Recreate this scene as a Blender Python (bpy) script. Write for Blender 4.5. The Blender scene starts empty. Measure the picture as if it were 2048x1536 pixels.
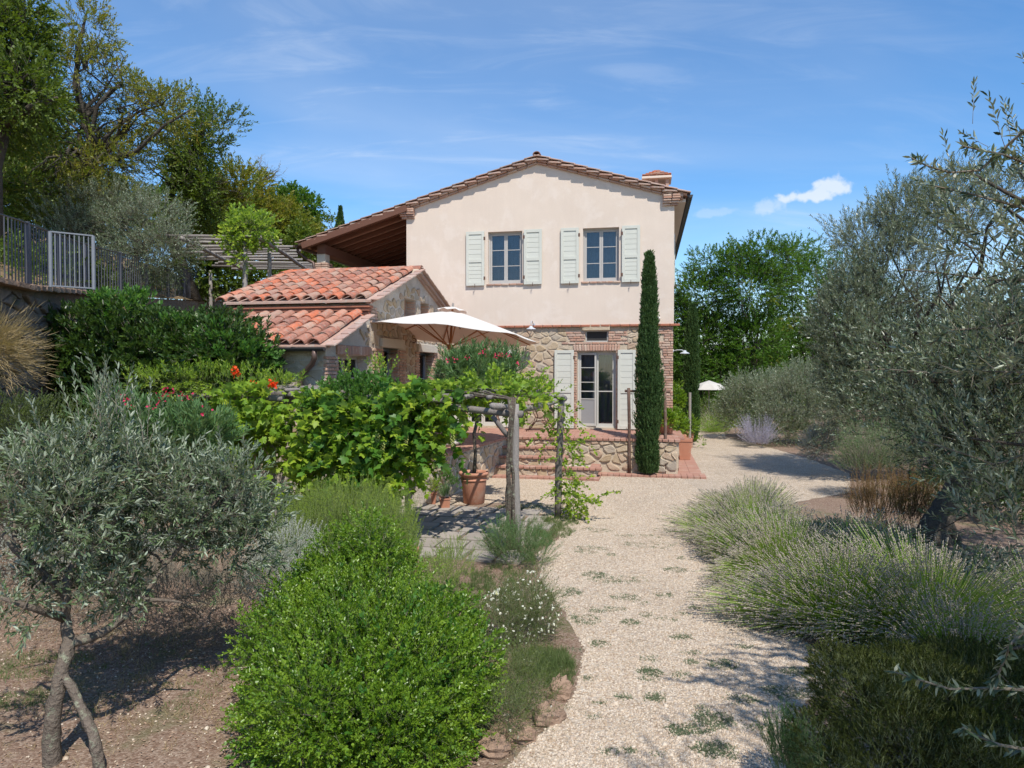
import bpy, math, random
import numpy as np
from mathutils import Vector, Matrix

S = bpy.context.scene
COL = S.collection
R = math.radians
random.seed(7)
RNG = np.random.default_rng(7)

# ------------------------------------------------------------------ camera, world, sun, exposure
F = 1384.0                      # focal length in photograph pixels (2048 wide)
CAMZ = 2.7
PITCH = math.atan(28 / F)
cd = bpy.data.cameras.new("camera")
cam = bpy.data.objects.new("camera", cd)
COL.objects.link(cam)
cd.sensor_width = 36
cd.lens = 36 * F / 2048
cd.clip_start = .05
cd.clip_end = 3000
cam.location = (0, 0, CAMZ)
cam.rotation_euler = (R(90) - PITCH, 0, 0)
S.camera = cam
S.view_settings.view_transform = 'Standard'
S.view_settings.look = 'None'
S.view_settings.gamma = 1
S.view_settings.use_curve_mapping = False
S.view_settings.exposure = 0.17
try:
    S.cycles.max_bounces = 8
    S.cycles.diffuse_bounces = 4
    S.cycles.transparent_max_bounces = 12
    S.cycles.use_denoising = True
except Exception:
    pass

SUN_EL, SUN_AZ = R(57), R(18)   # azimuth: sun stands behind the camera, a little to the right
TOSUN = Vector((math.cos(SUN_EL) * math.sin(SUN_AZ), -math.cos(SUN_EL) * math.cos(SUN_AZ), math.sin(SUN_EL)))
sl = bpy.data.lights.new("sun", 'SUN')
sl.energy = 4.95
sl.angle = R(.53)
sl.color = (1, .95, .87)
so = bpy.data.objects.new("sun", sl)
COL.objects.link(so)
so.rotation_euler = TOSUN.to_track_quat('Z', 'Y').to_euler()
so.location = (5, -10, 30)


def ray(px, py):
    a = (px - 1024) / F
    b = (768 - py) / F
    c, s = math.cos(PITCH), math.sin(PITCH)
    return Vector((a, c + b * s, -s + b * c))


def AT(px, py, Y):
    d = ray(px, py)
    return Vector((0, 0, CAMZ)) + d * (Y / d.y)


def GP(px, py, z=0.0):
    d = ray(px, py)
    t = (z - CAMZ) / d.z
    return Vector((0, 0, CAMZ)) + d * t


W = bpy.data.worlds.new("World")
S.world = W
W.use_nodes = True
nt = W.node_tree
nt.nodes.clear()


def nd(t, typ, **kw):
    n = t.nodes.new(typ)
    for k, v in kw.items():
        setattr(n, k, v)
    return n


def lk(t, a, b):
    t.links.new(a, b)


def mth(t, op, a, b=None, c=None):
    n = t.nodes.new("ShaderNodeMath")
    n.operation = op
    for i, v in enumerate((a, b, c)):
        if v is None:
            continue
        if isinstance(v, (int, float)):
            n.inputs[i].default_value = v
        else:
            t.links.new(v, n.inputs[i])
    return n.outputs[0]


sky = nd(nt, "ShaderNodeTexSky", sky_type='NISHITA', sun_disc=False)
sky.sun_elevation = SUN_EL
sky.sun_rotation = math.atan2(TOSUN.x, TOSUN.y)
sky.altitude = 400
sky.air_density = 1.0
sky.dust_density = .15
sky.ozone_density = 2.6
tc = nd(nt, "ShaderNodeTexCoord")
sx = nd(nt, "ShaderNodeSeparateXYZ")
lk(nt, tc.outputs['Generated'], sx.inputs[0])
zz = mth(nt, 'ADD', mth(nt, 'MAXIMUM', sx.outputs[2], 0.0), .22)
cx_ = mth(nt, 'DIVIDE', sx.outputs[0], zz)
cy_ = mth(nt, 'DIVIDE', sx.outputs[1], zz)
cb = nd(nt, "ShaderNodeCombineXYZ")
lk(nt, cx_, cb.inputs[0])
lk(nt, cy_, cb.inputs[1])


def cirrus(scale, stretch, rot, lo, hi, seed, dist=.6, rough=.55):
    m = nd(nt, "ShaderNodeMapping")
    m.inputs['Rotation'].default_value = (0, 0, R(rot))
    m.inputs['Scale'].default_value = (1, stretch, 1)
    m.inputs['Location'].default_value = (seed, seed * .7, 0)
    lk(nt, cb.outputs[0], m.inputs[0])
    n = nd(nt, "ShaderNodeTexNoise")
    n.inputs['Scale'].default_value = scale
    n.inputs['Detail'].default_value = 6
    n.inputs['Roughness'].default_value = rough
    n.inputs['Distortion'].default_value = dist
    lk(nt, m.outputs[0], n.inputs[0])
    r = nd(nt, "ShaderNodeMapRange", interpolation_type='SMOOTHSTEP')
    r.inputs[1].default_value = lo
    r.inputs[2].default_value = hi
    lk(nt, n.outputs[0], r.inputs[0])
    return r.outputs[0]


c1 = cirrus(.5, 2.0, 30, .38, .72, 1.3, .5, .5)
c2 = cirrus(2.2, 3.5, 8, .45, .80, 9.7, 1.0, .6)
cc = mth(nt, 'ADD', mth(nt, 'MULTIPLY', c1, .30), mth(nt, 'MULTIPLY', mth(nt, 'MULTIPLY', c1, c2), .45))
# the small white cumulus puffs low in the sky
puff = None
for (px, py, wpx, hpx, st) in ((1665, 376, 36, 17, 1), (1612, 392, 40, 11, 1), (1640, 388, 45, 13, 1), (1535, 413, 28, 13, .45), (1430, 425, 40, 8, .25)):
    d = ray(px, py).normalized()
    vm = nd(nt, "ShaderNodeVectorMath", operation='SUBTRACT')
    nz = nd(nt, "ShaderNodeTexNoise")
    nz.inputs['Scale'].default_value = 55
    nz.inputs['Detail'].default_value = 5
    lk(nt, tc.outputs['Generated'], nz.inputs[0])
    lk(nt, tc.outputs['Generated'], vm.inputs[0])
    vm.inputs[1].default_value = d
    vs = nd(nt, "ShaderNodeVectorMath", operation='MULTIPLY')
    vs.inputs[1].default_value = (F / wpx, F / wpx * .5, F / hpx)
    lk(nt, vm.outputs[0], vs.inputs[0])
    ln = nd(nt, "ShaderNodeVectorMath", operation='LENGTH')
    lk(nt, vs.outputs[0], ln.inputs[0])
    dd = mth(nt, 'ADD', ln.outputs['Value'], mth(nt, 'MULTIPLY', mth(nt, 'SUBTRACT', nz.outputs[0], .5), 2.6))
    r = nd(nt, "ShaderNodeMapRange", interpolation_type='SMOOTHSTEP')
    r.inputs[1].default_value = 1.15
    r.inputs[2].default_value = .45
    r.inputs[3].default_value = 0
    r.inputs[4].default_value = st
    lk(nt, dd, r.inputs[0])
    puff = r.outputs[0] if puff is None else mth(nt, 'MAXIMUM', puff, r.outputs[0])
cf = mth(nt, 'MINIMUM', mth(nt, 'ADD', cc, mth(nt, 'MULTIPLY', puff, .8)), 1.0)
hs = nd(nt, "ShaderNodeHueSaturation")
hs.inputs['Saturation'].default_value = 1.26
hs.inputs['Value'].default_value = 1.15
lk(nt, sky.outputs[0], hs.inputs['Color'])
mx = nd(nt, "ShaderNodeMixRGB")
lk(nt, cf, mx.inputs[0])
lk(nt, hs.outputs[0], mx.inputs[1])
mx.inputs[2].default_value = (5.0, 5.5, 6.2, 1)
bg = nd(nt, "ShaderNodeBackground")
bg.inputs[1].default_value = .15
lk(nt, mx.outputs[0], bg.inputs[0])
wo = nd(nt, "ShaderNodeOutputWorld")
lk(nt, bg.outputs[0], wo.inputs[0])


# ------------------------------------------------------------------ materials
def ramp(t, cols, fac, interp='LINEAR'):
    r = nd(t, "ShaderNodeValToRGB")
    r.color_ramp.interpolation = interp
    e = r.color_ramp.elements
    while len(e) < len(cols):
        e.new(.5)
    for i, c in enumerate(cols):
        e[i].position = i / max(1, len(cols) - 1)
        e[i].color = (*c, 1)
    lk(t, fac, r.inputs[0])
    return r.outputs[0]


def noise(t, pos, scale, detail=3, rough=.55, dist=0):
    n = nd(t, "ShaderNodeTexNoise")
    n.inputs['Scale'].default_value = scale
    n.inputs['Detail'].default_value = detail
    n.inputs['Roughness'].default_value = rough
    n.inputs['Distortion'].default_value = dist
    lk(t, pos, n.inputs[0])
    return n.outputs[0]


def piece_random(t):
    at = nd(t, "ShaderNodeAttribute", attribute_name="tint")
    oi = nd(t, "ShaderNodeObjectInfo")
    return mth(t, 'FRACT', mth(t, 'ADD', at.outputs['Fac'], oi.outputs['Random']))


def PM(name, cols, rough=.85, scale=2.0, fine=40, bump=.4, bd=.01, var=.35, patch=None, patchcol=None,
       patchamt=.5, spec=.3, metal=0, piece=True, stretch=None, streak=0):
    """hard surface: per-piece colour from cols, mottled by noise in world space, with fine relief"""
    m = bpy.data.materials.new(name)
    m.use_nodes = True
    t = m.node_tree
    b = t.nodes['Principled BSDF']
    g = nd(t, "ShaderNodeNewGeometry")
    pos = g.outputs['Position']
    if stretch:
        tcx = nd(t, "ShaderNodeTexCoord")
        mp = nd(t, "ShaderNodeMapping")
        mp.inputs['Scale'].default_value = stretch
        lk(t, tcx.outputs['Object'], mp.inputs[0])
        pos = mp.outputs[0]
    n1 = noise(t, pos, scale, 4)
    n2 = noise(t, pos, fine, 4, .65)
    f = mth(t, 'MULTIPLY', n1, 1.0)
    if piece:
        f = mth(t, 'ADD', mth(t, 'MULTIPLY', piece_random(t), .75), mth(t, 'MULTIPLY', n1, .25))
    c = ramp(t, cols, f)
    v = mth(t, 'ADD', 1 - var * .5, mth(t, 'MULTIPLY', mth(t, 'SUBTRACT', mth(t, 'ADD', n2, mth(t, 'MULTIPLY', n1, .6)), .3), var))
    mixv = nd(t, "ShaderNodeVectorMath", operation='SCALE')
    lk(t, c, mixv.inputs[0])
    lk(t, v, mixv.inputs['Scale'])
    out = mixv.outputs[0]
    if patch:
        pn = noise(t, pos, patch, 6, .7, .3)
        rr = nd(t, "ShaderNodeMapRange", interpolation_type='SMOOTHSTEP')
        rr.inputs[1].default_value = .52
        rr.inputs[2].default_value = .66
        rr.inputs[4].default_value = patchamt
        lk(t, pn, rr.inputs[0])
        mm = nd(t, "ShaderNodeMixRGB")
        lk(t, rr.outputs[0], mm.inputs[0])
        lk(t, out, mm.inputs[1])
        mm.inputs[2].default_value = (*patchcol, 1)
        out = mm.outputs[0]
    if streak:
        mp2 = nd(t, "ShaderNodeMapping")
        mp2.inputs['Scale'].default_value = (3.5, 3.5, .28)
        lk(t, g.outputs['Position'], mp2.inputs[0])
        sn = noise(t, mp2.outputs[0], 1.6, 6, .7)
        sv = nd(t, "ShaderNodeVectorMath", operation='SCALE')
        lk(t, out, sv.inputs[0])
        lk(t, mth(t, 'ADD', 1 + streak * .9, mth(t, 'MULTIPLY', sn, -2 * streak)), sv.inputs['Scale'])
        out = sv.outputs[0]
    lk(t, out, b.inputs['Base Color'])
    b.inputs['Roughness'].default_value = rough
    b.inputs['Specular IOR Level'].default_value = spec
    b.inputs['Metallic'].default_value = metal
    if bump:
        bp = nd(t, "ShaderNodeBump")
        bp.inputs['Strength'].default_value = bump
        bp.inputs['Distance'].default_value = bd
        lk(t, mth(t, 'ADD', n2, mth(t, 'MULTIPLY', n1, .8)), bp.inputs['Height'])
        lk(t, bp.outputs[0], b.inputs['Normal'])
    return m


def LM(name, cols, back=None, trans=.28, rough=.45, spec=.4, patch=1.2):
    """leaf: per-leaf tint along cols, optional paler underside, light shining through"""
    m = bpy.data.materials.new(name)
    m.use_nodes = True
    t = m.node_tree
    b = t.nodes['Principled BSDF']
    g = nd(t, "ShaderNodeNewGeometry")
    at = nd(t, "ShaderNodeAttribute", attribute_name="tint")
    oi = nd(t, "ShaderNodeObjectInfo")
    n1 = noise(t, g.outputs['Position'], patch, 2)
    f = mth(t, 'ADD', mth(t, 'MULTIPLY', mth(t, 'FRACT', mth(t, 'ADD', at.outputs['Fac'], mth(t, 'MULTIPLY', oi.outputs['Random'], .3))), .7),
            mth(t, 'MULTIPLY', mth(t, 'SUBTRACT', n1, .25), .6))
    c = ramp(t, cols, f)
    if back:
        mm = nd(t, "ShaderNodeMixRGB")
        lk(t, g.outputs['Backfacing'], mm.inputs[0])
        lk(t, c, mm.inputs[1])
        mm.inputs[2].default_value = (*back, 1)
        c = mm.outputs[0]
    lk(t, c, b.inputs['Base Color'])
    b.inputs['Roughness'].default_value = rough
    b.inputs['Specular IOR Level'].default_value = spec
    tr = nd(t, "ShaderNodeBsdfTranslucent")
    hv = nd(t, "ShaderNodeVectorMath", operation='MULTIPLY')
    lk(t, c, hv.inputs[0])
    hv.inputs[1].default_value = (1.5, 1.5, .7)
    lk(t, hv.outputs[0], tr.inputs[0])
    ms = nd(t, "ShaderNodeMixShader")
    ms.inputs[0].default_value = trans
    lk(t, b.outputs[0], ms.inputs[1])
    lk(t, tr.outputs[0], ms.inputs[2])
    lk(t, ms.outputs[0], t.nodes['Material Output'].inputs[0])
    return m


M = {}
M['stucco'] = PM('peach_stucco', [(.62, .515, .425), (.67, .565, .47)], .92, 1.1, 55, .35, .008, .16, streak=.05, patch=1.3, patchcol=(.70, .61, .53), patchamt=.55, piece=False)
M['mortar'] = PM('lime_mortar', [(.44, .36, .26), (.56, .46, .35)], .95, 2.5, 45, .8, .02, .35, piece=False)
M['mortar_old'] = PM('weathered_mortar', [(.46, .40, .33), (.60, .53, .45)], .95, 2.0, 30, .9, .03, .45, patch=2.2, patchcol=(.34, .28, .23), patchamt=.5, piece=False)
M['stone'] = PM('fieldstone', [(.27, .22, .16), (.40, .30, .19), (.47, .38, .27), (.35, .30, .24), (.50, .40, .29), (.42, .30, .21), (.30, .23, .17)], .9, 5, 30, .7, .02, .5)
M['stone_dark'] = PM('dark_drystone', [(.10, .085, .075), (.20, .155, .12), (.15, .12, .10), (.24, .18, .14)], .92, 5, 25, .8, .03, .6, patch=3, patchcol=(.06, .07, .03), patchamt=.6)
M['brick'] = PM('old_brick', [(.37, .19, .13), (.48, .30, .22), (.43, .24, .17), (.54, .40, .31), (.36, .22, .17), (.50, .36, .28)], .9, 6, 60, .6, .01, .4, patch=6, patchcol=(.52, .42, .33), patchamt=.55)
M['brickred'] = PM('red_cornice_brick', [(.30, .105, .06), (.38, .15, .09), (.34, .13, .08)], .88, 6, 60, .5, .01, .4, patch=5, patchcol=(.16, .08, .06), patchamt=.6)
M['tile'] = PM('terracotta_tile', [(.42, .13, .07), (.42, .19, .12), (.30, .14, .10), (.50, .14, .065), (.40, .26, .19), (.25, .11, .08), (.44, .19, .12), (.36, .27, .21)], .9, 9, 42, .6, .010, .75,
               patch=12, patchcol=(.30, .26, .21), patchamt=.95)
M['tile_grey'] = PM('lichened_tile', [(.38, .22, .16), (.44, .31, .25), (.34, .23, .19), (.46, .26, .19)], .92, 7, 50, .6, .008, .45, patch=9, patchcol=(.40, .37, .32), patchamt=.8)
M['paver'] = PM('terracotta_paving', [(.30, .15, .11), (.37, .20, .15), (.34, .18, .13), (.40, .25, .19)], .88, 4, 50, .4, .006, .4, patch=5, patchcol=(.42, .33, .27), patchamt=.5)
M['slab'] = PM('stone_slab', [(.24, .21, .18), (.33, .29, .25), (.28, .25, .22)], .9, 3, 40, .5, .01, .35, patch=4, patchcol=(.17, .16, .11), patchamt=.5)
M['lintel'] = PM('travertine_lintel', [(.50, .46, .38), (.58, .53, .45)], .9, 4, 30, .5, .01, .25)
M['shutter'] = PM('sage_white_paint', [(.53, .53, .46), (.56, .56, .495)], .6, 3, 80, .15, .003, .12, patch=7, patchcol=(.50, .50, .45), patchamt=.35, spec=.3)
M['frame'] = PM('grey_window_paint', [(.40, .38, .36), (.43, .41, .38)], .55, 3, 80, .1, .002, .12)
M['frame_white'] = PM('cream_door_paint', [(.48, .465, .42), (.52, .505, .46)], .55, 3, 80, .1, .002, .12)
M['blueframe'] = PM('blue_grey_paint', [(.22, .26, .33), (.26, .29, .35)], .5, 3, 80, .1, .002, .12)
M['curtain'] = PM('grey_curtain', [(.13, .13, .145), (.19, .19, .205)], .9, 3, 50, .3, .01, .2, piece=False)
M['dark'] = PM('dark_interior', [(.03, .03, .03), (.05, .045, .04)], .9, 2, 20, 0)
M['wood'] = PM('weathered_grey_wood', [(.24, .21, .19), (.34, .31, .28), (.19, .165, .15), (.29, .26, .24)], .9, 4, 26, .9, .02, .6, stretch=(5, 5, .8))
M['redwood'] = PM('red_brown_beam', [(.11, .045, .03), (.16, .07, .045), (.13, .06, .04)], .75, 3, 40, .4, .005, .4)
M['pole'] = PM('dark_stained_pole', [(.10, .06, .045), (.16, .10, .075)], .85, 5, 40, .6, .008, .5, patch=8, patchcol=(.25, .2, .17), patchamt=.6)
M['teak'] = PM('umbrella_wood', [(.36, .15, .06), (.42, .18, .08)], .55, 3, 60, .1, .003, .2)
M['canvas'] = PM('cream_canvas', [(.76, .74, .68), (.80, .78, .73)], .9, 2, 120, .15, .002, .06, piece=False)
M['copper'] = PM('brown_gutter', [(.09, .06, .05), (.13, .085, .07)], .45, 5, 30, .15, .003, .35, metal=.3)
M['lead'] = PM('dark_gutter', [(.05, .05, .055), (.075, .07, .07)], .5, 5, 30, .15, .003, .3, metal=.3)
M['iron'] = PM('galvanised_iron', [(.09, .09, .105), (.13, .13, .145)], .55, 5, 40, .1, .002, .3, metal=.25)
M['rust'] = PM('brown_wrought_iron', [(.10, .055, .04), (.14, .08, .06)], .7, 8, 60, .3, .003, .4)
M['lampmetal'] = PM('grey_lamp_enamel', [(.42, .45, .48), (.5, .52, .55)], .4, 4, 40, .05, .002, .1)
M['pot'] = PM('terracotta_pot', [(.42, .185, .115), (.48, .23, .15), (.38, .16, .10)], .85, 5, 50, .3, .006, .3, patch=4, patchcol=(.50, .36, .28), patchamt=.5)
M['concrete_shade'] = PM('concrete_and_shaded_canvas', [(.42, .40, .36), (.5, .47, .43)], .9, 3, 50, .4, .006, .3, piece=False)  # also the far parasol cloth, where the grey stands in for shade
M['soil'] = PM('potting_soil', [(.06, .045, .03), (.10, .07, .05)], .95, 8, 60, .9, .02, .5, piece=False)
M['bark'] = PM('olive_bark', [(.075, .058, .045), (.15, .12, .095), (.10, .08, .06)], .92, 9, 30, 1.0, .03, .8, patch=16, patchcol=(.27, .29, .20), patchamt=.8)
M['barkdark'] = PM('dark_bark', [(.05, .042, .033), (.11, .09, .07)], .92, 7, 24, 1.0, .04, .8, patch=5, patchcol=(.14, .14, .10), patchamt=.5)
M['twig'] = PM('pale_twig', [(.14, .12, .09), (.22, .19, .15)], .9, 8, 40, .3, .005, .4, piece=False)
M['greenstem'] = PM('green_stem', [(.10, .13, .05), (.14, .16, .07)], .8, 8, 40, .2, .003, .3, piece=False)
M['rock'] = PM('brown_rock', [(.20, .13, .09), (.30, .20, .14), (.25, .19, .15)], .92, 5, 22, 1.0, .03, .6, patch=6, patchcol=(.12, .08, .06), patchamt=.6)
M['iron_vent'] = PM('rusty_grille', [(.16, .07, .045), (.22, .10, .06)], .8, 8, 50, .3, .003, .3)

M['steel'] = PM('pale_steel', [(.21, .22, .24), (.28, .29, .31)], .55, 5, 40, .1, .002, .3, metal=.25)
# leaves
M['l_olive'] = LM('olive_leaf', [(.034, .060, .023), (.076, .118, .048), (.15, .195, .098)], (.30, .345, .25), .12, .40, .5)
M['l_olived'] = LM('olive_leaf_deep', [(.024, .044, .017), (.056, .088, .038), (.125, .16, .083)], (.28, .32, .225), .12, .38, .5)
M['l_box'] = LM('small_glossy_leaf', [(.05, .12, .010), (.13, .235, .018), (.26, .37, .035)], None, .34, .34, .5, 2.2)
M['l_hedge'] = LM('rosemary_hedge_leaf', [(.035, .060, .010), (.070, .105, .016), (.12, .155, .025)], (.13, .16, .08), .22, .55, .3, 2)
M['l_rosem'] = LM('rosemary_leaf', [(.10, .18, .022), (.19, .28, .035), (.31, .38, .06)], (.2, .27, .08), .32, .55, .3, 2)
M['l_rosem_dark'] = LM('rosemary_leaf_deep', [(.045, .115, .035), (.08, .17, .05), (.13, .22, .075)], (.14, .22, .09), .25, .5, .4, 2)
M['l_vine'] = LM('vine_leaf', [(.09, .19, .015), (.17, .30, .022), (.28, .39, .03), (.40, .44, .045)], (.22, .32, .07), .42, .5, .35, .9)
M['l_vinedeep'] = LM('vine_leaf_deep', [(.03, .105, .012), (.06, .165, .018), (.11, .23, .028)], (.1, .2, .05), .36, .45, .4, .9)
M['l_laurel'] = LM('laurel_leaf', [(.012, .034, .005), (.030, .070, .009), (.085, .14, .016)], (.06, .11, .03), .24, .38, .5, .9)
M['l_oak'] = LM('oak_leaf', [(.035, .070, .009), (.085, .135, .016), (.155, .21, .028)], None, .34, .5, .35, .35)
M['l_oakyel'] = LM('yellowing_leaf', [(.06, .10, .012), (.13, .17, .02), (.23, .23, .03), (.22, .14, .035)], None, .36, .5, .35, .5)
M['l_locust'] = LM('locust_leaf', [(.030, .095, .010), (.068, .155, .015), (.14, .23, .026)], None, .38, .5, .35, .4)
M['l_yew'] = LM('cypress_leaf', [(.026, .062, .018), (.052, .105, .030), (.095, .155, .045)], None, .18, .55, .3, 3)
M['l_santo'] = LM('silver_leaf', [(.30, .32, .28), (.40, .42, .37), (.22, .25, .20)], None, .15, .7, .2, 3)
M['l_lav'] = LM('lavender_stem', [(.13, .25, .03), (.21, .34, .05), (.31, .41, .10), (.37, .41, .17)], None, .30, .6, .3, 1.5)
M['l_lavhead'] = LM('lavender_head', [(.36, .31, .25), (.52, .46, .37), (.45, .38, .34)], None, .2, .8, .2, 1.5)
M['l_grass'] = LM('weed_green', [(.07, .12, .035), (.12, .17, .06), (.18, .22, .08)], None, .3, .6, .3, 2)
M['l_thyme'] = LM('thyme_mat', [(.09, .13, .07), (.14, .18, .10), (.18, .20, .13)], None, .2, .7, .2, 3)
M['l_dry'] = LM('dry_straw', [(.26, .19, .10), (.38, .29, .16), (.30, .24, .12)], None, .25, .7, .2, 2)
M['l_brown'] = LM('brown_seedstem', [(.13, .07, .035), (.20, .12, .05), (.16, .15, .04)], None, .25, .7, .2, 1.5)
M['l_pink'] = LM('oleander_flower', [(.55, .02, .08), (.70, .05, .16)], None, .35, .6, .3)
M['l_red'] = LM('trumpet_flower', [(.75, .05, .015), (.85, .14, .03)], None, .35, .6, .3)
M['l_white'] = LM('white_petal', [(.75, .75, .70), (.8, .78, .70)], None, .3, .7, .2)
M['l_lilac'] = LM('sage_lilac', [(.30, .28, .42), (.42, .40, .54), (.36, .35, .42)], None, .25, .7, .2)
M['l_litter'] = LM('leaf_litter', [(.20, .11, .07), (.30, .19, .13), (.38, .28, .20), (.14, .08, .055)], None, .1, .8, .2, 4)
M['grape'] = PM('green_grape', [(.32, .36, .10), (.42, .42, .14)], .35, 5, 40, 0, .001, .1)


def simple_glass():
    m = bpy.data.materials.new('window_glass')
    m.use_nodes = True
    t = m.node_tree
    t.nodes.remove(t.nodes['Principled BSDF'])
    tr = nd(t, "ShaderNodeBsdfTransparent")
    tr.inputs[0].default_value = (.78, .82, .86, 1)
    gl = nd(t, "ShaderNodeBsdfGlossy")
    gl.inputs['Roughness'].default_value = .03
    fr = nd(t, "ShaderNodeFresnel")
    fr.inputs[0].default_value = 1.55
    ms = nd(t, "ShaderNodeMixShader")
    lk(t, mth(t, 'ADD', fr.outputs[0], .02), ms.inputs[0])
    lk(t, tr.outputs[0], ms.inputs[1])
    lk(t, gl.outputs[0], ms.inputs[2])
    lk(t, ms.outputs[0], t.nodes['Material Output'].inputs[0])
    return m


M['glass'] = simple_glass()
M['l_clip'] = LM('clipped_dark_leaf', [(.030, .032, .010), (.052, .066, .014), (.105, .125, .02)], None, .2, .6, .25, 2)
M['l_drygrey'] = LM('dry_grey_leaf', [(.11, .10, .075), (.18, .165, .125), (.26, .24, .19)], None, .15, .8, .2, 2)
M['panelgrey'] = PM('grey_door_panel', [(.27, .27, .27), (.30, .30, .29)], .6, 3, 60, .1, .002, .12)


def gravel_mat():
    m = bpy.data.materials.new('pale_pea_gravel')
    m.use_nodes = True
    t = m.node_tree
    b = t.nodes['Principled BSDF']
    pos = nd(t, "ShaderNodeNewGeometry").outputs['Position']
    v = nd(t, "ShaderNodeTexVoronoi")
    v.inputs['Scale'].default_value = 48
    lk(t, pos, v.inputs[0])
    sp = nd(t, "ShaderNodeSeparateColor")
    lk(t, v.outputs['Color'], sp.inputs[0])
    c = ramp(t, [(.30, .22, .15), (.42, .33, .235), (.50, .41, .31), (.56, .48, .385), (.36, .28, .215), (.60, .525, .43)], sp.outputs[0])
    n1 = noise(t, pos, .45, 5, .6)
    n2 = noise(t, pos, 3.0, 5, .7)
    k = mth(t, 'ADD', .68, mth(t, 'MULTIPLY', mth(t, 'ADD', mth(t, 'MULTIPLY', n1, .6), mth(t, 'MULTIPLY', n2, .4)), .92))
    dk = nd(t, "ShaderNodeMapRange")
    dk.inputs[1].default_value = 0
    dk.inputs[2].default_value = .6
    dk.inputs[3].default_value = 1.08
    dk.inputs[4].default_value = .72
    lk(t, v.outputs['Distance'], dk.inputs[0])
    sc = nd(t, "ShaderNodeVectorMath", operation='SCALE')
    lk(t, c, sc.inputs[0])
    lk(t, mth(t, 'MULTIPLY', k, dk.outputs[0]), sc.inputs['Scale'])
    # sparse moss and thyme stain between the stones
    n3 = noise(t, pos, 2.1, 6, .75, .4)
    rr = nd(t, "ShaderNodeMapRange", interpolation_type='SMOOTHSTEP')
    rr.inputs[1].default_value = .54
    rr.inputs[2].default_value = .72
    rr.inputs[4].default_value = .55
    lk(t, n3, rr.inputs[0])
    mm = nd(t, "ShaderNodeMixRGB")
    lk(t, rr.outputs[0], mm.inputs[0])
    lk(t, sc.outputs[0], mm.inputs[1])
    mm.inputs[2].default_value = (.24, .20, .14, 1)
    lk(t, mm.outputs[0], b.inputs['Base Color'])
    b.inputs['Roughness'].default_value = .9
    b.inputs['Specular IOR Level'].default_value = .2
    bp = nd(t, "ShaderNodeBump")
    bp.inputs['Strength'].default_value = .9
    bp.inputs['Distance'].default_value = .012
    lk(t, mth(t, 'SUBTRACT', 1.0, v.outputs['Distance']), bp.inputs['Height'])
    lk(t, bp.outputs[0], b.inputs['Normal'])
    return m


def earth_mat(name, cols, green=(.10, .12, .05), amt=.5, vs=60):
    m = bpy.data.materials.new(name)
    m.use_nodes = True
    t = m.node_tree
    b = t.nodes['Principled BSDF']
    pos = nd(t, "ShaderNodeNewGeometry").outputs['Position']
    v = nd(t, "ShaderNodeTexVoronoi")
    v.inputs['Scale'].default_value = vs
    lk(t, pos, v.inputs[0])
    sp = nd(t, "ShaderNodeSeparateColor")
    lk(t, v.outputs['Color'], sp.inputs[0])
    n1 = noise(t, pos, .9, 6, .65)
    n2 = noise(t, pos, 14, 5, .7)
    f = mth(t, 'ADD', mth(t, 'MULTIPLY', sp.outputs[0], .45), mth(t, 'MULTIPLY', mth(t, 'ADD', n1, n2), .3))
    c = ramp(t, cols, f)
    n3 = noise(t, pos, 1.6, 6, .7, .3)
    rr = nd(t, "ShaderNodeMapRange", interpolation_type='SMOOTHSTEP')
    rr.inputs[1].default_value = .5
    rr.inputs[2].default_value = .68
    rr.inputs[4].default_value = amt
    lk(t, n3, rr.inputs[0])
    mm = nd(t, "ShaderNodeMixRGB")
    lk(t, rr.outputs[0], mm.inputs[0])
    lk(t, c, mm.inputs[1])
    mm.inputs[2].default_value = (*green, 1)
    lk(t, mm.outputs[0], b.inputs['Base Color'])
    b.inputs['Roughness'].default_value = .95
    b.inputs['Specular IOR Level'].default_value = .15
    bp = nd(t, "ShaderNodeBump")
    bp.inputs['Strength'].default_value = .9
    bp.inputs['Distance'].default_value = .02
    lk(t, mth(t, 'ADD', n2, mth(t, 'MULTIPLY', v.outputs['Distance'], -.5)), bp.inputs['Height'])
    lk(t, bp.outputs[0], b.inputs['Normal'])
    return m


M['gravel'] = gravel_mat()
M['earth'] = earth_mat('garden_earth', [(.08, .046, .032), (.145, .09, .063), (.215, .145, .105), (.31, .235, .18), (.13, .085, .06)])
M['hill'] = earth_mat('hill_earth', [(.10, .06, .035), (.17, .11, .06), (.24, .17, .09), (.15, .10, .06)], (.07, .09, .03), .7, 14)


# ------------------------------------------------------------------ object helpers
def link(o, parent=None):
    COL.objects.link(o)
    if parent:
        o.parent = parent
    return o


def tag(o, label=None, cat=None, group=None, kind=None):
    if label:
        o['label'] = label
    if cat:
        o['category'] = cat
    if group:
        o['group'] = group
    if kind:
        o['kind'] = kind
    return o


def thing(name, label, cat, loc=(0, 0, 0), rz=0, group=None):
    o = bpy.data.objects.new(name, None)
    o.empty_display_size = .2
    o.location = loc
    o.rotation_euler = (0, 0, rz)
    link(o)
    return tag(o, label, cat, group)


def inst(name, me, parent, loc, rot=(0, 0, 0), scale=(1, 1, 1)):
    o = bpy.data.objects.new(name, me)
    o.location = loc
    o.rotation_euler = rot
    o.scale = scale
    return link(o, parent)


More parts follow.
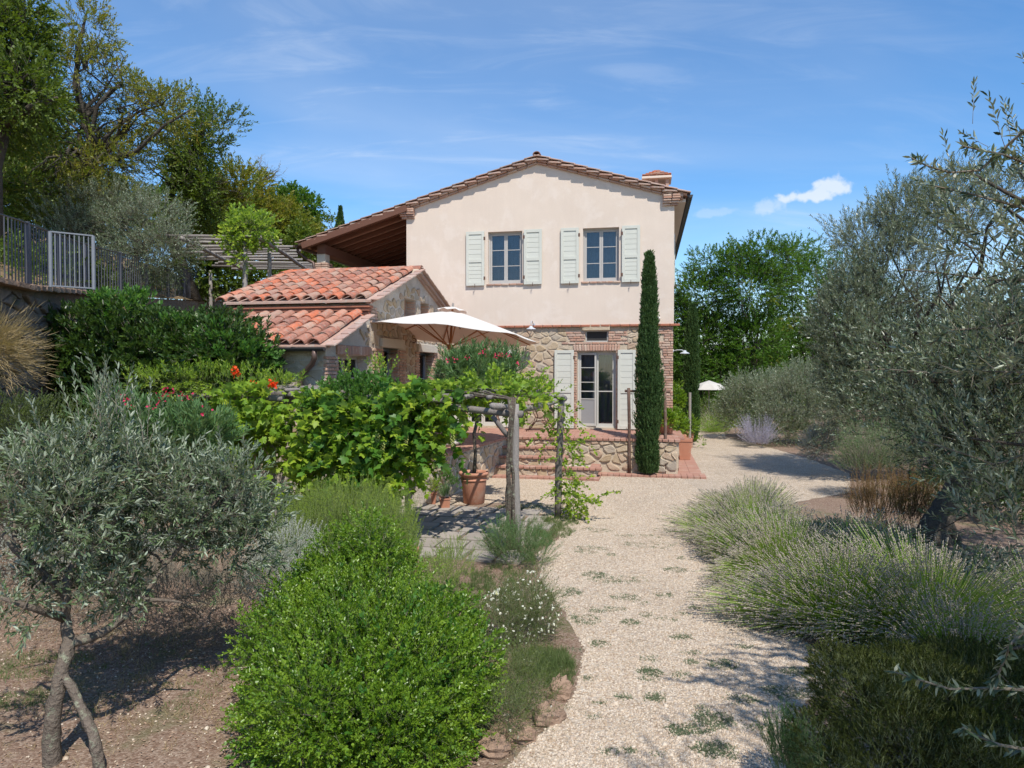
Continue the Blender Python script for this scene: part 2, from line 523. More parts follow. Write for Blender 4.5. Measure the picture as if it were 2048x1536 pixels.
class MB:
    def __init__(s):
        s.v, s.f = [], []

    def add(s, vs, fs):
        b = len(s.v)
        s.v += [tuple(p) for p in vs]
        s.f += [tuple(i + b for i in f) for f in fs]
        return s

    def box(s, x0, x1, y0, y1, z0, z1):
        vs = [(x0, y0, z0), (x1, y0, z0), (x1, y1, z0), (x0, y1, z0), (x0, y0, z1), (x1, y0, z1), (x1, y1, z1), (x0, y1, z1)]
        return s.add(vs, [(0, 3, 2, 1), (4, 5, 6, 7), (0, 1, 5, 4), (1, 2, 6, 5), (2, 3, 7, 6), (3, 0, 4, 7)])

    def bar(s, a, b, w, h, up=Vector((0, 0, 1))):
        a, b = Vector(a), Vector(b)
        d = (b - a).normalized()
        x = d.cross(up)
        if x.length < 1e-4:
            x = d.cross(Vector((0, 1, 0)))
        x.normalize()
        y = x.cross(d)
        vs = [p + x * sx * w / 2 + y * sy * h / 2 for p in (a, b) for sx, sy in ((-1, -1), (1, -1), (1, 1), (-1, 1))]
        return s.add(vs, [(0, 1, 2, 3), (7, 6, 5, 4), (0, 4, 5, 1), (1, 5, 6, 2), (2, 6, 7, 3), (3, 7, 4, 0)])

    def tube(s, pts, rad, n=8, cap=True, rough=0.0, rs=None):
        pts = [Vector(p) for p in pts]
        if not isinstance(rad, (list, tuple)):
            rad = [rad] * len(pts)
        b = len(s.v)
        ref = None
        for i, p in enumerate(pts):
            d = (pts[min(i + 1, len(pts) - 1)] - pts[max(i - 1, 0)])
            if d.length < 1e-6:
                d = Vector((0, 0, 1))
            d.normalize()
            if ref is None:
                ref = d.cross(Vector((0, 0, 1)))
                if ref.length < .1:
                    ref = d.cross(Vector((1, 0, 0)))
            x = (ref - d * ref.dot(d)).normalized()
            ref = x
            y = d.cross(x)
            for k in range(n):
                a = 2 * math.pi * k / n
                r = rad[i] * (1 + (random.uniform(-rough, rough) if rough else 0))
                q = p + (x * math.cos(a) + y * math.sin(a)) * r
                s.v.append(tuple(q))
        for i in range(len(pts) - 1):
            for k in range(n):
                s.f.append((b + i * n + k, b + i * n + (k + 1) % n, b + (i + 1) * n + (k + 1) % n, b + (i + 1) * n + k))
        if cap:
            s.f.append(tuple(b + k for k in reversed(range(n))))
            s.f.append(tuple(b + (len(pts) - 1) * n + k for k in range(n)))
        return s

    def lathe(s, prof, n=20, c=(0, 0, 0), sq=0):
        b = len(s.v)
        for r, z in prof:
            for k in range(n):
                a = 2 * math.pi * k / n
                s.v.append((c[0] + r * math.cos(a), c[1] + r * math.sin(a), c[2] + z))
        for i in range(len(prof) - 1):
            for k in range(n):
                s.f.append((b + i * n + k, b + i * n + (k + 1) % n, b + (i + 1) * n + (k + 1) % n, b + (i + 1) * n + k))
        return s

    def prism(s, poly, fn, d0, d1):
        """poly in 2D, fn(a, b, depth) -> point"""
        n = len(poly)
        vs = [fn(a, b, d0) for a, b in poly] + [fn(a, b, d1) for a, b in poly]
        fs = [tuple(range(n)), tuple(reversed(range(n, 2 * n)))]
        fs += [(i, i + n, (i + 1) % n + n, (i + 1) % n) for i in range(n)]
        return s.add(vs, fs)

    def mesh(s, name, mat, smooth=False):
        me = bpy.data.meshes.new(name)
        me.from_pydata(s.v, [], s.f)
        me.materials.append(mat)
        if smooth:
            me.polygons.foreach_set('use_smooth', [True] * len(me.polygons))
        me.update()
        return me

    def build(s, name, mat, parent=None, loc=(0, 0, 0), smooth=False, kind=None, bevel=0):
        o = bpy.data.objects.new(name, s.mesh(name, mat, smooth))
        o.location = loc
        link(o, parent)
        if kind:
            o['kind'] = kind
        if bevel:
            md = o.modifiers.new('bevel', 'BEVEL')
            md.width = bevel
            md.segments = 2
            md.limit_method = 'ANGLE'
        return o


def soft_box(seed, jit=.04, ch=.10):
    """unit block with worn, chamfered edges (44 triangles)"""
    r = random.Random(seed)
    vs, fs = [], []
    idx = {}
    for sx in (-1, 1):
        for sy in (-1, 1):
            for sz in (-1, 1):
                j = [r.uniform(-jit, jit) for _ in range(3)]
                for ax in range(3):
                    c = [sx * (.5 - ch), sy * (.5 - ch), sz * (.5 - ch)]
                    c[ax] = (sx, sy, sz)[ax] * .5
                    idx[(sx, sy, sz, ax)] = len(vs)
                    vs.append([c[i] + j[i] * (.5 if i == ax else 1) for i in range(3)])
    for ax in range(3):
        a1, a2 = (ax + 1) % 3, (ax + 2) % 3
        for s in (-1, 1):
            q = []
            for u, v in ((-1, -1), (1, -1), (1, 1), (-1, 1)):
                t = [0, 0, 0]
                t[ax] = s
                t[a1] = u
                t[a2] = v
                q.append(idx[(*t, ax)])
            fs.append(tuple(q) if s > 0 else tuple(reversed(q)))
    for ax in range(3):
        a1, a2 = (ax + 1) % 3, (ax + 2) % 3
        for u in (-1, 1):
            for v in (-1, 1):
                q = []
                for s in (-1, 1):
                    t = [0, 0, 0]
                    t[ax] = s
                    t[a1] = u
                    t[a2] = v
                    q.append((idx[(*t, a1)], idx[(*t, a2)]))
                f = (q[0][0], q[1][0], q[1][1], q[0][1])
                fs.append(f if u * v > 0 else tuple(reversed(f)))
    for sx in (-1, 1):
        for sy in (-1, 1):
            for sz in (-1, 1):
                f = tuple(idx[(sx, sy, sz, ax)] for ax in range(3))
                fs.append(f if sx * sy * sz > 0 else tuple(reversed(f)))
    return vs, fs


class Pieces:
    """places alike pieces that share mesh data; past the limit they are joined into one stuff part"""

    def __init__(s, parent, name, variants, mat, limit=300):
        s.p, s.n, s.var, s.mat, s.lim, s.c = parent, name, variants, mat, limit, 0
        s.me = []
        for i, (v, f) in enumerate(variants):
            b = MB()
            b.add(v, f)
            s.me.append(b.mesh(name, mat))
        s.rest = MB()
        s.rt = []

    def put(s, loc, rot=(0, 0, 0), scale=(1, 1, 1)):
        i = random.randrange(len(s.me))
        if s.c < s.lim:
            inst(s.n, s.me[i], s.p, loc, rot, scale)
        else:
            mtx = Matrix.LocRotScale(Vector(loc), __import__('mathutils').Euler(rot), Vector(scale))
            v, f = s.var[i]
            s.rest.add([mtx @ Vector(q) for q in v], f)
            s.rt += [random.random()] * len(f)
        s.c += 1

    def done(s, name=None):
        if s.rest.v:
            o = s.rest.build(name or s.n + '_infill', s.mat, s.p, kind='stuff')
            a = o.data.attributes.new('tint', 'FLOAT', 'FACE')
            a.data.foreach_set('value', s.rt)


BOXV = [soft_box(i) for i in range(5)]


# ------------------------------------------------------------------ rubble stones from clipped cells
def clip(poly, n, d):
    out = []
    for i in range(len(poly)):
        a, b = poly[i], poly[(i + 1) % len(poly)]
        da, db = a[0] * n[0] + a[1] * n[1] - d, b[0] * n[0] + b[1] * n[1] - d
        if da <= 0:
            out.append(a)
        if da * db < 0:
            t = da / (da - db)
            out.append((a[0] + (b[0] - a[0]) * t, a[1] + (b[1] - a[1]) * t))
    return out


def cells(u0, u1, z0, z1, size, asp, holes=(), seed=1, drop=.22, inside=None, jit=.42):
    r = random.Random(seed)
    pts = []
    sz = size / asp
    j = 0
    z = z0 + sz / 2
    while z < z1 + sz * .3:
        u = u0 + size / 2 + (size / 2 if j % 2 else 0)
        while u < u1 + size * .4:
            if r.random() > drop:
                q = (u + r.uniform(-jit, jit) * size, z + r.uniform(-jit, jit) * sz)
                q = (min(max(q[0], u0 + .01), u1 - .01), min(max(q[1], z0 + .01), z1 - .01))
                if not any(h[0] < q[0] < h[1] and h[2] < q[1] < h[3] for h in holes) and (inside is None or inside(*q)):
                    pts.append(q)
            u += size
        z += sz
        j += 1
    out = []
    for i, p in enumerate(pts):
        poly = [(u0, z0), (u1, z0), (u1, z1), (u0, z1)]
        near = sorted(((q[0] - p[0]) ** 2 + ((q[1] - p[1]) * asp) ** 2, q) for k, q in enumerate(pts) if k != i and abs(q[0] - p[0]) < size * 3 and abs(q[1] - p[1]) < sz * 3)[:14]
        for _, q in near:
            n = (q[0] - p[0], (q[1] - p[1]) * asp * asp)
            m = ((q[0] + p[0]) / 2, (q[1] + p[1]) / 2)
            poly = clip(poly, n, n[0] * m[0] + n[1] * m[1])
            if len(poly) < 3:
                break
        for h in holes:
            if len(poly) < 3:
                break
            if max(q[0] for q in poly) <= h[0] or min(q[0] for q in poly) >= h[1] or max(q[1] for q in poly) <= h[2] or min(q[1] for q in poly) >= h[3]:
                continue
            sep = [(h[0] - p[0], (1, 0), h[0]), (p[0] - h[1], (-1, 0), -h[1]), (h[2] - p[1], (0, 1), h[2]), (p[1] - h[3], (0, -1), -h[3])]
            s = max(sep)
            poly = clip(poly, s[1], s[2])
        if len(poly) >= 3:
            # limit very large cells
            cx = sum(q[0] for q in poly) / len(poly)
            cz = sum(q[1] for q in poly) / len(poly)
            poly = [(cx + max(-size * .8, min(size * .8, q[0] - cx)), cz + max(-sz * .85, min(sz * .85, q[1] - cz))) for q in poly]
            out.append(poly)
    return out


def stones(parent, name, polys, fn, mat, gap=.022, depth=.03, limit=300, seed=3, roundness=.25, minr=.025):
    """fn(u, z, d) -> parent-local point, d = how far it stands out of the wall"""
    r = random.Random(seed)
    cnt = 0
    rest = MB()
    rt = []
    polys = sorted(polys, key=lambda p: -(max(q[0] for q in p) - min(q[0] for q in p)))
    for poly in polys:
        cx = sum(q[0] for q in poly) / len(poly)
        cz = sum(q[1] for q in poly) / len(poly)
        sm = []
        n = len(poly)
        for i in range(n):
            a, b = poly[i], poly[(i + 1) % n]
            for t in (roundness, 1 - roundness):
                sm.append((a[0] + (b[0] - a[0]) * t, a[1] + (b[1] - a[1]) * t))
        q2 = []
        for a in sm:
            dx, dz = a[0] - cx, a[1] - cz
            L = math.hypot(dx, dz)
            if L < 1e-5:
                continue
            k = max(.15, (L - gap * r.uniform(.7, 1.5)) / L)
            q2.append((cx + dx * k, cz + dz * k))
        if len(q2) < 5 or (max(q[0] for q in q2) - min(q[0] for q in q2)) < minr * 2:
            continue
        if len(q2) > 12:
            q2 = q2[::2]
        d = depth * r.uniform(.6, 1.4)
        tx, tz = r.uniform(-.25, .25), r.uniform(-.25, .25)
        m = len(q2)
        o = Vector(fn(cx, cz, 0))
        vs = [Vector(fn(a, b, -.01)) - o for a, b in q2]
        vs += [Vector(fn(cx + (a - cx) * .96, cz + (b - cz) * .96, d * .8 + (a - cx) * tx * .3 + (b - cz) * tz * .3)) - o for a, b in q2]
        vs += [Vector(fn(cx + (a - cx) * .78, cz + (b - cz) * .78, d * 1.08 + (a - cx) * tx * .3 + r.uniform(-.006, .006))) - o for a, b in q2]
        fs = []
        for k in (0, 1):
            fs += [(k * m + i, k * m + (i + 1) % m, (k + 1) * m + (i + 1) % m, (k + 1) * m + i) for i in range(m)]
        fs.append(tuple(range(2 * m, 3 * m)))
        # keep faces pointing outwards
        nn = Vector(fn(cx, cz, 1)) - o
        f0 = fs[-1]
        nrm = (vs[f0[1]] - vs[f0[0]]).cross(vs[f0[2]] - vs[f0[1]])
        if nrm.dot(nn) < 0:
            fs = [tuple(reversed(f)) for f in fs]
        if cnt < limit:
            b = MB()
            b.add(vs, fs)
            inst(name, b.mesh(name, mat), parent, o)
        else:
            rest.add([v + o for v in vs], fs)
            rt += [r.random()] * len(fs)
        cnt += 1
    if rest.v:
        ob = rest.build('small_' + name, mat, parent, kind='stuff')
        a = ob.data.attributes.new('tint', 'FLOAT', 'FACE')
        a.data.foreach_set('value', rt)
    return cnt


# ------------------------------------------------------------------ foliage (numpy)
TPL = {
    'rhomb': ([(0, 0, 0), (.5, .42, .05), (0, 1, 0), (-.5, .42, .05)], [(0, 1, 2, 3)]),
    'oval': ([(0, 0, 0), (.44, .3, .05), (.42, .68, .05), (0, 1, -.06), (-.42, .68, .05), (-.44, .3, .05)], [(0, 1, 2, 3), (0, 3, 4, 5)]),
    'lance': ([(0, 0, 0), (.5, .3, .0), (.42, .65, -.03), (0, 1, -.12), (-.42, .65, -.03), (-.5, .3, .0)], [(0, 1, 5), (1, 2, 4, 5), (2, 3, 4)]),
    'blade': ([(-.5, 0, 0), (.5, 0, 0), (.3, .55, .04), (-.3, .55, .04), (0, 1, .16)], [(0, 1, 2, 3), (3, 2, 4)]),
    'vine': ([(0, .08, 0), (.22, -.04, .02), (.52, .16, -.05), (.40, .38, .03), (.62, .58, -.09), (.30, .64, .02), (.22, .80, 0), (0, 1.06, -.10),
              (-.22, .80, 0), (-.30, .64, .02), (-.62, .58, -.09), (-.40, .38, .03), (-.52, .16, -.05), (-.22, -.04, .02), (0, .45, .07)],
             [(14, 0, 1), (14, 1, 2, 3), (14, 3, 4, 5), (14, 5, 6, 7), (14, 7, 8, 9), (14, 9, 10, 11), (14, 11, 12, 13), (14, 13, 0)]),
    'head': ([(0, 0, 0), (.5, .3, 0), (-.25, .3, .43), (-.25, .3, -.43), (0, 1, 0)], [(0, 2, 1), (0, 3, 2), (0, 1, 3), (4, 1, 2), (4, 2, 3), (4, 3, 1)]),
}


def unit(a):
    return a / np.maximum(np.linalg.norm(a, axis=1, keepdims=True), 1e-9)


def rdir(n):
    return unit(RNG.normal(size=(n, 3)))


def raw_mesh(name, V, faces, nper, mat, tint=None):
    """V (k, nv, 3); the same face template repeated k times"""
    k, nv, _ = V.shape
    tot = np.array([len(f) for f in faces], dtype=np.int32)
    idx = np.concatenate([np.array(f, dtype=np.int32) for f in faces])
    loops = (idx[None, :] + (np.arange(k, dtype=np.int32) * nv)[:, None]).ravel()
    totals = np.tile(tot, k)
    starts = np.concatenate([[0], np.cumsum(totals)[:-1]]).astype(np.int32)
    me = bpy.data.meshes.new(name)
    me.vertices.add(k * nv)
    me.vertices.foreach_set('co', V.astype(np.float32).ravel())
    me.loops.add(len(loops))
    me.loops.foreach_set('vertex_index', loops)
    me.polygons.add(len(totals))
    me.polygons.foreach_set('loop_start', starts)
    me.polygons.foreach_set('loop_total', totals)
    me.materials.append(mat)
    me.update(calc_edges=True)
    if tint is not None:
        a = me.attributes.new('tint', 'FLOAT', 'POINT')
        a.data.foreach_set('value', np.repeat(tint, nv).astype(np.float32))
    return me


def leaf_obj(name, P, D, L, Wd, mat, parent, T='rhomb', tint=None, roll=1.0, kind=None, org=None, up=(0, 0, 1)):
    n = len(P)
    D = unit(D)
    upv = np.tile(np.array(up, float), (n, 1))
    Sd = np.cross(D, upv) + RNG.normal(size=(n, 3)) * .25 * roll
    Sd = unit(Sd - D * (Sd * D).sum(1, keepdims=True))
    N0 = np.cross(Sd, D)
    ang = RNG.normal(size=(n, 1)) * roll
    Sx = Sd * np.cos(ang) + N0 * np.sin(ang)
    N = np.cross(Sx, D)
    tv, tf = TPL[T]
    tv = np.array(tv)
    L = np.broadcast_to(np.asarray(L, float), (n,))[:, None, None]
    Wd = np.broadcast_to(np.asarray(Wd, float), (n,))[:, None, None]
    V = P[:, None, :] + Sx[:, None, :] * tv[None, :, 0:1] * Wd + D[:, None, :] * tv[None, :, 1:2] * L + N[:, None, :] * tv[None, :, 2:3] * L
    if org is not None:
        V = V - np.array(org)[None, None, :]
    if tint is None:
        tint = RNG.random(n)
    me = raw_mesh(name, V, tf, len(tv), mat, tint)
    o = bpy.data.objects.new(name, me)
    link(o, parent)
    if kind:
        o['kind'] = kind
    return o


def twig_obj(name, A, B, r, mat, parent, org=None):
    n = len(A)
    D = unit(B - A)
    X = unit(np.cross(D, np.tile([0.13, .21, .97], (n, 1))))
    Y = np.cross(D, X)
    r = np.broadcast_to(np.asarray(r, float), (n,))[:, None]
    vs = []
    for k in range(3):
        a = k * 2.0944
        vs.append(A + (X * math.cos(a) + Y * math.sin(a)) * r)
    vs.append(B)
    V = np.stack(vs, 1)
    if org is not None:
        V = V - np.array(org)[None, None, :]
    me = raw_mesh(name, V, [(0, 1, 3), (1, 2, 3), (2, 0, 3)], 4, mat)
    o = bpy.data.objects.new(name, me)
    return link(o, parent)


class Lump:
    """cheap smooth pseudo noise"""

    def __init__(s, freq, n=7):
        s.k = RNG.normal(size=(n, 3)) * freq
        s.p = RNG.random(n) * 6.28

    def __call__(s, P):
        return np.sin(P @ s.k.T + s.p).sum(1) / math.sqrt(len(s.p) / 2)


def blob_points(blobs, n, shell=.55, lump=.16, gap=-9, gapf=1.2):
    w = np.array([b[1][0] * b[1][1] * b[1][2] for b in blobs]) ** .75
    k = RNG.choice(len(blobs), size=n, p=w / w.sum())
    C = np.array([b[0] for b in blobs])[k]
    Rd = np.array([b[1] for b in blobs])[k]
    d = rdir(n)
    lf = Lump(2.4)
    r = (shell + (1 - shell) * RNG.random(n) ** .6) * (1 + lump * lf(d + C * .3))
    P = C + d * Rd * r[:, None]
    O = unit(d / Rd)
    if gap > -5:
        g = Lump(gapf)
        keep = g(P) > gap
        P, O = P[keep], O[keep]
    return P, O


def spray(P, T, tl, per, ang=.8, curve=.15):
    """leaves set along twigs: P twig foot, T unit direction, tl length -> leaf feet, directions, twig index"""
    n = len(P)
    t = (np.arange(per)[None, :] + RNG.random((n, per)) * .5) / per
    t = .12 + .88 * t
    X = unit(np.cross(T, rdir(n)))
    Y = np.cross(T, X)
    a = np.arange(per)[None, :] * 2.4 + RNG.random((n, 1)) * 6.28
    tl = np.broadcast_to(np.asarray(tl, float), (n,))
    base = P[:, None, :] + T[:, None, :] * (t * tl[:, None])[:, :, None]
    base[:, :, 2] -= (t ** 2) * tl[:, None] * curve
    rad = X[:, None, :] * np.cos(a)[:, :, None] + Y[:, None, :] * np.sin(a)[:, :, None]
    an = ang * (1 - .45 * t)[:, :, None]
    D = T[:, None, :] * np.cos(an) + rad * np.sin(an)
    return base.reshape(-1, 3), unit(D.reshape(-1, 3)), np.repeat(np.arange(n), per)


def foliage(parent, name, blobs, n, tw=.3, per=10, L=.05, Wd=.014, mat=None, T='rhomb', dirw=(1, .3, .6), shell=.55, lump=.16,
            gap=-9, gapf=1.2, twmat=None, twr=.002, ang=.8, roll=1.0, curve=.15, kind=None, cut=None, lvar=.3, org=None, twname='twigs', zmin=.03, up=(0, 0, 1)):
    P, O = blob_points(blobs, n, shell, lump, gap, gapf)
    if cut is not None:
        k = cut(P)
        P, O = P[k], O[k]
    k = P[:, 2] > zmin
    P, O = P[k], O[k]
    m = len(P)
    Tt = unit(O * dirw[0] + np.array([0, 0, dirw[1]]) + rdir(m) * dirw[2])
    tl = tw * RNG.uniform(.6, 1.25, m)
    B, D, ix = spray(P, Tt, tl, per, ang, curve)
    tint = np.clip(RNG.random(m)[ix] * .55 + RNG.random(len(B)) * .45, 0, .999)
    o = leaf_obj(name, B, D, L * RNG.uniform(1 - lvar, 1 + lvar, len(B)), Wd * RNG.uniform(1 - lvar, 1 + lvar, len(B)), mat, parent, T, tint, roll, kind, org, up)
    if twmat:
        E = P + Tt * tl[:, None]
        E[:, 2] -= tl * curve
        twig_obj(twname, P - Tt * .05, E, twr, twmat, parent, org)['kind'] = 'stuff'
    return P


def BL(px, py, Y, rx, rz, ry=None):
    """a crown blob seen at a pixel, at distance Y, with radii given in pixels (depth radius in metres)"""
    c = AT(px, py, Y)
    k = Y / F
    return (np.array(c), np.array([rx * k, ry if ry is not None else rx * k, rz * k]))


def wob(a, b, n=5, w=.1, sag=0):
    a, b = Vector(a), Vector(b)
    L = (b - a).length
    pts = []
    off = Vector((0, 0, 0))
    for i in range(n + 1):
        t = i / n
        if 0 < i < n:
            off = off * .6 + Vector((random.uniform(-1, 1), random.uniform(-1, 1), random.uniform(-.6, .6))) * w * L
        e = math.sin(math.pi * t)
        pts.append(a.lerp(b, t) + off * e + Vector((0, 0, sag * L * e)))
    return pts


def limbs(mb, fork, r, blobs, n=3, sub=4, subr=.4, w=.10, reach=.8):
    """limbs from a fork into the crown, with side branches"""
    for b in blobs:
        c, rd = Vector(b[0]), b[1]
        for i in range(n):
            d = Vector(rdir(1)[0])
            e = c + Vector((d.x * rd[0], d.y * rd[1], abs(d.z) * rd[2])) * reach
            pts = wob(fork, e, 6, w, .08)
            rr = [r * (1 - .13 * k) ** 1.6 for k in range(len(pts))]
            rr = [max(.006, x) for x in rr]
            mb.tube(pts, rr, 6, rough=.12)
            for s in range(sub):
                k = random.randrange(2, 6)
                d2 = Vector(rdir(1)[0])
                e2 = c + Vector((d2.x * rd[0], d2.y * rd[1], d2.z * rd[2])) * .95
                if (e2 - pts[k]).length > 2.6 * max(rd):
                    continue
                p2 = wob(pts[k], e2, 4, w, .05)
                mb.tube(p2, [rr[k] * subr * 1.3, rr[k] * subr, rr[k] * subr * .7, rr[k] * subr * .45, .004], 5)

VEG = []


def plant(name, label, cat, base, group=None):
    t = thing(name, label, cat, base, 0, group)
    VEG.append(t)
    return t


# ------------------------------------------------------------------ ground, hill, gravel
def poly_sheet(name, pts, z, mat, rough=0.0, kind='structure', seed=0):
    """flat sheet; its outline is subdivided and made irregular"""
    r = random.Random(seed)
    q = []
    n = len(pts)
    for i in range(n):
        a, b = Vector(pts[i][:2]), Vector(pts[(i + 1) % n][:2])
        k = max(1, int((b - a).length / .18)) if rough else 1
        for j in range(k):
            p = a.lerp(b, j / k)
            if rough:
                p += Vector((r.uniform(-rough, rough), r.uniform(-rough, rough)))
            q.append((p.x, p.y, z))
    mb = MB()
    mb.v = q
    mb.f = [tuple(range(len(q)))]
    o = mb.build(name, mat)
    if kind:
        o['kind'] = kind
    return o


g = MB()
g.v = [(-500, -60, 0), (500, -60, 0), (500, 1500, 0), (-500, 1500, 0)]
g.f = [(0, 1, 2, 3)]
g.build('ground', M['earth'], kind='structure')

# the gravel path, patio and drive
PATH = [GP(*p) for p in ((1010, 1536), (1085, 1465), (1150, 1385), (1165, 1300), (1130, 1225), (1085, 1165), (1075, 1110), (1120, 1075), (1100, 1035),
                         (1030, 1005), (870, 1012), (760, 1000), (700, 960), (900, 925), (1000, 915))]
PATH = [Vector((.0, 3.0, 0))] + PATH + [Vector((-1, 22, 0)), Vector((7, 32, 0)), Vector((9.5, 31, 0))]
PATH += [GP(*p) for p in ((1450, 874), (1500, 885), (1600, 912), (1700, 948), (1700, 985), (1560, 1010), (1470, 1120), (1500, 1210), (1620, 1290), (1680, 1345), (1600, 1420), (1560, 1536))]
PATH += [Vector((2.0, 3.0, 0))]
poly_sheet('gravel_path', [tuple(p) for p in PATH], .004, M['gravel'], .035, seed=4)


# fence / retaining wall line (the upper garden begins behind it)
FA, FB = Vector((-7.6, 8.0)), Vector((-14.6, 36.0))
WALL = [Vector((-6.5, 2.0)), Vector((-7.3, 8.6)), Vector((-7.8, 11.0)), Vector((-9.6, 16.0)), Vector((-11.6, 24.5)), Vector((-14.3, 35.0)), Vector((-18, 50.0))]


def wall_x(y):
    for a, b in zip(WALL, WALL[1:]):
        if y <= b.y or b is WALL[-1]:
            t = (y - a.y) / (b.y - a.y)
            return a.x + (b.x - a.x) * t


def wall_top(y):
    return 3.98 + max(0, y - 11) * .088


def hill_z(x, y):
    d = wall_x(y) - x
    z = wall_top(y) + .02 + .33 * max(0, d - .5) - .0035 * max(0, d - 20) ** 2 * .5
    z += .10 * math.sin(x * 1.3 + y * .7) + .06 * math.sin(x * 3.1 - y * 2.3)
    return min(z, 16)


hb = MB()
ny, nx = 46, 26
for j in range(ny + 1):
    y = 2 + 58 * (j / ny)
    for i in range(nx + 1):
        d = 32 * (i / nx) ** 1.6
        x = wall_x(y) - d + (.05 if i == 0 else 0)
        hb.v.append((x, y, hill_z(x, y) if i else wall_top(y) + .02))
for j in range(ny):
    for i in range(nx):
        a = j * (nx + 1) + i
        hb.f.append((a, a + 1, a + nx + 2, a + nx + 1))
hb.build('hill', M['hill'], kind='structure', smooth=True)

# upper terrace behind the annex (loggia level, carries the high pergola)
ub = MB()
ub.box(-9.5, -5.2, 17.0, 18.0, 0, .01)
UP = [(-9.9, 16.6, 0), (-7.6, 19.6, 0), (-6.2, 22.6, 0), (-3.5, 34, 0), (-14.5, 36, 0), (-11.7, 24.5, 0)]
ub = MB()
ub.add([(x, y, 4.25) for x, y, _ in UP] + [(x, y, 0) for x, y, _ in UP], [tuple(range(6))] + [(i, i + 6, (i + 1) % 6 + 6, (i + 1) % 6) for i in range(6)])
ub.build('upper_garden_terrace', M['hill'], kind='structure')

# ------------------------------------------------------------------ the house frame of reference
HC = Vector((4.67, 20.0, 0))
HR = -R(11)
HM = Matrix.Translation(HC) @ Matrix.Rotation(HR, 4, 'Z')
HI = HM.inverted()


def HF(px, py, v=0.0):
    o = HI @ Vector((0, 0, CAMZ))
    d = HI.to_3x3() @ ray(px, py)
    t = (v - o.y) / d.y
    p = o + d * t
    return p.x, p.z


def HG(px, py, u):
    o = HI @ Vector((0, 0, CAMZ))
    d = HI.to_3x3() @ ray(px, py)
    t = (u - o.x) / d.x
    p = o + d * t
    return p.y, p.z


def HL(u, v, z=0):
    return HM @ Vector((u, v, z))


house = thing('country_house', 'two storey peach stucco farmhouse on a rubble stone ground floor with sage shutters', 'house', HC, HR)
UL = HF(813, 500)[0]              # left corner of the stucco gable (about -8.1)
ZF = .94                          # terrace and ground floor level
ZS = HF(1200, 649)[1]             # string course
APU, APZ = HF(1075, 322)
SL = math.tan(R(16.6))
DEP = 11.0


def roof_z(u):
    """underside of the tiles above the gable"""
    return APZ - abs(u - APU) * SL


def wall_holes(mb, fn, a0, a1, b0, b1, holes, thick):
    """wall sheet with rectangular holes and their reveals; fn(a, b, depth)"""
    A = sorted({a0, a1, *[h[0] for h in holes], *[h[1] for h in holes]})
    B = sorted({b0, b1, *[h[2] for h in holes], *[h[3] for h in holes]})
    for i in range(len(A) - 1):
        for j in range(len(B) - 1):
            ca, cb2 = (A[i] + A[i + 1]) / 2, (B[j] + B[j + 1]) / 2
            if any(h[0] < ca < h[1] and h[2] < cb2 < h[3] for h in holes):
                continue
            mb.add([fn(A[i], B[j], 0), fn(A[i + 1], B[j], 0), fn(A[i + 1], B[j + 1], 0), fn(A[i], B[j + 1], 0)], [(0, 1, 2, 3)])
    for h in holes:
        q = [(h[0], h[2]), (h[1], h[2]), (h[1], h[3]), (h[0], h[3])]
        for k in range(4):
            a, b = q[k], q[(k + 1) % 4]
            mb.add([fn(*a, 0), fn(*b, 0), fn(*b, thick), fn(*a, thick)], [(3, 2, 1, 0)])


def rect(p0, p1, v=0.0):
    a = HF(*p0, v)
    b = HF(*p1, v)
    return [a[0], b[0], b[1], a[1]]      # u0 u1 z0 z1


W1 = rect((976, 464), (1044.5, 565.5))
W2 = rect((1166, 457), (1238, 562.5))
W1[2] = W2[2] = (W1[2] + W2[2]) / 2
W1[3] = W2[3] = (W1[3] + W2[3]) / 2
D1 = rect((1154.6, 703), (1231, 858))
D2 = rect((934, 704), (994, 857))
D1[2] = D2[2] = ZF + .05
VENTW = rect((1171, 661), (1216, 683.5))

ffn = lambda a, b, d: (a, d, b)
# upper stucco storey
w = MB()
ztop = roof_z(0) - .35
wall_holes(w, ffn, UL, 0, ZS, ztop, [W1, W2], .30)
w.add([(UL, 0, ztop), (0, 0, ztop), (0, 0, roof_z(0)), (APU, 0, APZ), (UL, 0, roof_z(UL))], [(0, 1, 2, 3, 4)])
w.add([(0, 0, ZS), (0, DEP, ZS), (0, DEP, roof_z(0)), (0, 0, roof_z(0))], [(0, 1, 2, 3)])
w.add([(UL, 0, ZS), (UL, DEP, ZS), (UL, DEP, roof_z(UL)), (UL, 0, roof_z(UL))], [(3, 2, 1, 0)])
w.add([(UL, DEP, 0), (0, DEP, 0), (0, DEP, roof_z(0)), (APU, DEP, APZ), (UL, DEP, roof_z(UL))], [(4, 3, 2, 1, 0)])
w.build('stucco_wall', M['stucco'], house)
# ground floor mortar wall
w = MB()
wall_holes(w, lambda a, b, d: (a, .03 + d, b), UL - .1, -.02, 0, ZS - .002, [D1, D2, VENTW], .30)
w.add([(-.02, .03, 0), (-.02, DEP, 0), (-.02, DEP, ZS - .002), (-.02, .03, ZS - .002)], [(0, 1, 2, 3)])
w.build('stone_wall', M['mortar'], house)
# string course: bricks laid on edge
pc = Pieces(house, 'string_course_brick', BOXV, M['brickred'])
u = UL
while u < 0:
    pc.put((u + .14, -.01, ZS - .035), (0, 0, 0), (.27, .12, .062))
    u += .285

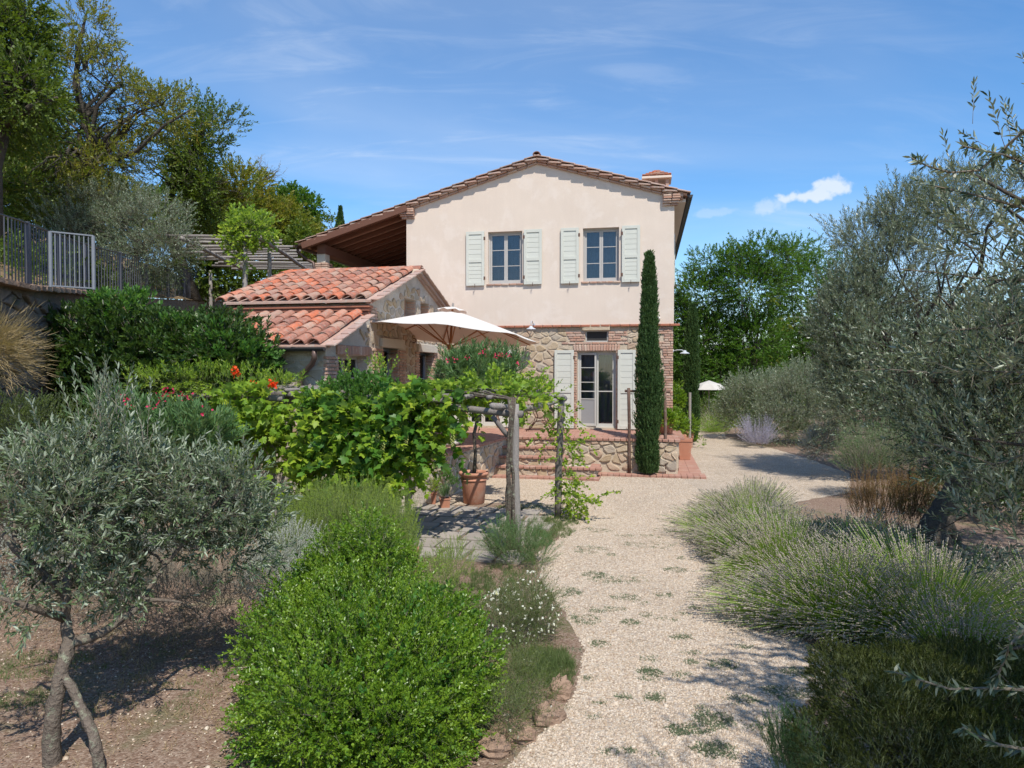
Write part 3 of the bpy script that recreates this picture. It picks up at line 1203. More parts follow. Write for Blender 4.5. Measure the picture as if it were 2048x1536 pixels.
# --- windows and doors
def rail_frame(u0, u1, z0, z1, v, t, w, bars=(), sill=None):
    mb = MB()
    mb.box(u0, u0 + w, v, v + t, z0, z1)
    mb.box(u1 - w, u1, v, v + t, z0, z1)
    mb.box(u0 + w, u1 - w, v, v + t, z1 - w, z1)
    mb.box(u0 + w, u1 - w, v, v + t, z0, z0 + (sill or w))
    for z, h in bars:
        mb.box(u0 + w, u1 - w, v + .006, v + t - .006, z - h / 2, z + h / 2)
    return mb


def casement(o, name, fm, v=.13, rows=3, open_left=0, panel=0, mid=None, mid2=None):
    """outer frame part with two sashes and their panes as sub-parts"""
    u0, u1, z0, z1 = o
    fr = rail_frame(u0, u1, z0, z1, v, .06, .045).build(name, fm, house, bevel=.004)
    um = (u0 + u1) / 2
    for k, (a, b) in enumerate(((u0 + .047, um - .002), (um + .002, u1 - .047))):
        zz0, zz1 = z0 + .047, z1 - .047
        H = zz1 - zz0
        if rows == 3:
            bars = [(zz0 + H * .34, .022), (zz0 + H * .665, .022)]
        else:
            bars = [(zz0 + H * q, h) for q, h in (mid2 if (k and mid2) else mid)]
        s = rail_frame(a, b, zz0, zz1, 0, .045, .052, bars, sill=.07)
        pn = MB()
        zs = [zz0 + .07] + [q for b_ in bars for q in (b_[0] - b_[1] / 2, b_[0] + b_[1] / 2)] + [zz1 - .052]
        org = (a, v + .02, 0)
        rot = 0
        if k == 0 and open_left:
            rot = open_left
        so_ = MB()
        so_.add([(x - a, y, z) for x, y, z in s.v], s.f)
        sash = so_.build('sash', fm, fr, loc=org, bevel=.003)
        sash.rotation_euler = (0, 0, rot)
        for i in range(0, len(zs), 2):
            if panel and k == 0 and i == 0:
                m_ = M['panelgrey']
                th = .012
            else:
                m_ = M['glass']
                th = .004
            p = MB()
            p.box(.053, b - a - .053, .02, .02 + th, zs[i] + .001, zs[i + 1] - .001)
            po = p.build('door_panel' if m_ is not M['glass'] else 'pane', m_, fr, loc=org)
            po.rotation_euler = (0, 0, rot)
    c = MB()
    n = 26
    for i in range(n + 1):
        x = u0 + .03 + (u1 - u0 - .06) * i / n
        y = v + .20 + .018 * math.sin(i * 1.9)
        c.v += [(x, y, z0 + .02), (x, y, z1)]
    c.f = [(2 * i, 2 * i + 2, 2 * i + 3, 2 * i + 1) for i in range(n)]
    c.build('curtain', M['curtain'], fr, smooth=True)
    rb = MB()
    rb.box(u0 - .1, u1 + .1, v + .30, v + 2.0, z0 - .05, z1 + .1)
    rb.build('room_beyond', M['dark'], fr)
    return fr


def shutter(u0, u1, z0, z1, hinge, parent=house, split=.46, nb=(6, 6), v=-.075, rotz=0, origin=None):
    """panelled shutter folded back on the wall: frame > boards, hinges, latch"""
    w = .085
    zm = z0 + (z1 - z0) * split
    t = .038
    mb = MB()
    mb.box(0, w, 0, t, z0, z1)
    mb.box(u1 - u0 - w, u1 - u0, 0, t, z0, z1)
    mb.box(w, u1 - u0 - w, 0, t, z1 - w * 1.1, z1)
    mb.box(w, u1 - u0 - w, 0, t, z0, z0 + w * 1.2)
    mb.box(w, u1 - u0 - w, 0, t, zm - w * .6, zm + w * .6)
    fr = mb.build('shutter', M['shutter'], parent, loc=(u0, v, 0), bevel=.004)
    fr.rotation_euler = (0, 0, rotz)
    for a, b, n in ((z0 + w * 1.2, zm - w * .6, nb[0]), (zm + w * .6, z1 - w * 1.1, nb[1])):
        h = (b - a) / n
        sm = MB()
        W_ = (u1 - u0) / 2 - w
        sm.add([(-W_, .004, -h / 2 + .002), (W_, .004, -h / 2 + .002), (W_, .008, h / 2 - .003), (-W_, .008, h / 2 - .003),
                (-W_, .016, -h / 2 + .003), (W_, .016, -h / 2 + .003), (W_, .022, h / 2 - .004), (-W_, .022, h / 2 - .004)],
               [(0, 1, 2, 3), (7, 6, 5, 4), (0, 4, 5, 1), (3, 2, 6, 7), (1, 5, 6, 2), (0, 3, 7, 4)])
        me = sm.mesh('slat', M['shutter'])
        for i in range(n):
            inst('slat', me, fr, ((u1 - u0) / 2, .012, a + h * (i + .5)))
        bk = MB()
        bk.box(w, u1 - u0 - w, .034, .037, a, b)
        bk.build('backing', M['shutter'], fr)
    x = (u1 - u0) if hinge > 0 else 0
    for zz_ in (z0 + .22, z1 - .22):
        hg = MB()
        hg.box(x - .02, x + .03, -.004, .012, zz_ - .05, zz_ + .05)
        hg.tube([(x + hinge * .02, -.004, zz_ - .045), (x + hinge * .02, -.004, zz_ + .045)], .01, 6)
        hg.build('hinge', M['rust'], fr)
    lt = MB()
    lt.bar((.5 * (u1 - u0), .02, z0 - .005), (.5 * (u1 - u0), -.05, z0 - .03), .012, .012)
    lt.bar((.5 * (u1 - u0), -.045, z0 - .06), (.5 * (u1 - u0), -.045, z0 + .05), .015, .012)
    lt.build('latch', M['rust'], fr)
    return fr


for o in (W1, W2):
    casement(o, 'window', M['frame'], .12)
    sb = Pieces(house, 'sill_brick', BOXV, M['brick'])
    n = 5
    wd = (o[1] - o[0] + .10) / n
    for i in range(n):
        sb.put((o[0] - .05 + wd * (i + .5), .06, o[2] - .025), (0, 0, 0), (wd - .008, .20, .05))
for a, b in (((932, 462), (968.5, 568.5)), ((1047.6, 457), (1083.6, 566)), ((1121.5, 455), (1157.6, 565.5)), ((1244, 451.5), (1280, 562.5))):
    r_ = rect(a, b, -.07)
    mid_ = 2 * W1[2] + 0
    shutter(r_[0], r_[1], W1[2] - .05, W1[3] + .02, 1 if a[0] in (932, 1121.5) else -1, nb=(5, 5))
casement(D1, 'french_door', M['frame_white'], .14, rows=0, mid=((.37, .03), (.475, .03), (.60, .022), (.80, .022)), mid2=((.475, .03),), open_left=-.16, panel=1)
casement(D2, 'french_door', M['frame_white'], .14, rows=0, mid=((.28, .03), (.50, .035), (.78, .025)))
for a, b, h in (((1109, 700), (1147.5, 860), 1), ((1235.5, 700), (1271, 860), -1), ((893, 702), (929, 860), 1), ((998, 702), (1030, 860), -1)):
    r_ = rect(a, b, -.07)
    shutter(r_[0], r_[1], ZF + .03, D1[3] + .04, h, split=.475, nb=(6, 6))
# little window under its stone lintel
u0, u1, z0, z1 = VENTW
vf = rail_frame(u0, u1, z0, z1, .06, .05, .035).build('small_window', M['frame'], house, bevel=.003)
p = MB()
p.box(u0 + .036, u1 - .036, .09, .094, z0 + .036, z1 - .036)
p.build('pane', M['glass'], vf)
p = MB()
p.box(u0 + .034, u1 - .034, .075, .085, z0 + .034, z1 - .034)
p.build('insect_screen', M['dark'], vf)
lt = rect((1165, 651), (1220, 660))
p = MB()
p.add(*soft_box(77, .01, .06))
lo = inst('lintel', p.mesh('lintel', M['stone']), house, ((lt[0] + lt[1]) / 2, .02, (lt[2] + lt[3]) / 2), (0, 0, 0), (lt[1] - lt[0], .16, lt[3] - lt[2] + .02))

# --- bricks of the ground floor: corner quoins, jambs, flat arches
bk = Pieces(house, 'brick', BOXV, M['brick'])
BH, BL_ = .055, .245
CH = .0715


def course(u0, u1, z, v=.02, ragl=0, ragr=0, pc=bk, axis=0, h=BH, out=.022):
    """one course of bricks with ragged ends (axis 0 along u, 1 along v)"""
    a = u0 - random.uniform(0, ragl)
    e = u1 + random.uniform(0, ragr)
    first = random.choice((BL_, BL_ / 2, BL_ * .75))
    while a < e - .03:
        L = min(first, e - a)
        first = BL_ * random.uniform(.9, 1.05)
        if L > .05:
            d = random.uniform(-.004, .006)
            c = a + L / 2
            loc = (c, v - d, z) if axis == 0 else (v + d, c, z)
            pc.put(loc, (random.uniform(-.01, .01), random.uniform(-.012, .012), (0 if axis == 0 else R(90)) + random.uniform(-.006, .006)), (L - .012, .07, h * random.uniform(.92, 1.05)))
        a += L + .003


holesF = []
z = ZF + .05
i = 0
while z < ZS - .09:
    # right corner quoin with an uneven edge
    wq = (.24, .50, .30, .44)[(i // 3) % 4]
    course(-wq, -.012, z, .035, .05)
    if z < D1[3] + .02:
        course(D1[0] - .17, D1[0] - .006, z, .035, .05)
        course(D1[1] + .006, D1[1] + .17, z, .035, 0, .05)
    z += CH
    i += 1
holesF.append((-.40, 0, 0, 9))
holesF.append((D1[0] - .24, D1[0], 0, D1[3]))
holesF.append((D1[1], D1[1] + .24, 0, D1[3]))


def soldier(u0, u1, z0, z1, pc=bk, v=.03, axis=0):
    n = int((u1 - u0) / .078)
    w_ = (u1 - u0) / n
    for i in range(n):
        c = u0 + w_ * (i + .5)
        loc = (c, v, (z0 + z1) / 2) if axis == 0 else (v, c, (z0 + z1) / 2)
        t = (c - (u0 + u1) / 2) / (u1 - u0)
        pc.put(loc, (0 if axis == 0 else 0, t * .25 if axis == 0 else 0, (0 if axis == 0 else R(90))), (w_ - .012, .075, (z1 - z0) * random.uniform(.96, 1)))


for o in (D1, D2):
    soldier(o[0] - .12, o[1] + .12, o[3] + .012, o[3] + .20)
    holesF.append((o[0] - .14, o[1] + .14, o[3] - .05, o[3] + .21))
for k in range(1):
    course(D1[0] - .35, D1[1] + .25, D1[3] + .245 + k * CH, .038, .15, .15)
holesF.append((D1[0] - .42, D1[1] + .32, D1[3] + .2, D1[3] + .245 + .8 * CH))
z = VENTW[2] + .06
while z < VENTW[3]:
    course(VENTW[0] - .45, VENTW[0] - .01, z, .038, .2)
    course(VENTW[1] + .01, VENTW[1] + .40, z, .038, 0, .2)
    z += CH
holesF.append((VENTW[0] - .55, VENTW[1] + .5, D1[3] + .2, VENTW[3] + .01))
holesF.append((lt[0] - .02, lt[1] + .02, lt[2] - .02, lt[3] + .02))
z = D2[2] + .03
while z < D2[3]:
    course(D2[1] + .006, D2[1] + .14, z, .04, 0, .05)
    course(D2[0] - .17, D2[0] - .006, z, .04, .05, 0)
    z += CH
holesF += [(D2[1], D2[1] + .20, 0, D2[3]), (D2[0] - .2, D2[0], 0, D2[3])]
for k in range(3):
    course(UL + .9, D2[0] - .2, D2[3] + .02 + k * CH, .04, .1, .1)
for k in range(2):
    course(D1[0] - 1.05, D1[0] - .75, ZF + .2 + k * CH, .04, .1, .1)
holesF += [tuple(D1), tuple(D2), tuple(VENTW)]
gr = rect((1036, 829), (1050, 842))
holesF.append((gr[0] - .05, gr[1] + .05, gr[2] - .05, gr[3] + .05))
bk.done()
mb = rail_frame(gr[0], gr[1], gr[2], gr[3], .0, .02, .015)
for i in range(1, 5):
    x = gr[0] + (gr[1] - gr[0]) * i / 5
    mb.box(x - .004, x + .004, .004, .016, gr[2], gr[3])
for i in range(1, 4):
    x = gr[2] + (gr[3] - gr[2]) * i / 4
    mb.box(gr[0], gr[1], .005, .015, x - .004, x + .004)
mb.build('vent_grille', M['iron_vent'], house)
pl = cells(-6.5, 0, ZF, ZS - .07, .245, 1.45, holesF, seed=11, drop=.25)
stones(house, 'stone', pl, lambda a, b, d: (a, .03 - d, b), M['stone'], gap=.015, depth=.022, limit=300, roundness=.13)

# --- roof: slab, verge tiles, brick corbels under the verge, gutters
EL, ER = HF(599, 484)[0], HF(1374, 378)[0]
VF = -.18                                    # the verge stands out over the gable
rb = MB()
zt = lambda u: roof_z(u) + .10
rb.prism([(EL, roof_z(EL) + .03), (APU, APZ + .03), (ER, roof_z(ER) + .03), (ER, zt(ER)), (APU, zt(APU)), (EL, zt(EL))], lambda a, b, d: (a, d, b), -.10, DEP + .4)
rb.build('roof_slab', M['brick'], house)


def corner_z(u, dz):
    return roof_z(u) + dz


# two projecting brick courses that follow the slope
vb = Pieces(house, 'verge_brick', BOXV, M['brick'])
for s, ue in ((-1, EL + .1), (1, ER - .1)):
    L = abs(ue - APU)
    ang = -s * math.atan(SL)
    n = int(L / .30)
    for i in range(n):
        t = (i + .5) / n * L
        u = APU + s * t
        rot = (0, -ang, 0)
        if s < 0 and u < UL - .1:
            continue
        vb.put((u, -.055, roof_z(u) - .005), rot, (.295, .17, .055))
        vb.put((u, -.03, roof_z(u) - .07), rot, (.295, .10, .05))
        if -.3 > u > UL + .3:
            # stepped tile ends that stick out and throw the stepped shadow
            pass
st = Pieces(house, 'verge_step_tile', BOXV, M['tile_grey'])
for s, ue in ((-1, EL), (1, ER)):
    ang = -s * math.atan(SL)
    n = int(abs(ue - APU) / .385)
    for i in range(n):
        u = APU + s * (i + .5) * .385 * math.cos(ang)
        st.put((u, VF + .14, roof_z(u) + .045), (0, -ang * .35, 0), (.40, .32, .05))
# verge tiles: flat pans overlapping down the slope, visible as steps
cov = []


def tile_mesh(r0, r1, L, th=.016, n=7, flip=False, arc=math.pi):
    vs = []
    for y, r in ((0, r0), (L, r1)):
        for rr in (r, r - th):
            for k in range(n + 1):
                a = (math.pi - arc) / 2 + arc * k / n
                x = rr * math.cos(a)
                z = rr * math.sin(a) * .82
                vs.append((x, y, -z if flip else z))
    m = n + 1
    fs = []
    for k in range(n):
        fs.append((k, k + 1, 2 * m + k + 1, 2 * m + k))
        fs.append((m + k + 1, m + k, 3 * m + k, 3 * m + k + 1))
        fs.append((k + 1, k, m + k, m + k + 1))
        fs.append((2 * m + k, 2 * m + k + 1, 3 * m + k + 1, 3 * m + k))
    fs.append((0, 2 * m, 3 * m, m))
    fs.append((n, m + n, 3 * m + n, 2 * m + n))
    if flip:
        fs = [tuple(reversed(f)) for f in fs]
    return vs, fs


def tile_on(pc, base, down, side, nrm, yaw=0.0):
    """put a tile whose wide lower end lies at base; its axis runs up the slope"""
    m = Matrix((side, -down, nrm)).transposed().to_4x4() @ Matrix.Rotation(yaw, 4, 'Z') @ Matrix.Rotation(random.uniform(-.02, .05), 4, 'X')
    e = m.to_euler()
    pc.put(base, tuple(e), (1, 1, 1))


hv = Pieces(house, 'roof_tile', [tile_mesh(.085, .07, .47, .018, 6)], M['tile_grey'])
hp = Pieces(house, 'pan_tile', [([(-.14, 0, 0), (.14, 0, 0), (.12, .47, 0), (-.12, .47, 0), (-.14, 0, .022), (.14, 0, .022), (.12, .47, .022), (-.12, .47, .022)],
                                 [(0, 3, 2, 1), (4, 5, 6, 7), (0, 1, 5, 4), (1, 2, 6, 5), (2, 3, 7, 6), (3, 0, 4, 7)])], M['tile_grey'])
for s, ue in ((-1, EL), (1, ER)):
    down = Vector((s * math.cos(math.atan(SL)), 0, -math.sin(math.atan(SL))))
    side = Vector((0, s * -1.0, 0))
    nrm = side.cross(-down)
    if nrm.z < 0:
        side = -side
        nrm = side.cross(-down)
    n = int(abs(ue - APU) / .37) + 1
    for i in range(n):
        t = (i + 1) * .385
        for col in range(3):
            v = VF + .10 + col * .27
            u = APU + s * t * math.cos(math.atan(SL))
            base = Vector((u, v, roof_z(u) + .125))
            m = Matrix((side, -down, nrm)).transposed().to_4x4() @ Matrix.Rotation(-.055, 4, 'X')
            hp.put(tuple(base), tuple(m.to_euler()), (1, 1, 1))
            if col < 2:
                base = Vector((u, v + .135, roof_z(u) + .155))
                m = Matrix((side, -down, nrm)).transposed().to_4x4() @ Matrix.Rotation(-.04 + random.uniform(-.01, .02), 4, 'X')
                hv.put(tuple(base), tuple(m.to_euler()), (1, 1, 1))
rt_ = Pieces(house, 'ridge_tile', [tile_mesh(.12, .11, .45, .02, 8)], M['tile'])
for i in range(8):
    rt_.put((APU, VF - .02 + i * .40, APZ + .135), (R(2), 0, 0), (1, 1, 1))

# corbelled brick blocks at both foots of the gable
cbk = Pieces(house, 'corbel_brick', BOXV, M['brick'])
for (ua, ub_) in ((UL - .22, UL + .28), (-.33, .17)):
    zt_ = min(roof_z(ua), roof_z(ub_)) + .04
    for k in range(5):
        out = (.16, .16, .14, .10, .05)[k]
        ins = (0, 0, .015, .04, .08)[k]
        zc = zt_ - .03 - k * .062
        if k == 3:
            zc -= .0
        a, b = (ua + ins, ub_) if ua < -4 else (ua, ub_ - ins)
        n = 2
        for j in range(n):
            x = a + (b - a) * (j + .5) / n
            cbk.put((x, -out / 2 + .05 - .02, zc), (0, 0, 0), ((b - a) / n - .008, out + .1, .057))
# gutters
def gutter(parent, a, b, r=.085, mat='lead', name='gutter'):
    a, b = Vector(a), Vector(b)
    d = (b - a).normalized()
    x = d.cross(Vector((0, 0, 1))).normalized()
    vs, fs = [], []
    n = 8
    for p in (a, b):
        for rr in (r, r - .008):
            for k in range(n + 1):
                t = math.pi + math.pi * k / n
                q = p + x * math.cos(t) * rr + Vector((0, 0, 1)) * math.sin(t) * rr
                vs.append(q)
    m = n + 1
    for k in range(n):
        fs += [(k, k + 1, 2 * m + k + 1, 2 * m + k), (m + k + 1, m + k, 3 * m + k, 3 * m + k + 1), (k + 1, k, m + k, m + k + 1)]
    fs += [(0, 2 * m, 3 * m, m), (n, m + n, 3 * m + n, 2 * m + n)]
    mb = MB().add(vs, fs)
    # closed end cap facing the viewer
    mb.add([a + x * math.cos(math.pi + math.pi * k / n) * r + Vector((0, 0, 1)) * math.sin(math.pi + math.pi * k / n) * r for k in range(n + 1)], [tuple(range(n + 1))])
    L = (b - a).length
    k = .6
    while k < L:
        p = a + d * k
        mb.bar(p - x * (r + .008) + Vector((0, 0, .004)), p + x * (r + .008) + Vector((0, 0, .004)), .025, .006)
        k += .6
    return mb.build(name, M[mat], parent)


gutter(house, (ER + .08, VF + .05, roof_z(ER) + .05), (ER + .08, DEP + .3, roof_z(ER) + .05))
gutter(house, (EL - .07, VF + .05, roof_z(EL) + .04), (EL - .07, DEP + .3, roof_z(EL) + .04), mat='copper')
# eave soffit bricks seen along the right side
sf = MB()
sf.box(.0, ER - .03, .02, DEP, roof_z(.0) - .22, roof_z(.0) - .13)
sf.build('eave_moulding', M['stucco'], house)

# --- loggia: rafters, beams, brick piers
lg = Pieces(house, 'rafter', [soft_box(5, .0, .03)], M['redwood'])
ang = math.atan(SL)
Lr = (UL - EL) / math.cos(ang)
for i in range(16):
    v = -.12 + i * .62
    um = (UL + EL) / 2 + .12
    lg.put((um, v, roof_z(um) - .045), (0, -ang, 0), (Lr - .1, .11 if i else .16, .12 if i else .20))
lb = MB()
pu = HF(646, 520, .25)[0]
lb.box(pu - .12, pu + .16, .1, DEP, roof_z(pu) - .42, roof_z(pu) - .13)
lb.build('loggia_beam', M['redwood'], house)
lb = MB()
lb.box(EL + .3, UL, VF + .06, VF + .13, 0, .001)
vbb = MB()
n = 10
for i in range(2):
    vbb.prism([(EL + .15, roof_z(EL + .15) - .10 + i * .07), (UL, roof_z(UL) - .10 + i * .07), (UL, roof_z(UL) - .035 + i * .07), (EL + .15, roof_z(EL + .15) - .035 + i * .07)],
              lambda a, b, d: (a, d, b), VF + .06 - i * .05, VF + .20)
vbb.build('barge_board', M['wood'], house)
pier = Pieces(house, 'pier_brick', BOXV, M['brick'])
for vv in (.3, 5.6):
    z = 4.2
    zt_ = roof_z(pu) - .42 - .26
    k = 0
    while z < zt_:
        for du in (-1, 1):
            for dv in (-1, 1):
                pier.put((pu + du * .11, vv + dv * .11, z), (0, 0, R(90) * (k % 2)), (.215, .215, .056))
        z += .068
        k += 1
    cp = MB()
    cp.box(pu - .16, pu + .13, vv - .16, vv + .16, zt_ - .02, zt_ + .27)
    cp.build('pier_cap', M['lintel'], house, bevel=.01)
pier.done()
lf = MB()
lf.box(EL + .5, UL - .01, .1, DEP, 4.05, 4.25)
lf.build('loggia_floor', M['paver'], house)
# shutter edge on the loggia side of the wall
sh = MB()
a_ = HF(810, 478, .5)
sh.box(UL - .10, UL - .03, .45, .95, 4.3, a_[1])
for i in range(14):
    sh.box(UL - .115, UL - .10, .50, .90, 4.5 + i * .16, 4.56 + i * .16)
sh.build('loggia_shutter', M['shutter'], house)
# side wall shutters seen edge on at the right
for i, vv in enumerate((1.2, 4.2)):
    s_ = shutter(0, .5, W1[2], W1[3], 1, nb=(5, 5))
    s_.location = (.05, vv, 0)
    s_.rotation_euler = (0, 0, R(85))

# left downpipe at the loggia
dp = MB()
a_ = Vector((EL - .07, VF + .2, roof_z(EL) - .03))
dp.tube([a_, a_ + Vector((0, 0, -.12)), a_ + Vector((.12, .1, -.25)), Vector((pu - .42, .05, roof_z(pu) - .62)), Vector((pu - .22, .02, roof_z(pu) - .72)), Vector((pu - .19, .02, roof_z(pu) - .9)), Vector((pu - .19, .02, 4.25))], .05, 10)
dp.build('downpipe', M['copper'], house, smooth=True)

# --- chimney
cu0, cz0 = HF(1284, 354, 2.6)
cu1, cz1 = HF(1343, 340, 2.6)
cm = (cu0 + cu1) / 2
cw = (cu1 - cu0) / 2
ct = HF(1313, 354, 2.6)[1]
ch = thing('chimney_cap', 'brick chimney with a small tiled pyramid cap on right roof slope', 'chimney', HL(cm, 2.6 + cw, roof_z(cm)), HR)
zb = ct - roof_z(cm)
mb = MB()
mb.box(-cw * .82, cw * .82, -cw * .82, cw * .82, -.1, zb - .28)
mb.build('shaft', M['brick'], ch)
for sx in (-1, 0, 1):
    for sy in (-1, 1):
        mb = MB()
        mb.box(sx * cw * .72 - .05, sx * cw * .72 + .05, sy * cw * .7 - .05, sy * cw * .7 + .05, zb - .28, zb - .03)
        mb.build('pillar', M['brick'], ch, bevel=.005)
mb = MB()
mb.box(-cw * 1.02, cw * 1.02, -cw * 1.02, cw * 1.02, zb - .03, zb + .04)
mb.build('slab', M['stucco'], ch, bevel=.008)
mb = MB()
zt1 = zb + .30
mb.add([(-cw, -cw, zb + .04), (cw, -cw, zb + .04), (cw, cw, zb + .04), (-cw, cw, zb + .04), (-.09, -.09, zt1), (.09, -.09, zt1), (.09, .09, zt1), (-.09, .09, zt1)],
       [(0, 1, 5, 4), (1, 2, 6, 5), (2, 3, 7, 6), (3, 0, 4, 7), (4, 5, 6, 7)])
mb.build('cap', M['brick'], ch)
tl = Pieces(ch, 'cap_tile', [soft_box(3, .03, .06)], M['tile'])
for row in range(4):
    q = cw * (1 - row * .23)
    zz_ = zb + .055 + row * .062
    n = 4 - row
    for j in range(n):
        x = -q + 2 * q * (j + .5) / n
        tl.put((x, -q + .07, zz_), (R(-32), 0, 0), (2 * q / n - .01, .19, .03))
        tl.put((q - .07, x, zz_), (0, R(-32) * -1, 0), (.19, 2 * q / n - .01, .03))
mb = MB()
mb.box(-.09, .09, -.09, .09, zt1 - .02, zt1 + .035)
mb.build('top_brick', M['tile'], ch, bevel=.006)
ch.parent = None

# --- wall lamps and the security camera
def wall_lamp(px, py, apx, apy, label, vplane=None, side=False):
    """gooseneck enamel lamp"""
    if not side:
        u, z = HF(px, py, -.5)
        base = HL(u, 0, HF(apx, apy, 0)[1])
        t = thing('wall_lamp', label, 'lamp', base, HR)
        arm = [(0, 0, 0), (0, -.05, .0), (0, -.30, .10), (0, -.46, .07), (0, -.5, -.02)]
        top = Vector((0, -.5, z - base.z + .06))
    else:
        u, z = HF(px, py, .6)
        base = HL(0, .6, HF(apx, apy, .6)[1])
        t = thing('wall_lamp', label, 'lamp', base, HR)
        arm = [(0, 0, 0), (.12, 0, .03), (.26, 0, .03), (.33, 0, -.02), (.34, 0, -.06)]
        top = Vector((.34, 0, -.04))
    MB().tube(arm, .012, 8).build('arm', M['lampmetal'], t, smooth=True)
    mb = MB()
    mb.tube([(0, .0, 0), (0, -.02, 0)] if not side else [(0, 0, 0), (.02, 0, 0)], .05, 12)
    mb.build('wall_plate', M['lampmetal'], t)
    mb = MB().lathe([(.02, .06), (.045, .05), (.05, .02), (.13, -.02), (.155, -.045), (.15, -.043), (.12, -.012), (.03, .01)], 20)
    mb.build('lamp_shade', M['lampmetal'], t, loc=tuple(top), smooth=True)
    mb = MB().lathe([(.0, -.06), (.03, -.045), (.038, -.02), (.03, .01)], 12)
    mb.build('bulb', M['canvas'], t, loc=tuple(top), smooth=True)
    return t


wall_lamp(1062, 660, 1063, 650, 'grey enamel dish lamp on the stone front wall above the patio')
wall_lamp(1361, 710, 1345, 702, 'grey enamel dish lamp reaching out round the right corner of the house', side=True)
u, z = HF(1317, 637, -.12)
t = thing('security_camera', 'small white camera on a bracket just above the string course', 'camera', HL(u, 0, z), HR)
MB().tube([(0, 0, -.07), (0, -.08, -.07), (0, -.10, -.02)], .012, 8).build('bracket', M['lampmetal'], t)
MB().tube([(.02, -.02, .01), (-.05, -.20, .03)], .042, 12).build('housing', M['canvas'], t, bevel=.006)
MB().tube([(-.047, -.192, .029), (-.054, -.21, .032)], .03, 12).build('lens_ring', M['lead'], t)

# ------------------------------------------------------------------ the stone annex with two tiled roofs
GU = -6.62
annex = thing('stone_annex', 'low rubble stone outbuilding with orange clay tile roofs in front of the house', 'outbuilding', HC, HR)
apv, apz = HG(838, 537, GU + .12)
e1v, e1z = HG(742, 598, GU + .12)          # upper eave
e2t, e2tz = HG(735, 627, GU + .12)         # top of the lower roof
e2v, e2z = HG(652, 689, GU + .12)          # lower eave
s1 = (apz - e1z) / (apv - e1v)
s2 = (e2tz - e2z) / (e2t - e2v)
LFT = -9.95                               # left end of the annex
TH = .13                                   # tile build-up above the boards
FV = e2v + .22                             # front wall
UV = e1v + .20                             # upper storey front wall


def gable_z(v):
    if v >= apv:
        return apz - (v - apv) * .30 - TH
    if v >= UV:
        return apz - (apv - v) * s1 - TH
    return e2tz - (e2t - v) * s2 - TH


WD1 = [HG(766, 700, GU)[0], HG(797, 700, GU)[0], ZF + .02, HG(780, 696, GU)[1]]
WD2 = [HG(838, 704, GU)[0], HG(866, 704, GU)[0], ZF + .02, HG(850, 705, GU)[1]]
WD3 = [HG(675, 720, GU)[0], HG(736, 720, GU)[0], 1.55, HG(700, 711, GU)[1]]
WD4 = [HG(808, 610, GU)[0], HG(832, 610, GU)[0], HG(820, 640, GU)[1], HG(818, 597, GU)[1]]
WD5 = [HG(841, 610, GU)[0], HG(858.5, 610, GU)[0], HG(850, 636, GU)[1], HG(850, 606, GU)[1]]
gfn = lambda a, b, d: (GU - d, a, b)
w = MB()
zl = gable_z(FV) - .03
wall_holes(w, gfn, FV, 0, 0, zl, [[q[0], q[1], q[2], min(q[3], zl)] if q[3] > zl else q for q in (WD1, WD2, WD3)], .32)
tops = [h for h in (WD1, WD2, WD3) if h[3] > zl]
hs2 = [[h[0], h[1], zl, h[3]] for h in tops if h[0] > UV] + [WD4, WD5]
brk = sorted({UV, apv, 0.0, *[q for h in (WD1, WD2, WD4, WD5) for q in h[:2]]} | {UV + (0 - UV) * k / 16 for k in range(17)})
brk = [b_ for b_ in brk if UV <= b_ <= 0]
for a_, b_ in zip(brk, brk[1:]):
    if b_ - a_ < 1e-4:
        continue
    mid_ = (a_ + b_) / 2
    hh_ = sorted([(max(zl, h[2]), h[3]) for h in (WD1, WD2, WD4, WD5) if h[0] < mid_ < h[1] and h[3] > zl])
    z_ = zl
    for lo_, hi_ in hh_:
        if lo_ > z_ + 1e-4:
            w.add([gfn(a_, z_, 0), gfn(b_, z_, 0), gfn(b_, lo_, 0), gfn(a_, lo_, 0)], [(0, 1, 2, 3)])
        z_ = hi_
    w.add([gfn(a_, z_, 0), gfn(b_, z_, 0), gfn(b_, gable_z(b_), 0), gfn(a_, gable_z(a_ + 1e-5), 0)], [(0, 1, 2, 3)])
for h in (WD1, WD2, WD4, WD5):
    h = [h[0], h[1], max(zl, h[2]), h[3]]
    if h[3] <= h[2]:
        continue
    q = [(h[0], h[2]), (h[1], h[2]), (h[1], h[3]), (h[0], h[3])]
    for k in range(4):
        a, b = q[k], q[(k + 1) % 4]
        w.add([gfn(*a, 0), gfn(*b, 0), gfn(*b, .32), gfn(*a, .32)], [(3, 2, 1, 0)])
# lower triangle under the lean-to roof
w.add([gfn(FV, zl, 0), gfn(UV, zl, 0), gfn(UV, gable_z(UV - .001), 0), gfn(FV, gable_z(FV), 0)], [(0, 1, 2, 3)])
# eaves walls
w.add([(GU, FV, 0), (GU, FV, gable_z(FV)), (LFT, FV, gable_z(FV)), (LFT, FV, 0)], [(0, 1, 2, 3)])
w.add([(GU, UV, 2.5), (GU, UV, gable_z(UV)), (LFT, UV, gable_z(UV)), (LFT, UV, 2.5)], [(0, 1, 2, 3)])
w.add([(LFT, FV, 0), (LFT, 0, 0), (LFT, 0, gable_z(0)), (LFT, apv, gable_z(apv)), (LFT, UV, gable_z(UV)), (LFT, UV - .001, gable_z(UV - .001)), (LFT, FV, gable_z(FV))], [tuple(range(7))])
w.build('wall', M['mortar_old'], annex)

ab = Pieces(annex, 'brick', BOXV, M['brick'])
hl = [tuple(q) for q in (WD1, WD2, WD3, WD4, WD5)]
gm = lambda v, z: z < gable_z(v) - .12
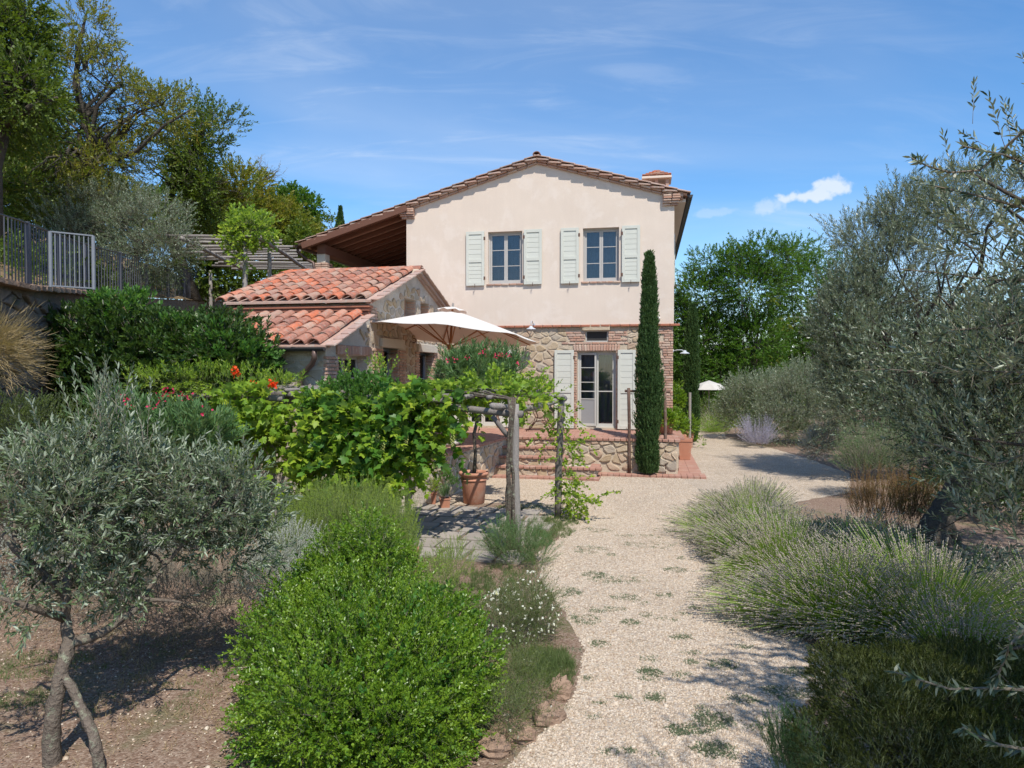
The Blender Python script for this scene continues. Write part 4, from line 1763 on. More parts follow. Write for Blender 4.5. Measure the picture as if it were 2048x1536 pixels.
# brick piers round the doors
z = 1.5
k = 0
while z < 3.3:
    rg = .06
    if z < WD1[3]:
        course(WD1[0] - .55, WD1[0] - .01, z, GU + .0, .1, 0, ab, 1)
        course(WD1[1] + .01, WD1[1] + .42, z, GU + .0, 0, .12, ab, 1)
        course(WD2[0] - .30, WD2[0] - .01, z, GU + .0, .1, 0, ab, 1)
        course(WD2[1] + .01, WD2[1] + .36, z, GU + .0, 0, .12, ab, 1)
    if z < WD3[3]:
        course(WD3[0] - .5, WD3[0] - .01, z, GU + .0, .05, 0, ab, 1)
    z += CH
z = WD3[3] + .01
soldier(WD3[0] - .08, WD3[1] + .15, WD3[3] + .01, WD3[3] + .20, ab, GU + .005, 1)
hl += [(WD1[0] - .62, WD1[1] + .5, 0, WD1[3]), (WD2[0] - .36, WD2[1] + .44, 0, WD2[3]), (WD3[0] - .55, WD3[0], 0, WD3[3]), (WD3[0] - .1, WD3[1] + .17, WD3[3] - .02, WD3[3] + .22)]
for k in range(int((gable_z(UV) - 3.75) / CH)):
    course(UV + .02, UV + .32, 3.75 + k * CH, GU + .005, 0, .1, ab, 1)
hl.append((UV, UV + .4, 3.7, 9))
# bricks inside the far reveals, which face the viewer
for q in (WD1, WD2):
    z = 1.5
    while z < q[3] - .04:
        ab.put((GU - .10, q[1] + .014, z), (0, 0, 0), (.20, .06, .055))
        z += CH
for q in (WD4, WD5):
    z = q[2] + .04
    while z < q[3] - .03:
        ab.put((GU - .13, q[1] + .014, z), (0, 0, 0), (.24, .06, .055))
        z += CH
ab.done()
for q, nm in ((WD1, 0), (WD2, 1)):
    a = q[0] - .22
    b = q[1] + .25
    v, f = soft_box(40 + nm, .015, .05)
    m_ = MB().add(v, f)
    inst('lintel', m_.mesh('lintel', M['lintel']), annex, (GU + .0, (a + b) / 2, q[3] + .11), (0, 0, 0), (.16, b - a, .21))
    hl.append((a - .03, b + .03, q[3] - .02, q[3] + .24))
pl = cells(UV, -.05, 1.3, 5.2, .25, 1.3, hl, seed=21, drop=.2, inside=lambda a, b: b < gable_z(a) - .13)
pl = [p for p in pl if all(b < gable_z(a) - .05 for a, b in p)]
stones(annex, 'stone', pl, lambda a, b, d: (GU + d - .005, a, b), M['stone'], gap=.022, depth=.026, limit=220, seed=5, roundness=.22)
pl = cells(FV, UV, 1.3, 3.7, .24, 1.3, hl, seed=22, inside=lambda a, b: b < gable_z(a) - .13)
pl = [p for p in pl if all(b < gable_z(a) - .05 for a, b in p)]
stones(annex, 'stone', pl, lambda a, b, d: (GU + d - .005, a, b), M['stone'], gap=.03, depth=.028, limit=60, seed=6)
pl = cells(LFT, GU, .8, 2.9, .42, 1.5, [], seed=23)
stones(annex, 'stone', pl, lambda a, b, d: (a, FV - d + .005, b), M['stone'], gap=.04, depth=.02, limit=40, seed=7)

# doors and windows of the annex, set deep in the wall
for q, mt in ((WD1, 'blueframe'), (WD2, 'blueframe'), (WD3, 'frame')):
    mb = MB()
    x = GU - .24
    a, b, c, d = q
    mb.box(x - .05, x, a, a + .06, c, d)
    mb.box(x - .05, x, b - .06, b, c, d)
    mb.box(x - .05, x, a + .06, b - .06, d - .07, d)
    mb.box(x - .05, x, a + .06, b - .06, c, c + .08)
    mb.box(x - .045, x + .004, (a + b) / 2 - .03, (a + b) / 2 + .03, c + .08, d - .07)
    for hz in (.35, .68):
        mb.box(x - .04, x - .004, a + .06, b - .06, c + (d - c) * hz - .012, c + (d - c) * hz + .012)
    fr = mb.build('window', M[mt], annex, bevel=.004)
    p = MB().box(x - .03, x - .026, a + .06, b - .06, c + .08, d - .07)
    p.build('pane', M['glass'], fr)
    p = MB().box(x - .6, x - .20, a - .1, b + .1, c - .1, d + .1)
    p.build('room_beyond', M['curtain'], fr)
for q in (WD4, WD5):
    mb = MB()
    x = GU - .28
    mb.box(x - .04, x, q[0], q[1], q[2], q[3])
    mb.build('blind_niche', M['brick'], annex)

# --- roofs of the annex
tv = Pieces(annex, 'roof_tile', [tile_mesh(.128, .105, .52, .02, 7), tile_mesh(.133, .105, .52, .02, 7)], M['tile'])
tp = Pieces(annex, 'pan_tile', [tile_mesh(.15, .13, .52, .02, 5, True, R(130))], M['tile'])
ROWP = .30


def tiled(v_low, z_low, v_hi, z_hi, u_r, u_l, rows, board):
    d = Vector((0, v_low - v_hi, z_low - z_hi)).normalized()
    side = Vector((1, 0, 0))
    nrm = side.cross(-d)
    L = math.hypot(v_hi - v_low, z_hi - z_low)
    ex = (L - .08) / rows
    n = int((u_r - u_l) / ROWP)
    for c in range(n + 1):
        u = u_r - .14 - c * ROWP
        for k in range(rows):
            p = Vector((u, v_low, z_low)) - d * (k * ex)
            wv = random.uniform(-.012, .012)
            base = p + Vector((wv, 0, 0)) + nrm * .035
            if c or 1:
                m = Matrix((side, -d, nrm)).transposed().to_4x4() @ Matrix.Rotation(random.uniform(-.055, .055), 4, 'Z') @ Matrix.Rotation(-.03 + random.uniform(-.015, .03), 4, 'X') @ Matrix.Rotation(random.uniform(-.05, .05), 4, 'Y')
                tv.put(tuple(base), tuple(m.to_euler()))
            base = p + Vector((ROWP / 2, 0, 0)) + nrm * .045
            m = Matrix((side, -d, nrm)).transposed().to_4x4() @ Matrix.Rotation(-.025, 4, 'X')
            tp.put(tuple(base - d * .06), tuple(m.to_euler()))
    b = MB()
    o = Vector((0, v_low, z_low)) - nrm * .03
    h = Vector((0, v_hi, z_hi)) - nrm * .03
    o = o + nrm * .035
    pts = [(u_r + .1, o.y - .03, o.z), (u_r + .1, h.y, h.z), (u_l, h.y, h.z), (u_l, o.y - .03, o.z)]
    b.add([tuple(q) for q in pts] + [(q[0], q[1], q[2] - .05) for q in pts], [(0, 1, 2, 3), (7, 6, 5, 4), (0, 4, 5, 1), (1, 5, 6, 2), (2, 6, 7, 3), (3, 7, 4, 0)])
    b.build('roof_boarding', M['tile_grey'], annex)


tiled(e1v, e1z - .02, apv, apz - .04, GU + .02, LFT, 8, 1)
tiled(e2v, e2z - .02, e2t, e2tz - .02, GU + .02, LFT + .8, 5, 1)
tv.done('far_roof_tiles')
tp.done('far_pan_tiles')
# rear slope and its verge
b = MB()
b.prism([(apv, apz - .10), (0, apz - .10 + apv * .30), (0, apz - .02 + apv * .30), (apv, apz - .02)], lambda a, c, d: (d, a, c), LFT, GU + .14)
b.build('rear_roof', M['tile_grey'], annex)
vt = Pieces(annex, 'verge_tile', BOXV, M['tile_grey'])
for k in range(9):
    v = apv + .18 + k * .35
    if v > -.1:
        break
    vt.put((GU + .10, v, apz - .0 - (v - apv) * .30 + .02), (-math.atan(.30) - .04, 0, 0), (.24, .40, .03))
    vt.put((GU + .05, v, apz - .0 - (v - apv) * .30 - .07), (-math.atan(.30), 0, 0), (.18, .36, .05))
    vt.put((GU + .02, v, apz - .0 - (v - apv) * .30 - .13), (-math.atan(.30), 0, 0), (.12, .36, .05))
# front verge: weathered flat tiles along the gable edge
for (v0, z0_, v1, z1_, n) in ((e1v, e1z, apv, apz, 9), (e2v, e2z, e2t, e2tz, 6)):
    s_ = (z1_ - z0_) / (v1 - v0)
    for k in range(n):
        t = (k + .5) / n
        vt.put((GU + .20, v0 + (v1 - v0) * t, z0_ + (z1_ - z0_) * t - .02), (math.atan(s_) - .05, 0, 0), (.20, (v1 - v0) / n * 1.12, .03))
        vt.put((GU + .06, v0 + (v1 - v0) * t, z0_ + (z1_ - z0_) * t - .085), (math.atan(s_), 0, 0), (.14, (v1 - v0) / n * .97, .045))
rg = Pieces(annex, 'ridge_tile', [tile_mesh(.135, .12, .50, .02, 8)], M['tile'])
n = int((GU - LFT) / .44) + 1
for k in range(n):
    rg.put((GU + .20 - k * .44, apv, apz - .03), (0, R(-1.5), R(90)), (1, 1, 1))
mb = MB()
mb.prism([(apv - .20, apz - .13), (apv + .2, apz - .13), (apv + .10, apz + .015), (apv - .10, apz + .015)], lambda a, c, d: (d, a, c), LFT, GU + .16)
mb.build('ridge_mortar', M['mortar'], annex)

# brick cornice under the upper eave
mb = MB()
zc = e1z - .12
mb.box(LFT, GU + .08, e1v + .01, UV + .02, zc - .055, zc)
mb.box(LFT, GU + .05, e1v + .04, UV + .02, zc - .125, zc - .060)
mb.box(LFT, GU + .02, e1v + .08, UV + .02, zc - .205, zc - .130)
mb.build('cornice', M['brickred'], annex, bevel=.012)
g_ = gutter(annex, (GU + .12, e2v - .06, e2z - .05), (LFT + .8, e2v - .06, e2z - .05), .075, 'lead')
dp = MB()
dp.tube([(GU - .08, e2v - .06, e2z - .10), (GU - .08, e2v - .06, e2z - .25), (GU - .18, e2v + .04, e2z - .36), (GU - .42, e2v + .10, e2z - .56), (GU - .46, e2v + .12, e2z - .68), (GU - .46, e2v + .12, .9)], .05, 10)
dp.build('downpipe', M['copper'], annex, smooth=True)
# iron wall spike between the lintels
v_, z_ = HG(823, 686, GU)
mb = MB().tube([(GU, v_, z_), (GU + .10, v_, z_ + .02), (GU + .12, v_, z_ + .1), (GU + .04, v_, z_ + .12)], .012, 6)
mb.build('iron_hook', M['rust'], annex)

# ------------------------------------------------------------------ paved terrace, steps, apron
terr = thing('stone_terrace', 'raised brick paved patio with rubble retaining wall and corner steps before the house', 'terrace', HC, HR)
TV = -2.6
SU0 = -4.42                                # left end of the steps: flank of the side terrace
SV = -7.6                                  # the side terrace ends here, behind the vines
mb = MB()
mb.box(SU0, .02, TV + .04, .02, 0, ZF - .05)
mb.build('core', M['mortar'], terr)
mb = MB()
mb.add([(SU0, TV + .04, 0), (SU0, TV + .04, ZF - .052), (SU0 - .62, SV, ZF - .052), (SU0 - .62, SV, 0), (GU, TV + .04, 0), (GU, TV + .04, ZF - .052), (GU, SV, ZF - .052), (GU, SV, 0), ],
       [(0, 1, 2, 3), (3, 2, 6, 7), (1, 5, 6, 2)])
mb.add([(SU0, TV + .04, 0), (SU0, TV + .04, ZF - .052), (SU0, 0, ZF - .052), (GU, 0, ZF - .052), (GU, TV + .04, ZF - .052)], [(1, 2, 3, 4)])
mb.build('side_core', M['mortar_old'], terr)
# paving bricks: laid in courses, joints open
pv = Pieces(terr, 'paving_brick', [soft_box(i, .02, .05) for i in range(4)], M['paver'])
v = TV + .30
r_ = 0
while v < .02:
    u = SU0 - .1 + (.16 if r_ % 2 else 0)
    while u < .0:
        pv.put((u + .15, v + .075, ZF - .028 + random.uniform(-.003, .003)), (0, 0, 0), (.295, .145, .05))
        u += .305
    v += .153
    r_ += 1
v = SV
while v < .02:
    u = GU + (.16 if r_ % 2 else 0)
    lim = SU0 - .62 * max(0, (TV - v)) / (TV - SV) - .12
    while u < min(lim, SU0 - .12) - .1:
        pv.put((u + .15, v + .075, ZF - .028 + random.uniform(-.003, .003)), (0, 0, 0), (.295, .145, .05))
        u += .305
    v += .153
    r_ += 1
pv.done()
# nosing bricks on edge round the rim
ns = Pieces(terr, 'nosing_brick', [soft_box(i, .03, .09) for i in range(4)], M['paver'])
u = SU0
while u < .0:
    ns.put((u + .075, TV + .12, ZF - .03), (0, 0, R(90)), (.30, .142, .065))
    u += .150
n = 34
for i in range(n):
    t = (i + .5) / n
    a = math.atan2(.62, -(SV - TV))
    ns.put((SU0 - .62 * t - .10, TV + (SV - TV) * t, ZF - .03), (0, 0, -a), (.30, .142, .065))
# rubble faces
pl = cells(SU0, 0, .10, ZF - .08, .24, 1.35, [], seed=31, drop=.28)
stones(terr, 'stone', pl, lambda a, b, d: (a, TV + .035 - d, b), M['stone'], gap=.013, depth=.03, limit=150, seed=8, roundness=.2)
Ls = math.hypot(.62, SV - TV)
dirv = Vector((-.62, SV - TV, 0)) / Ls
nrm = Vector((-dirv.y, dirv.x, 0))
pl = cells(0, Ls, .02, ZF - .08, .34, 1.3, [], seed=32)
stones(terr, 'stone', pl, lambda a, b, d: tuple(Vector((SU0, TV + .04, 0)) + dirv * a + nrm * (d - .002) + Vector((0, 0, b))), M['stone'], gap=.025, depth=.03, limit=110, seed=9)
pl = cells(TV + .04, 0, .10, ZF - .08, .34, 1.35, [], seed=33)
stones(terr, 'stone', pl, lambda a, b, d: (.02 + d, a, b), M['stone'], gap=.022, depth=.025, limit=60, seed=10)
# steps
RUN = .28
stp = [(1, HF(1122, 890, TV - RUN)[0]), (2, HF(1128, 905, TV - 2 * RUN)[0]), (3, HF(1196, 925, TV - 3 * RUN)[0])]
RISE = (ZF - .06) / 4
for i, ur in stp:
    zt_ = ZF - RISE * i
    a0 = SU0 - .62 * (RUN * i) / (TV - SV) - .02
    mb = MB().box(a0, ur - .04, TV - RUN * i + .04, TV + .05, 0, zt_ - .055)
    so_ = mb.build('step', M['mortar_old'], terr, bevel=.01)
    pl = cells(a0, ur - .04, .02 + max(0, zt_ - .055 - RISE), zt_ - .06, .3, 2.0, [], seed=50 + i)
    stones(terr, 'riser_stone', pl, lambda a, b, d: (a, TV - RUN * i + .04 - d, b), M['stone'], gap=.012, depth=.018, limit=60, seed=70 + i, roundness=.2)
    u = a0
    while u < ur - .05:
        ns.put((u + .075, TV - RUN * i + .13, zt_ - .028), (random.uniform(-.02, .02), 0, R(90)), (.30, .142, .058))
        u += .150
    k = 0
    while k * .15 < RUN * i and i < 4:
        # returns along the right end
        ns.put((ur - .10, TV - RUN * i + .36 + k * .15, zt_ - .03), (0, 0, 0), (.24, .142, .05))
        k += 1
# ground apron of bricks along the foot of the wall and round the right corner
ap = Pieces(terr, 'apron_brick', [soft_box(i, .02, .05) for i in range(4)], M['paver'])
u = SU0 - .2
while u < .62:
    vv = TV - RUN * 4 if u < stp[2][1] - .1 else TV - .30
    vv2 = vv
    for row in range(4 if u < stp[2][1] - .1 else 2):
        ap.put((u + .075, vv + .16 + row * .30, .03), (0, 0, R(90)), (.295, .145, .06))
    u += .152
v = TV + .2
while v < 5.5:
    for row in range(2):
        ap.put((.18 + row * .30 - (.0), v + .075, .03), (0, 0, 0), (.295, .145, .06))
    v += .153
ap.done()
ns.done()

# flagstones under the pergola
fl = thing('flagstone_floor', 'square grey stone slabs with grassy joints under the vine pergola', 'paving', (0, 0, 0))
fv = Pieces(fl, 'flagstone', [soft_box(i, .02, .03) for i in range(4)], M['slab'])
FO = GP(960, 1095)
fx, fy = Vector((math.cos(R(-14)), math.sin(R(-14)), 0)), Vector((math.sin(R(14)), math.cos(R(14)), 0))
for i in range(-7, 4):
    for j in range(-1, 6):
        p = FO + fx * (i * .43 + (.2 if j % 2 else 0)) + fy * (j * .52)
        if p.x > .62 or p.x + (13.6 - p.y) * .25 > 1.15:
            continue
        fv.put((p.x, p.y, .012 + random.uniform(-.006, .004)), (0, 0, R(-14) + random.uniform(-.03, .03)), (.40 * random.uniform(.85, 1.02), .49 * random.uniform(.9, 1.02), .05))

# ------------------------------------------------------------------ retaining wall with drystone face, and the iron fence
rw = thing('drystone_retaining_wall', 'dark drystone wall holding up the hillside under the iron railing', 'wall', (0, 0, 0))
mb = MB()
for a, b in zip(WALL, WALL[1:]):
    mb.add([(a.x, a.y, 0), (b.x, b.y, 0), (b.x, b.y, wall_top(b.y)), (a.x, a.y, wall_top(a.y)), (a.x - .5, a.y, wall_top(a.y) + .02), (b.x - .5, b.y, wall_top(b.y) + .02)],
           [(0, 1, 2, 3), (3, 2, 5, 4)])
mb.build('core', M['stone_dark'], rw)
seg = [(WALL[1], WALL[2]), (WALL[2], WALL[3])]
for si, (a, b) in enumerate(seg):
    L = (b - a).length
    d = (b - a) / L
    nn = Vector((d.y, -d.x))
    pl = cells(0, L if si == 0 else 2.6, 2.0, wall_top(a.y) - .06, .36, 2.6, [], seed=60 + si)
    stones(rw, 'stone', pl, lambda p, q, e: (a.x + d.x * p + nn.x * e, a.y + d.y * p + nn.y * e, q), M['stone_dark'], gap=.008, depth=.05, limit=150, seed=12 + si, roundness=.15)
cs = Pieces(rw, 'coping_stone', BOXV, M['rock'])
for a, b in seg:
    L = (b - a).length
    k = 0
    while k < L:
        l = random.uniform(.3, .5)
        p = a.lerp(b, min(1, (k + l / 2) / L))
        cs.put((p.x + .02, p.y, wall_top(p.y) + .03), (0, 0, math.atan2(b.y - a.y, b.x - a.x)), (l - .015, .36, .09))
        k += l

fence = thing('iron_fence', 'long grey iron railing with upright bars running along top of retaining wall', 'fence', (-7.8, 11, 4))
VEG.append(fence)
bars = []
FP = [Vector((-7.15, 8.0)), Vector((-7.8, 11.0)), Vector((-8.6, 13.2))]


def fpt(px):
    """point on the wall line seen at px"""
    r = ray(px, 500)
    k = r.x / r.y
    lo, hi = 6.0, 48.0
    for _ in range(50):
        m = (lo + hi) / 2
        if wall_x(m) - .22 < k * m:
            hi = m
        else:
            lo = m
    y = (lo + hi) / 2
    return Vector((k * y, y, 0))


FT = lambda y: 3.98 + max(-3, y - 11) * .088
bm_, rm_ = MB(), MB()
pa = fpt(-40)
pb = fpt(462)
Lf = (pb - pa).length
barme = MB().tube([(0, 0, .06), (0, 0, 1.12)], .011, 5).mesh('bar', M['iron'])
postme = MB().box(-.025, .025, -.025, .025, -.1, 1.17).mesh('post', M['iron'])
s_ = 0.0
k = 0
pts = []
while s_ < Lf:
    t = s_ / Lf
    # spacing .125 m along the wall
    y = pa.y + (pb.y - pa.y) * t
    p = Vector((wall_x(y) - .22, y, FT(y) + .03))
    pts.append(p)
    if k % 12 == 3:
        inst('post', postme, fence, p)
    else:
        inst('bar', barme, fence, p)
    s_ += .20 if y < 15 else .26
    k += 1
for zz_, w_ in ((1.14, .045), (.08, .03)):
    mb = MB()
    q = pts[::6] + [pts[-1]]
    for a, b in zip(q, q[1:]):
        mb.bar(a + Vector((0, 0, zz_)), b + Vector((0, 0, zz_)), w_, .018)
    mb.build('rail', M['iron'], fence)

# the gate leaf standing before the fence
g0, g1 = AT(100, 463, 10.9), AT(186, 463, 11.25)
gate = thing('iron_gate', 'lighter steel gate panel with close bars standing before the railing', 'gate', (0, 0, 0))
zt_, zb_ = g0.z, AT(100, 574, 10.9).z
for p in (g0, g1):
    MB().tube([(p.x, p.y, zb_), (p.x, p.y, zt_)], .028, 8).build('upright', M['steel'], gate)
for z in (zt_, zb_ + .02):
    MB().bar((g0.x, g0.y, z), (g1.x, g1.y, z), .03, .02).build('rail', M['steel'], gate)
for i in range(1, 9):
    p = g0.lerp(g1, i / 9)
    inst('bar', MB().tube([(0, 0, 0), (0, 0, zt_ - zb_)], .008, 5).mesh('bar', M['steel']), gate, (p.x, p.y, zb_))

# ------------------------------------------------------------------ high pergola of poles behind the annex
hp_ = thing('pole_pergola', 'high pergola of many grey poles behind the annex roof', 'pergola', (0, 0, 0))
ZP = 6.75
for i in range(13):
    y = 21.0 + i * .56
    xr = -7.15 - (y - 21) * .11
    xl = xr - 3.3 - (i % 3) * .3
    q = wob((xl, y, ZP + random.uniform(-.03, .03)), (xr + random.uniform(-.1, .25), y + random.uniform(-.1, .1), ZP + random.uniform(-.03, .03)), 6, .006)
    MB().tube(q, [.055, .05, .05, .046, .045, .042, .04], 8, rough=.06).build('pole', M['wood'], hp_, smooth=True)
for (x0, y0, x1, y1) in ((-7.55, 20.8, -8.1, 28), (-9.9, 20.8, -10.6, 28)):
    MB().tube(wob((x0, y0, ZP - .10), (x1, y1, ZP - .10), 6, .004), .065, 8, rough=.06).build('beam', M['wood'], hp_, smooth=True)
for px, Y in ((488, 21.1), (538, 22.5), (420, 27.5)):
    p = AT(px, 540, Y)
    MB().tube(wob((p.x, p.y, 4.1), (p.x + .03, p.y, ZP - .12), 4, .01), [.085, .08, .075, .075, .07], 8, rough=.08).build('post', M['wood'], hp_, smooth=True)
p = AT(488, 540, 21.1)
MB().tube([(p.x - .08, p.y, ZP - .62), (p.x - .62, p.y, ZP - .10)], .045, 8).build('brace', M['wood'], hp_, smooth=True)

# ------------------------------------------------------------------ vine pergola in front
vp = thing('vine_pergola', 'rustic grey timber pergola of crooked logs over the flagstones', 'pergola', (0, 0, 0))
P3 = GP(1116, 1035)
JD = Vector((.33, .944, 0))
RD = Vector((-.944, .33, 0))
P2 = P3 - JD * 2.5
P1 = P2 + RD * 1.75
TOPZ = lambda px, py, Y: AT(px, py, Y).z


def log(a, b, r0, r1, name='beam', n=7, w=.012, rg=.045, sides=9):
    q = wob(a, b, n, w)
    rr = [r0 + (r1 - r0) * i / n for i in range(n + 1)]
    return MB().tube(q, rr, sides, rough=rg).build(name, M['wood'], vp, smooth=True)


zp = AT(1022, 808, P2.y).z
log((P1.x, P1.y, 0), (P1.x - .02, P1.y, zp + .1), .055, .045, 'post', w=.006)
log((P2.x + .06, P2.y, 0), (P2.x + .03, P2.y, zp), .062, .058, 'post', w=.006)
log((P3.x, P3.y, 0), (P3.x + .07, P3.y, zp + .02), .065, .06, 'post', w=.008)
a = AT(880, 812, P2.y + .55)
b = AT(1045, 829, P2.y - .02)
log(a, b, .05, .055, w=.01)
a = AT(960, 800, 13.0)
b = AT(1127, 800, 12.7)
q = [AT(985, 812, P2.y - .3), AT(1005, 814, P2.y + .1), AT(1030, 817, P2.y + .6), AT(1060, 816, P2.y + 1.2), AT(1090, 809, P3.y - .6), AT(1110, 802, P3.y - .1), AT(1129, 797, P3.y + .35)]
MB().tube(q, [.05, .05, .052, .055, .055, .055, .058], 9, rough=.05).build('beam', M['wood'], vp, smooth=True)
a = AT(984, 832, P2.y)
b = AT(1016, 872, P2.y)
log(a, b, .035, .04, 'brace', 4)
log(AT(1108, 822, 12.65), AT(1096, 812, 12.6), .03, .03, 'brace', 2)
# rails running left, to the far end post
fr = lambda t_, dz=0, s_=0: P2 + RD * t_ + JD * s_ + Vector((0, 0, zp + .02 + t_ * .02 + dz))
log(fr(6.4), fr(3.6), .055, .06, w=.006)
log(fr(3.7), fr(1.0), .05, .05, w=.006)
log(fr(6.2, -.08, -.25), fr(3.9, -.06, -.25), .045, .05, w=.006)
log(fr(5.9, .03, 1.1), fr(3.6, .02, 1.1), .05, .05, w=.006)
log(fr(5.2, .10, .5), fr(3.6, .08, .6), .035, .04, w=.006)
log(fr(6.3, .10, .4), fr(5.0, .10, .4), .035, .04, w=.006)
for t_ in (5.2, 4.3, 3.0):
    p = fr(t_, -.03)
    log((p.x, p.y, 0), (p.x, p.y, p.z), .06, .055, 'post', w=.006)
# joists that throw the striped shade on the slabs
for i in range(1, 13):
    t_ = i * .36
    log(fr(t_, .07, -.1), fr(t_, .09, 2.6 if t_ < 2.6 else 1.3), .034, .028, 'joist', 5, .008)
log(fr(-.1, 0, 2.5), fr(2.9, 0, 2.5), .045, .045, 'beam', w=.006)

# ------------------------------------------------------------------ big parasol
UB = GP(888, 890, ZF)
um = thing('garden_parasol', 'large cream canvas parasol on a wooden pole on the side terrace', 'parasol', UB)
apx = AT(905, 622, UB.y + .1)
rel = apx - UB
mb = MB().tube([(0, 0, .05), rel * .5, rel + Vector((0, 0, .04))], .028, 12)
mb.build('pole', M['teak'], um, smooth=True)
axis = rel.normalized()
tilt = Matrix.Rotation(R(5.0), 4, 'Y') @ Matrix.Rotation(R(-3.5), 4, 'X')
HR_ = 2.08
rimz = -.56
NR = 8
TM = Matrix.Translation(rel) @ tilt


def canopy_pt(a, r):
    # r 0..1, octagonal with scalloped sag between the ribs
    k = a / (2 * math.pi / NR)
    f = k - math.floor(k)
    octa = math.cos(math.pi / NR) / math.cos((f - .5) * 2 * math.pi / NR)
    sag = -math.sin(f * math.pi) * .05 * r
    rad = HR_ * r * (octa * .6 + .4 * octa)
    return TM @ Vector((rad * math.cos(a), rad * math.sin(a), rimz * (r ** 1.18) + sag * (1 if r < 1 else .6)))


mb = MB()
RN, AN = 10, 48
for layer in (0, -.008):
    for i in range(RN + 1):
        for k in range(AN):
            p = canopy_pt(2 * math.pi * k / AN + R(11), i / RN)
            mb.v.append((p.x, p.y, p.z + layer))
for layer in (0, 1):
    o = layer * (RN + 1) * AN
    for i in range(RN):
        for k in range(AN):
            f = (o + i * AN + k, o + (i + 1) * AN + k, o + (i + 1) * AN + (k + 1) % AN, o + i * AN + (k + 1) % AN)
            mb.f.append(f if layer == 0 else tuple(reversed(f)))
for k in range(AN):
    a_, b_ = RN * AN + k, RN * AN + (k + 1) % AN
    o = (RN + 1) * AN
    mb.f.append((a_, a_ + o, b_ + o, b_))


def canvas_mat():
    m = bpy.data.materials.new('parasol_canvas')
    m.use_nodes = True
    t = m.node_tree
    b = t.nodes['Principled BSDF']
    b.inputs['Base Color'].default_value = (.74, .71, .65, 1)
    b.inputs['Roughness'].default_value = .9
    tr = nd(t, "ShaderNodeBsdfTranslucent")
    tr.inputs[0].default_value = (.70, .44, .32, 1)
    ms = nd(t, "ShaderNodeMixShader")
    ms.inputs[0].default_value = .24
    lk(t, b.outputs[0], ms.inputs[1])
    lk(t, tr.outputs[0], ms.inputs[2])
    lk(t, ms.outputs[0], t.nodes['Material Output'].inputs[0])
    return m


M['parasol'] = canvas_mat()
mb.build('canopy', M['parasol'], um, smooth=False)
mb = MB()
for i in range(3):
    for k in range(24):
        a = 2 * math.pi * k / 24
        r = (.02, .2, .36)[i]
        z = (.10, .055 + .012 * math.sin(a * 4), -.0 + .02 * math.sin(a * 8))[i]
        mb.v.append(tuple(TM @ Vector((r * math.cos(a), r * math.sin(a), z))))
mb.f = [(i * 24 + k, (i + 1) * 24 + k, (i + 1) * 24 + (k + 1) % 24, i * 24 + (k + 1) % 24) for i in range(2) for k in range(24)]
mb.f.append(tuple(range(24)))
mb.build('vent_cap', M['parasol'], um, smooth=True)
MB().tube([TM @ Vector((0, 0, .08)), TM @ Vector((0, 0, .19))], [.03, .022], 10).build('finial', M['wood'], um)
hub = rel * .735
for k in range(NR):
    a = 2 * math.pi * k / NR + R(11)
    # rib under the cloth and strut down to the hub
    p0 = canopy_pt(a, .03) - Vector((0, 0, .03))
    p1 = canopy_pt(a, .5) - Vector((0, 0, .03))
    p2 = canopy_pt(a, .985) - Vector((0, 0, .028))
    rb_ = MB().bar(p0, p1, .03, .025).bar(p1, p2, .028, .022).build('rib', M['teak'], um)
    MB().bar(hub + Vector((math.cos(a) * .05, math.sin(a) * .05, 0)), canopy_pt(a, .52) - Vector((0, 0, .05)), .026, .02).build('strut', M['teak'], rb_)
MB().lathe([(.03, -.09), (.07, -.07), (.075, .03), (.03, .05)], 14).build('hub', M['teak'], um, loc=tuple(hub), smooth=True)
bs = thing('parasol_base', 'round pale stone parasol foot on brick terrace', 'parasol base', UB)
MB().lathe([(.0, .0), (.30, .0), (.37, .03), (.39, .07), (.36, .115), (.28, .13), (.06, .135), (.05, .145), (.045, .32), (.03, .32), (.0, .32)], 32).build('stone_disc', M['concrete_shade'], bs, smooth=True)

# far white parasol behind the house; dappled shade put into its grey colour
q = AT(1418, 778, 31)
t = thing('far_parasol', 'white parasol with shade painted grey, half hidden behind cypress at end of drive', 'parasol', (q.x, q.y, 0))
MB().tube([(0, 0, 0), (0, 0, q.z + .35)], .025, 8).build('pole', M['wood'], t)
mb = MB()
for i in range(3):
    for k in range(8):
        a = math.pi / 4 * k
        r = (.02, .5, .85)[i]
        mb.v.append((r * math.cos(a), r * math.sin(a), q.z + (.38, .22, -.02)[i]))
for i in range(2):
    for k in range(8):
        mb.f.append((i * 8 + k, (i + 1) * 8 + k, (i + 1) * 8 + (k + 1) % 8, i * 8 + (k + 1) % 8))
mb.build('canopy', M['concrete_shade'], t)

# ------------------------------------------------------------------ pots
def round_pot(name, label, base, r, h, group=None, soil=True):
    t = thing(name, label, 'pot', base, 0, group)
    MB().lathe([(0, 0), (r * .74, 0), (r * .78, .01), (r * .93, h * .72), (r * .94, h * .74), (r * 1.0, h * .745), (r * 1.0, h * .77), (r * .94, h * .775), (r * .96, h * .88),
                (r * 1.06, h * .89), (r * 1.13, h * .93), (r * 1.13, h * .985), (r * 1.08, h), (r * .95, h), (r * .93, h * .9)], 32).build('body', M['pot'], t, smooth=True)
    if soil:
        MB().lathe([(0, h * .92), (r * .95, h * .91)], 24).build('soil', M['soil'], t)
    return t


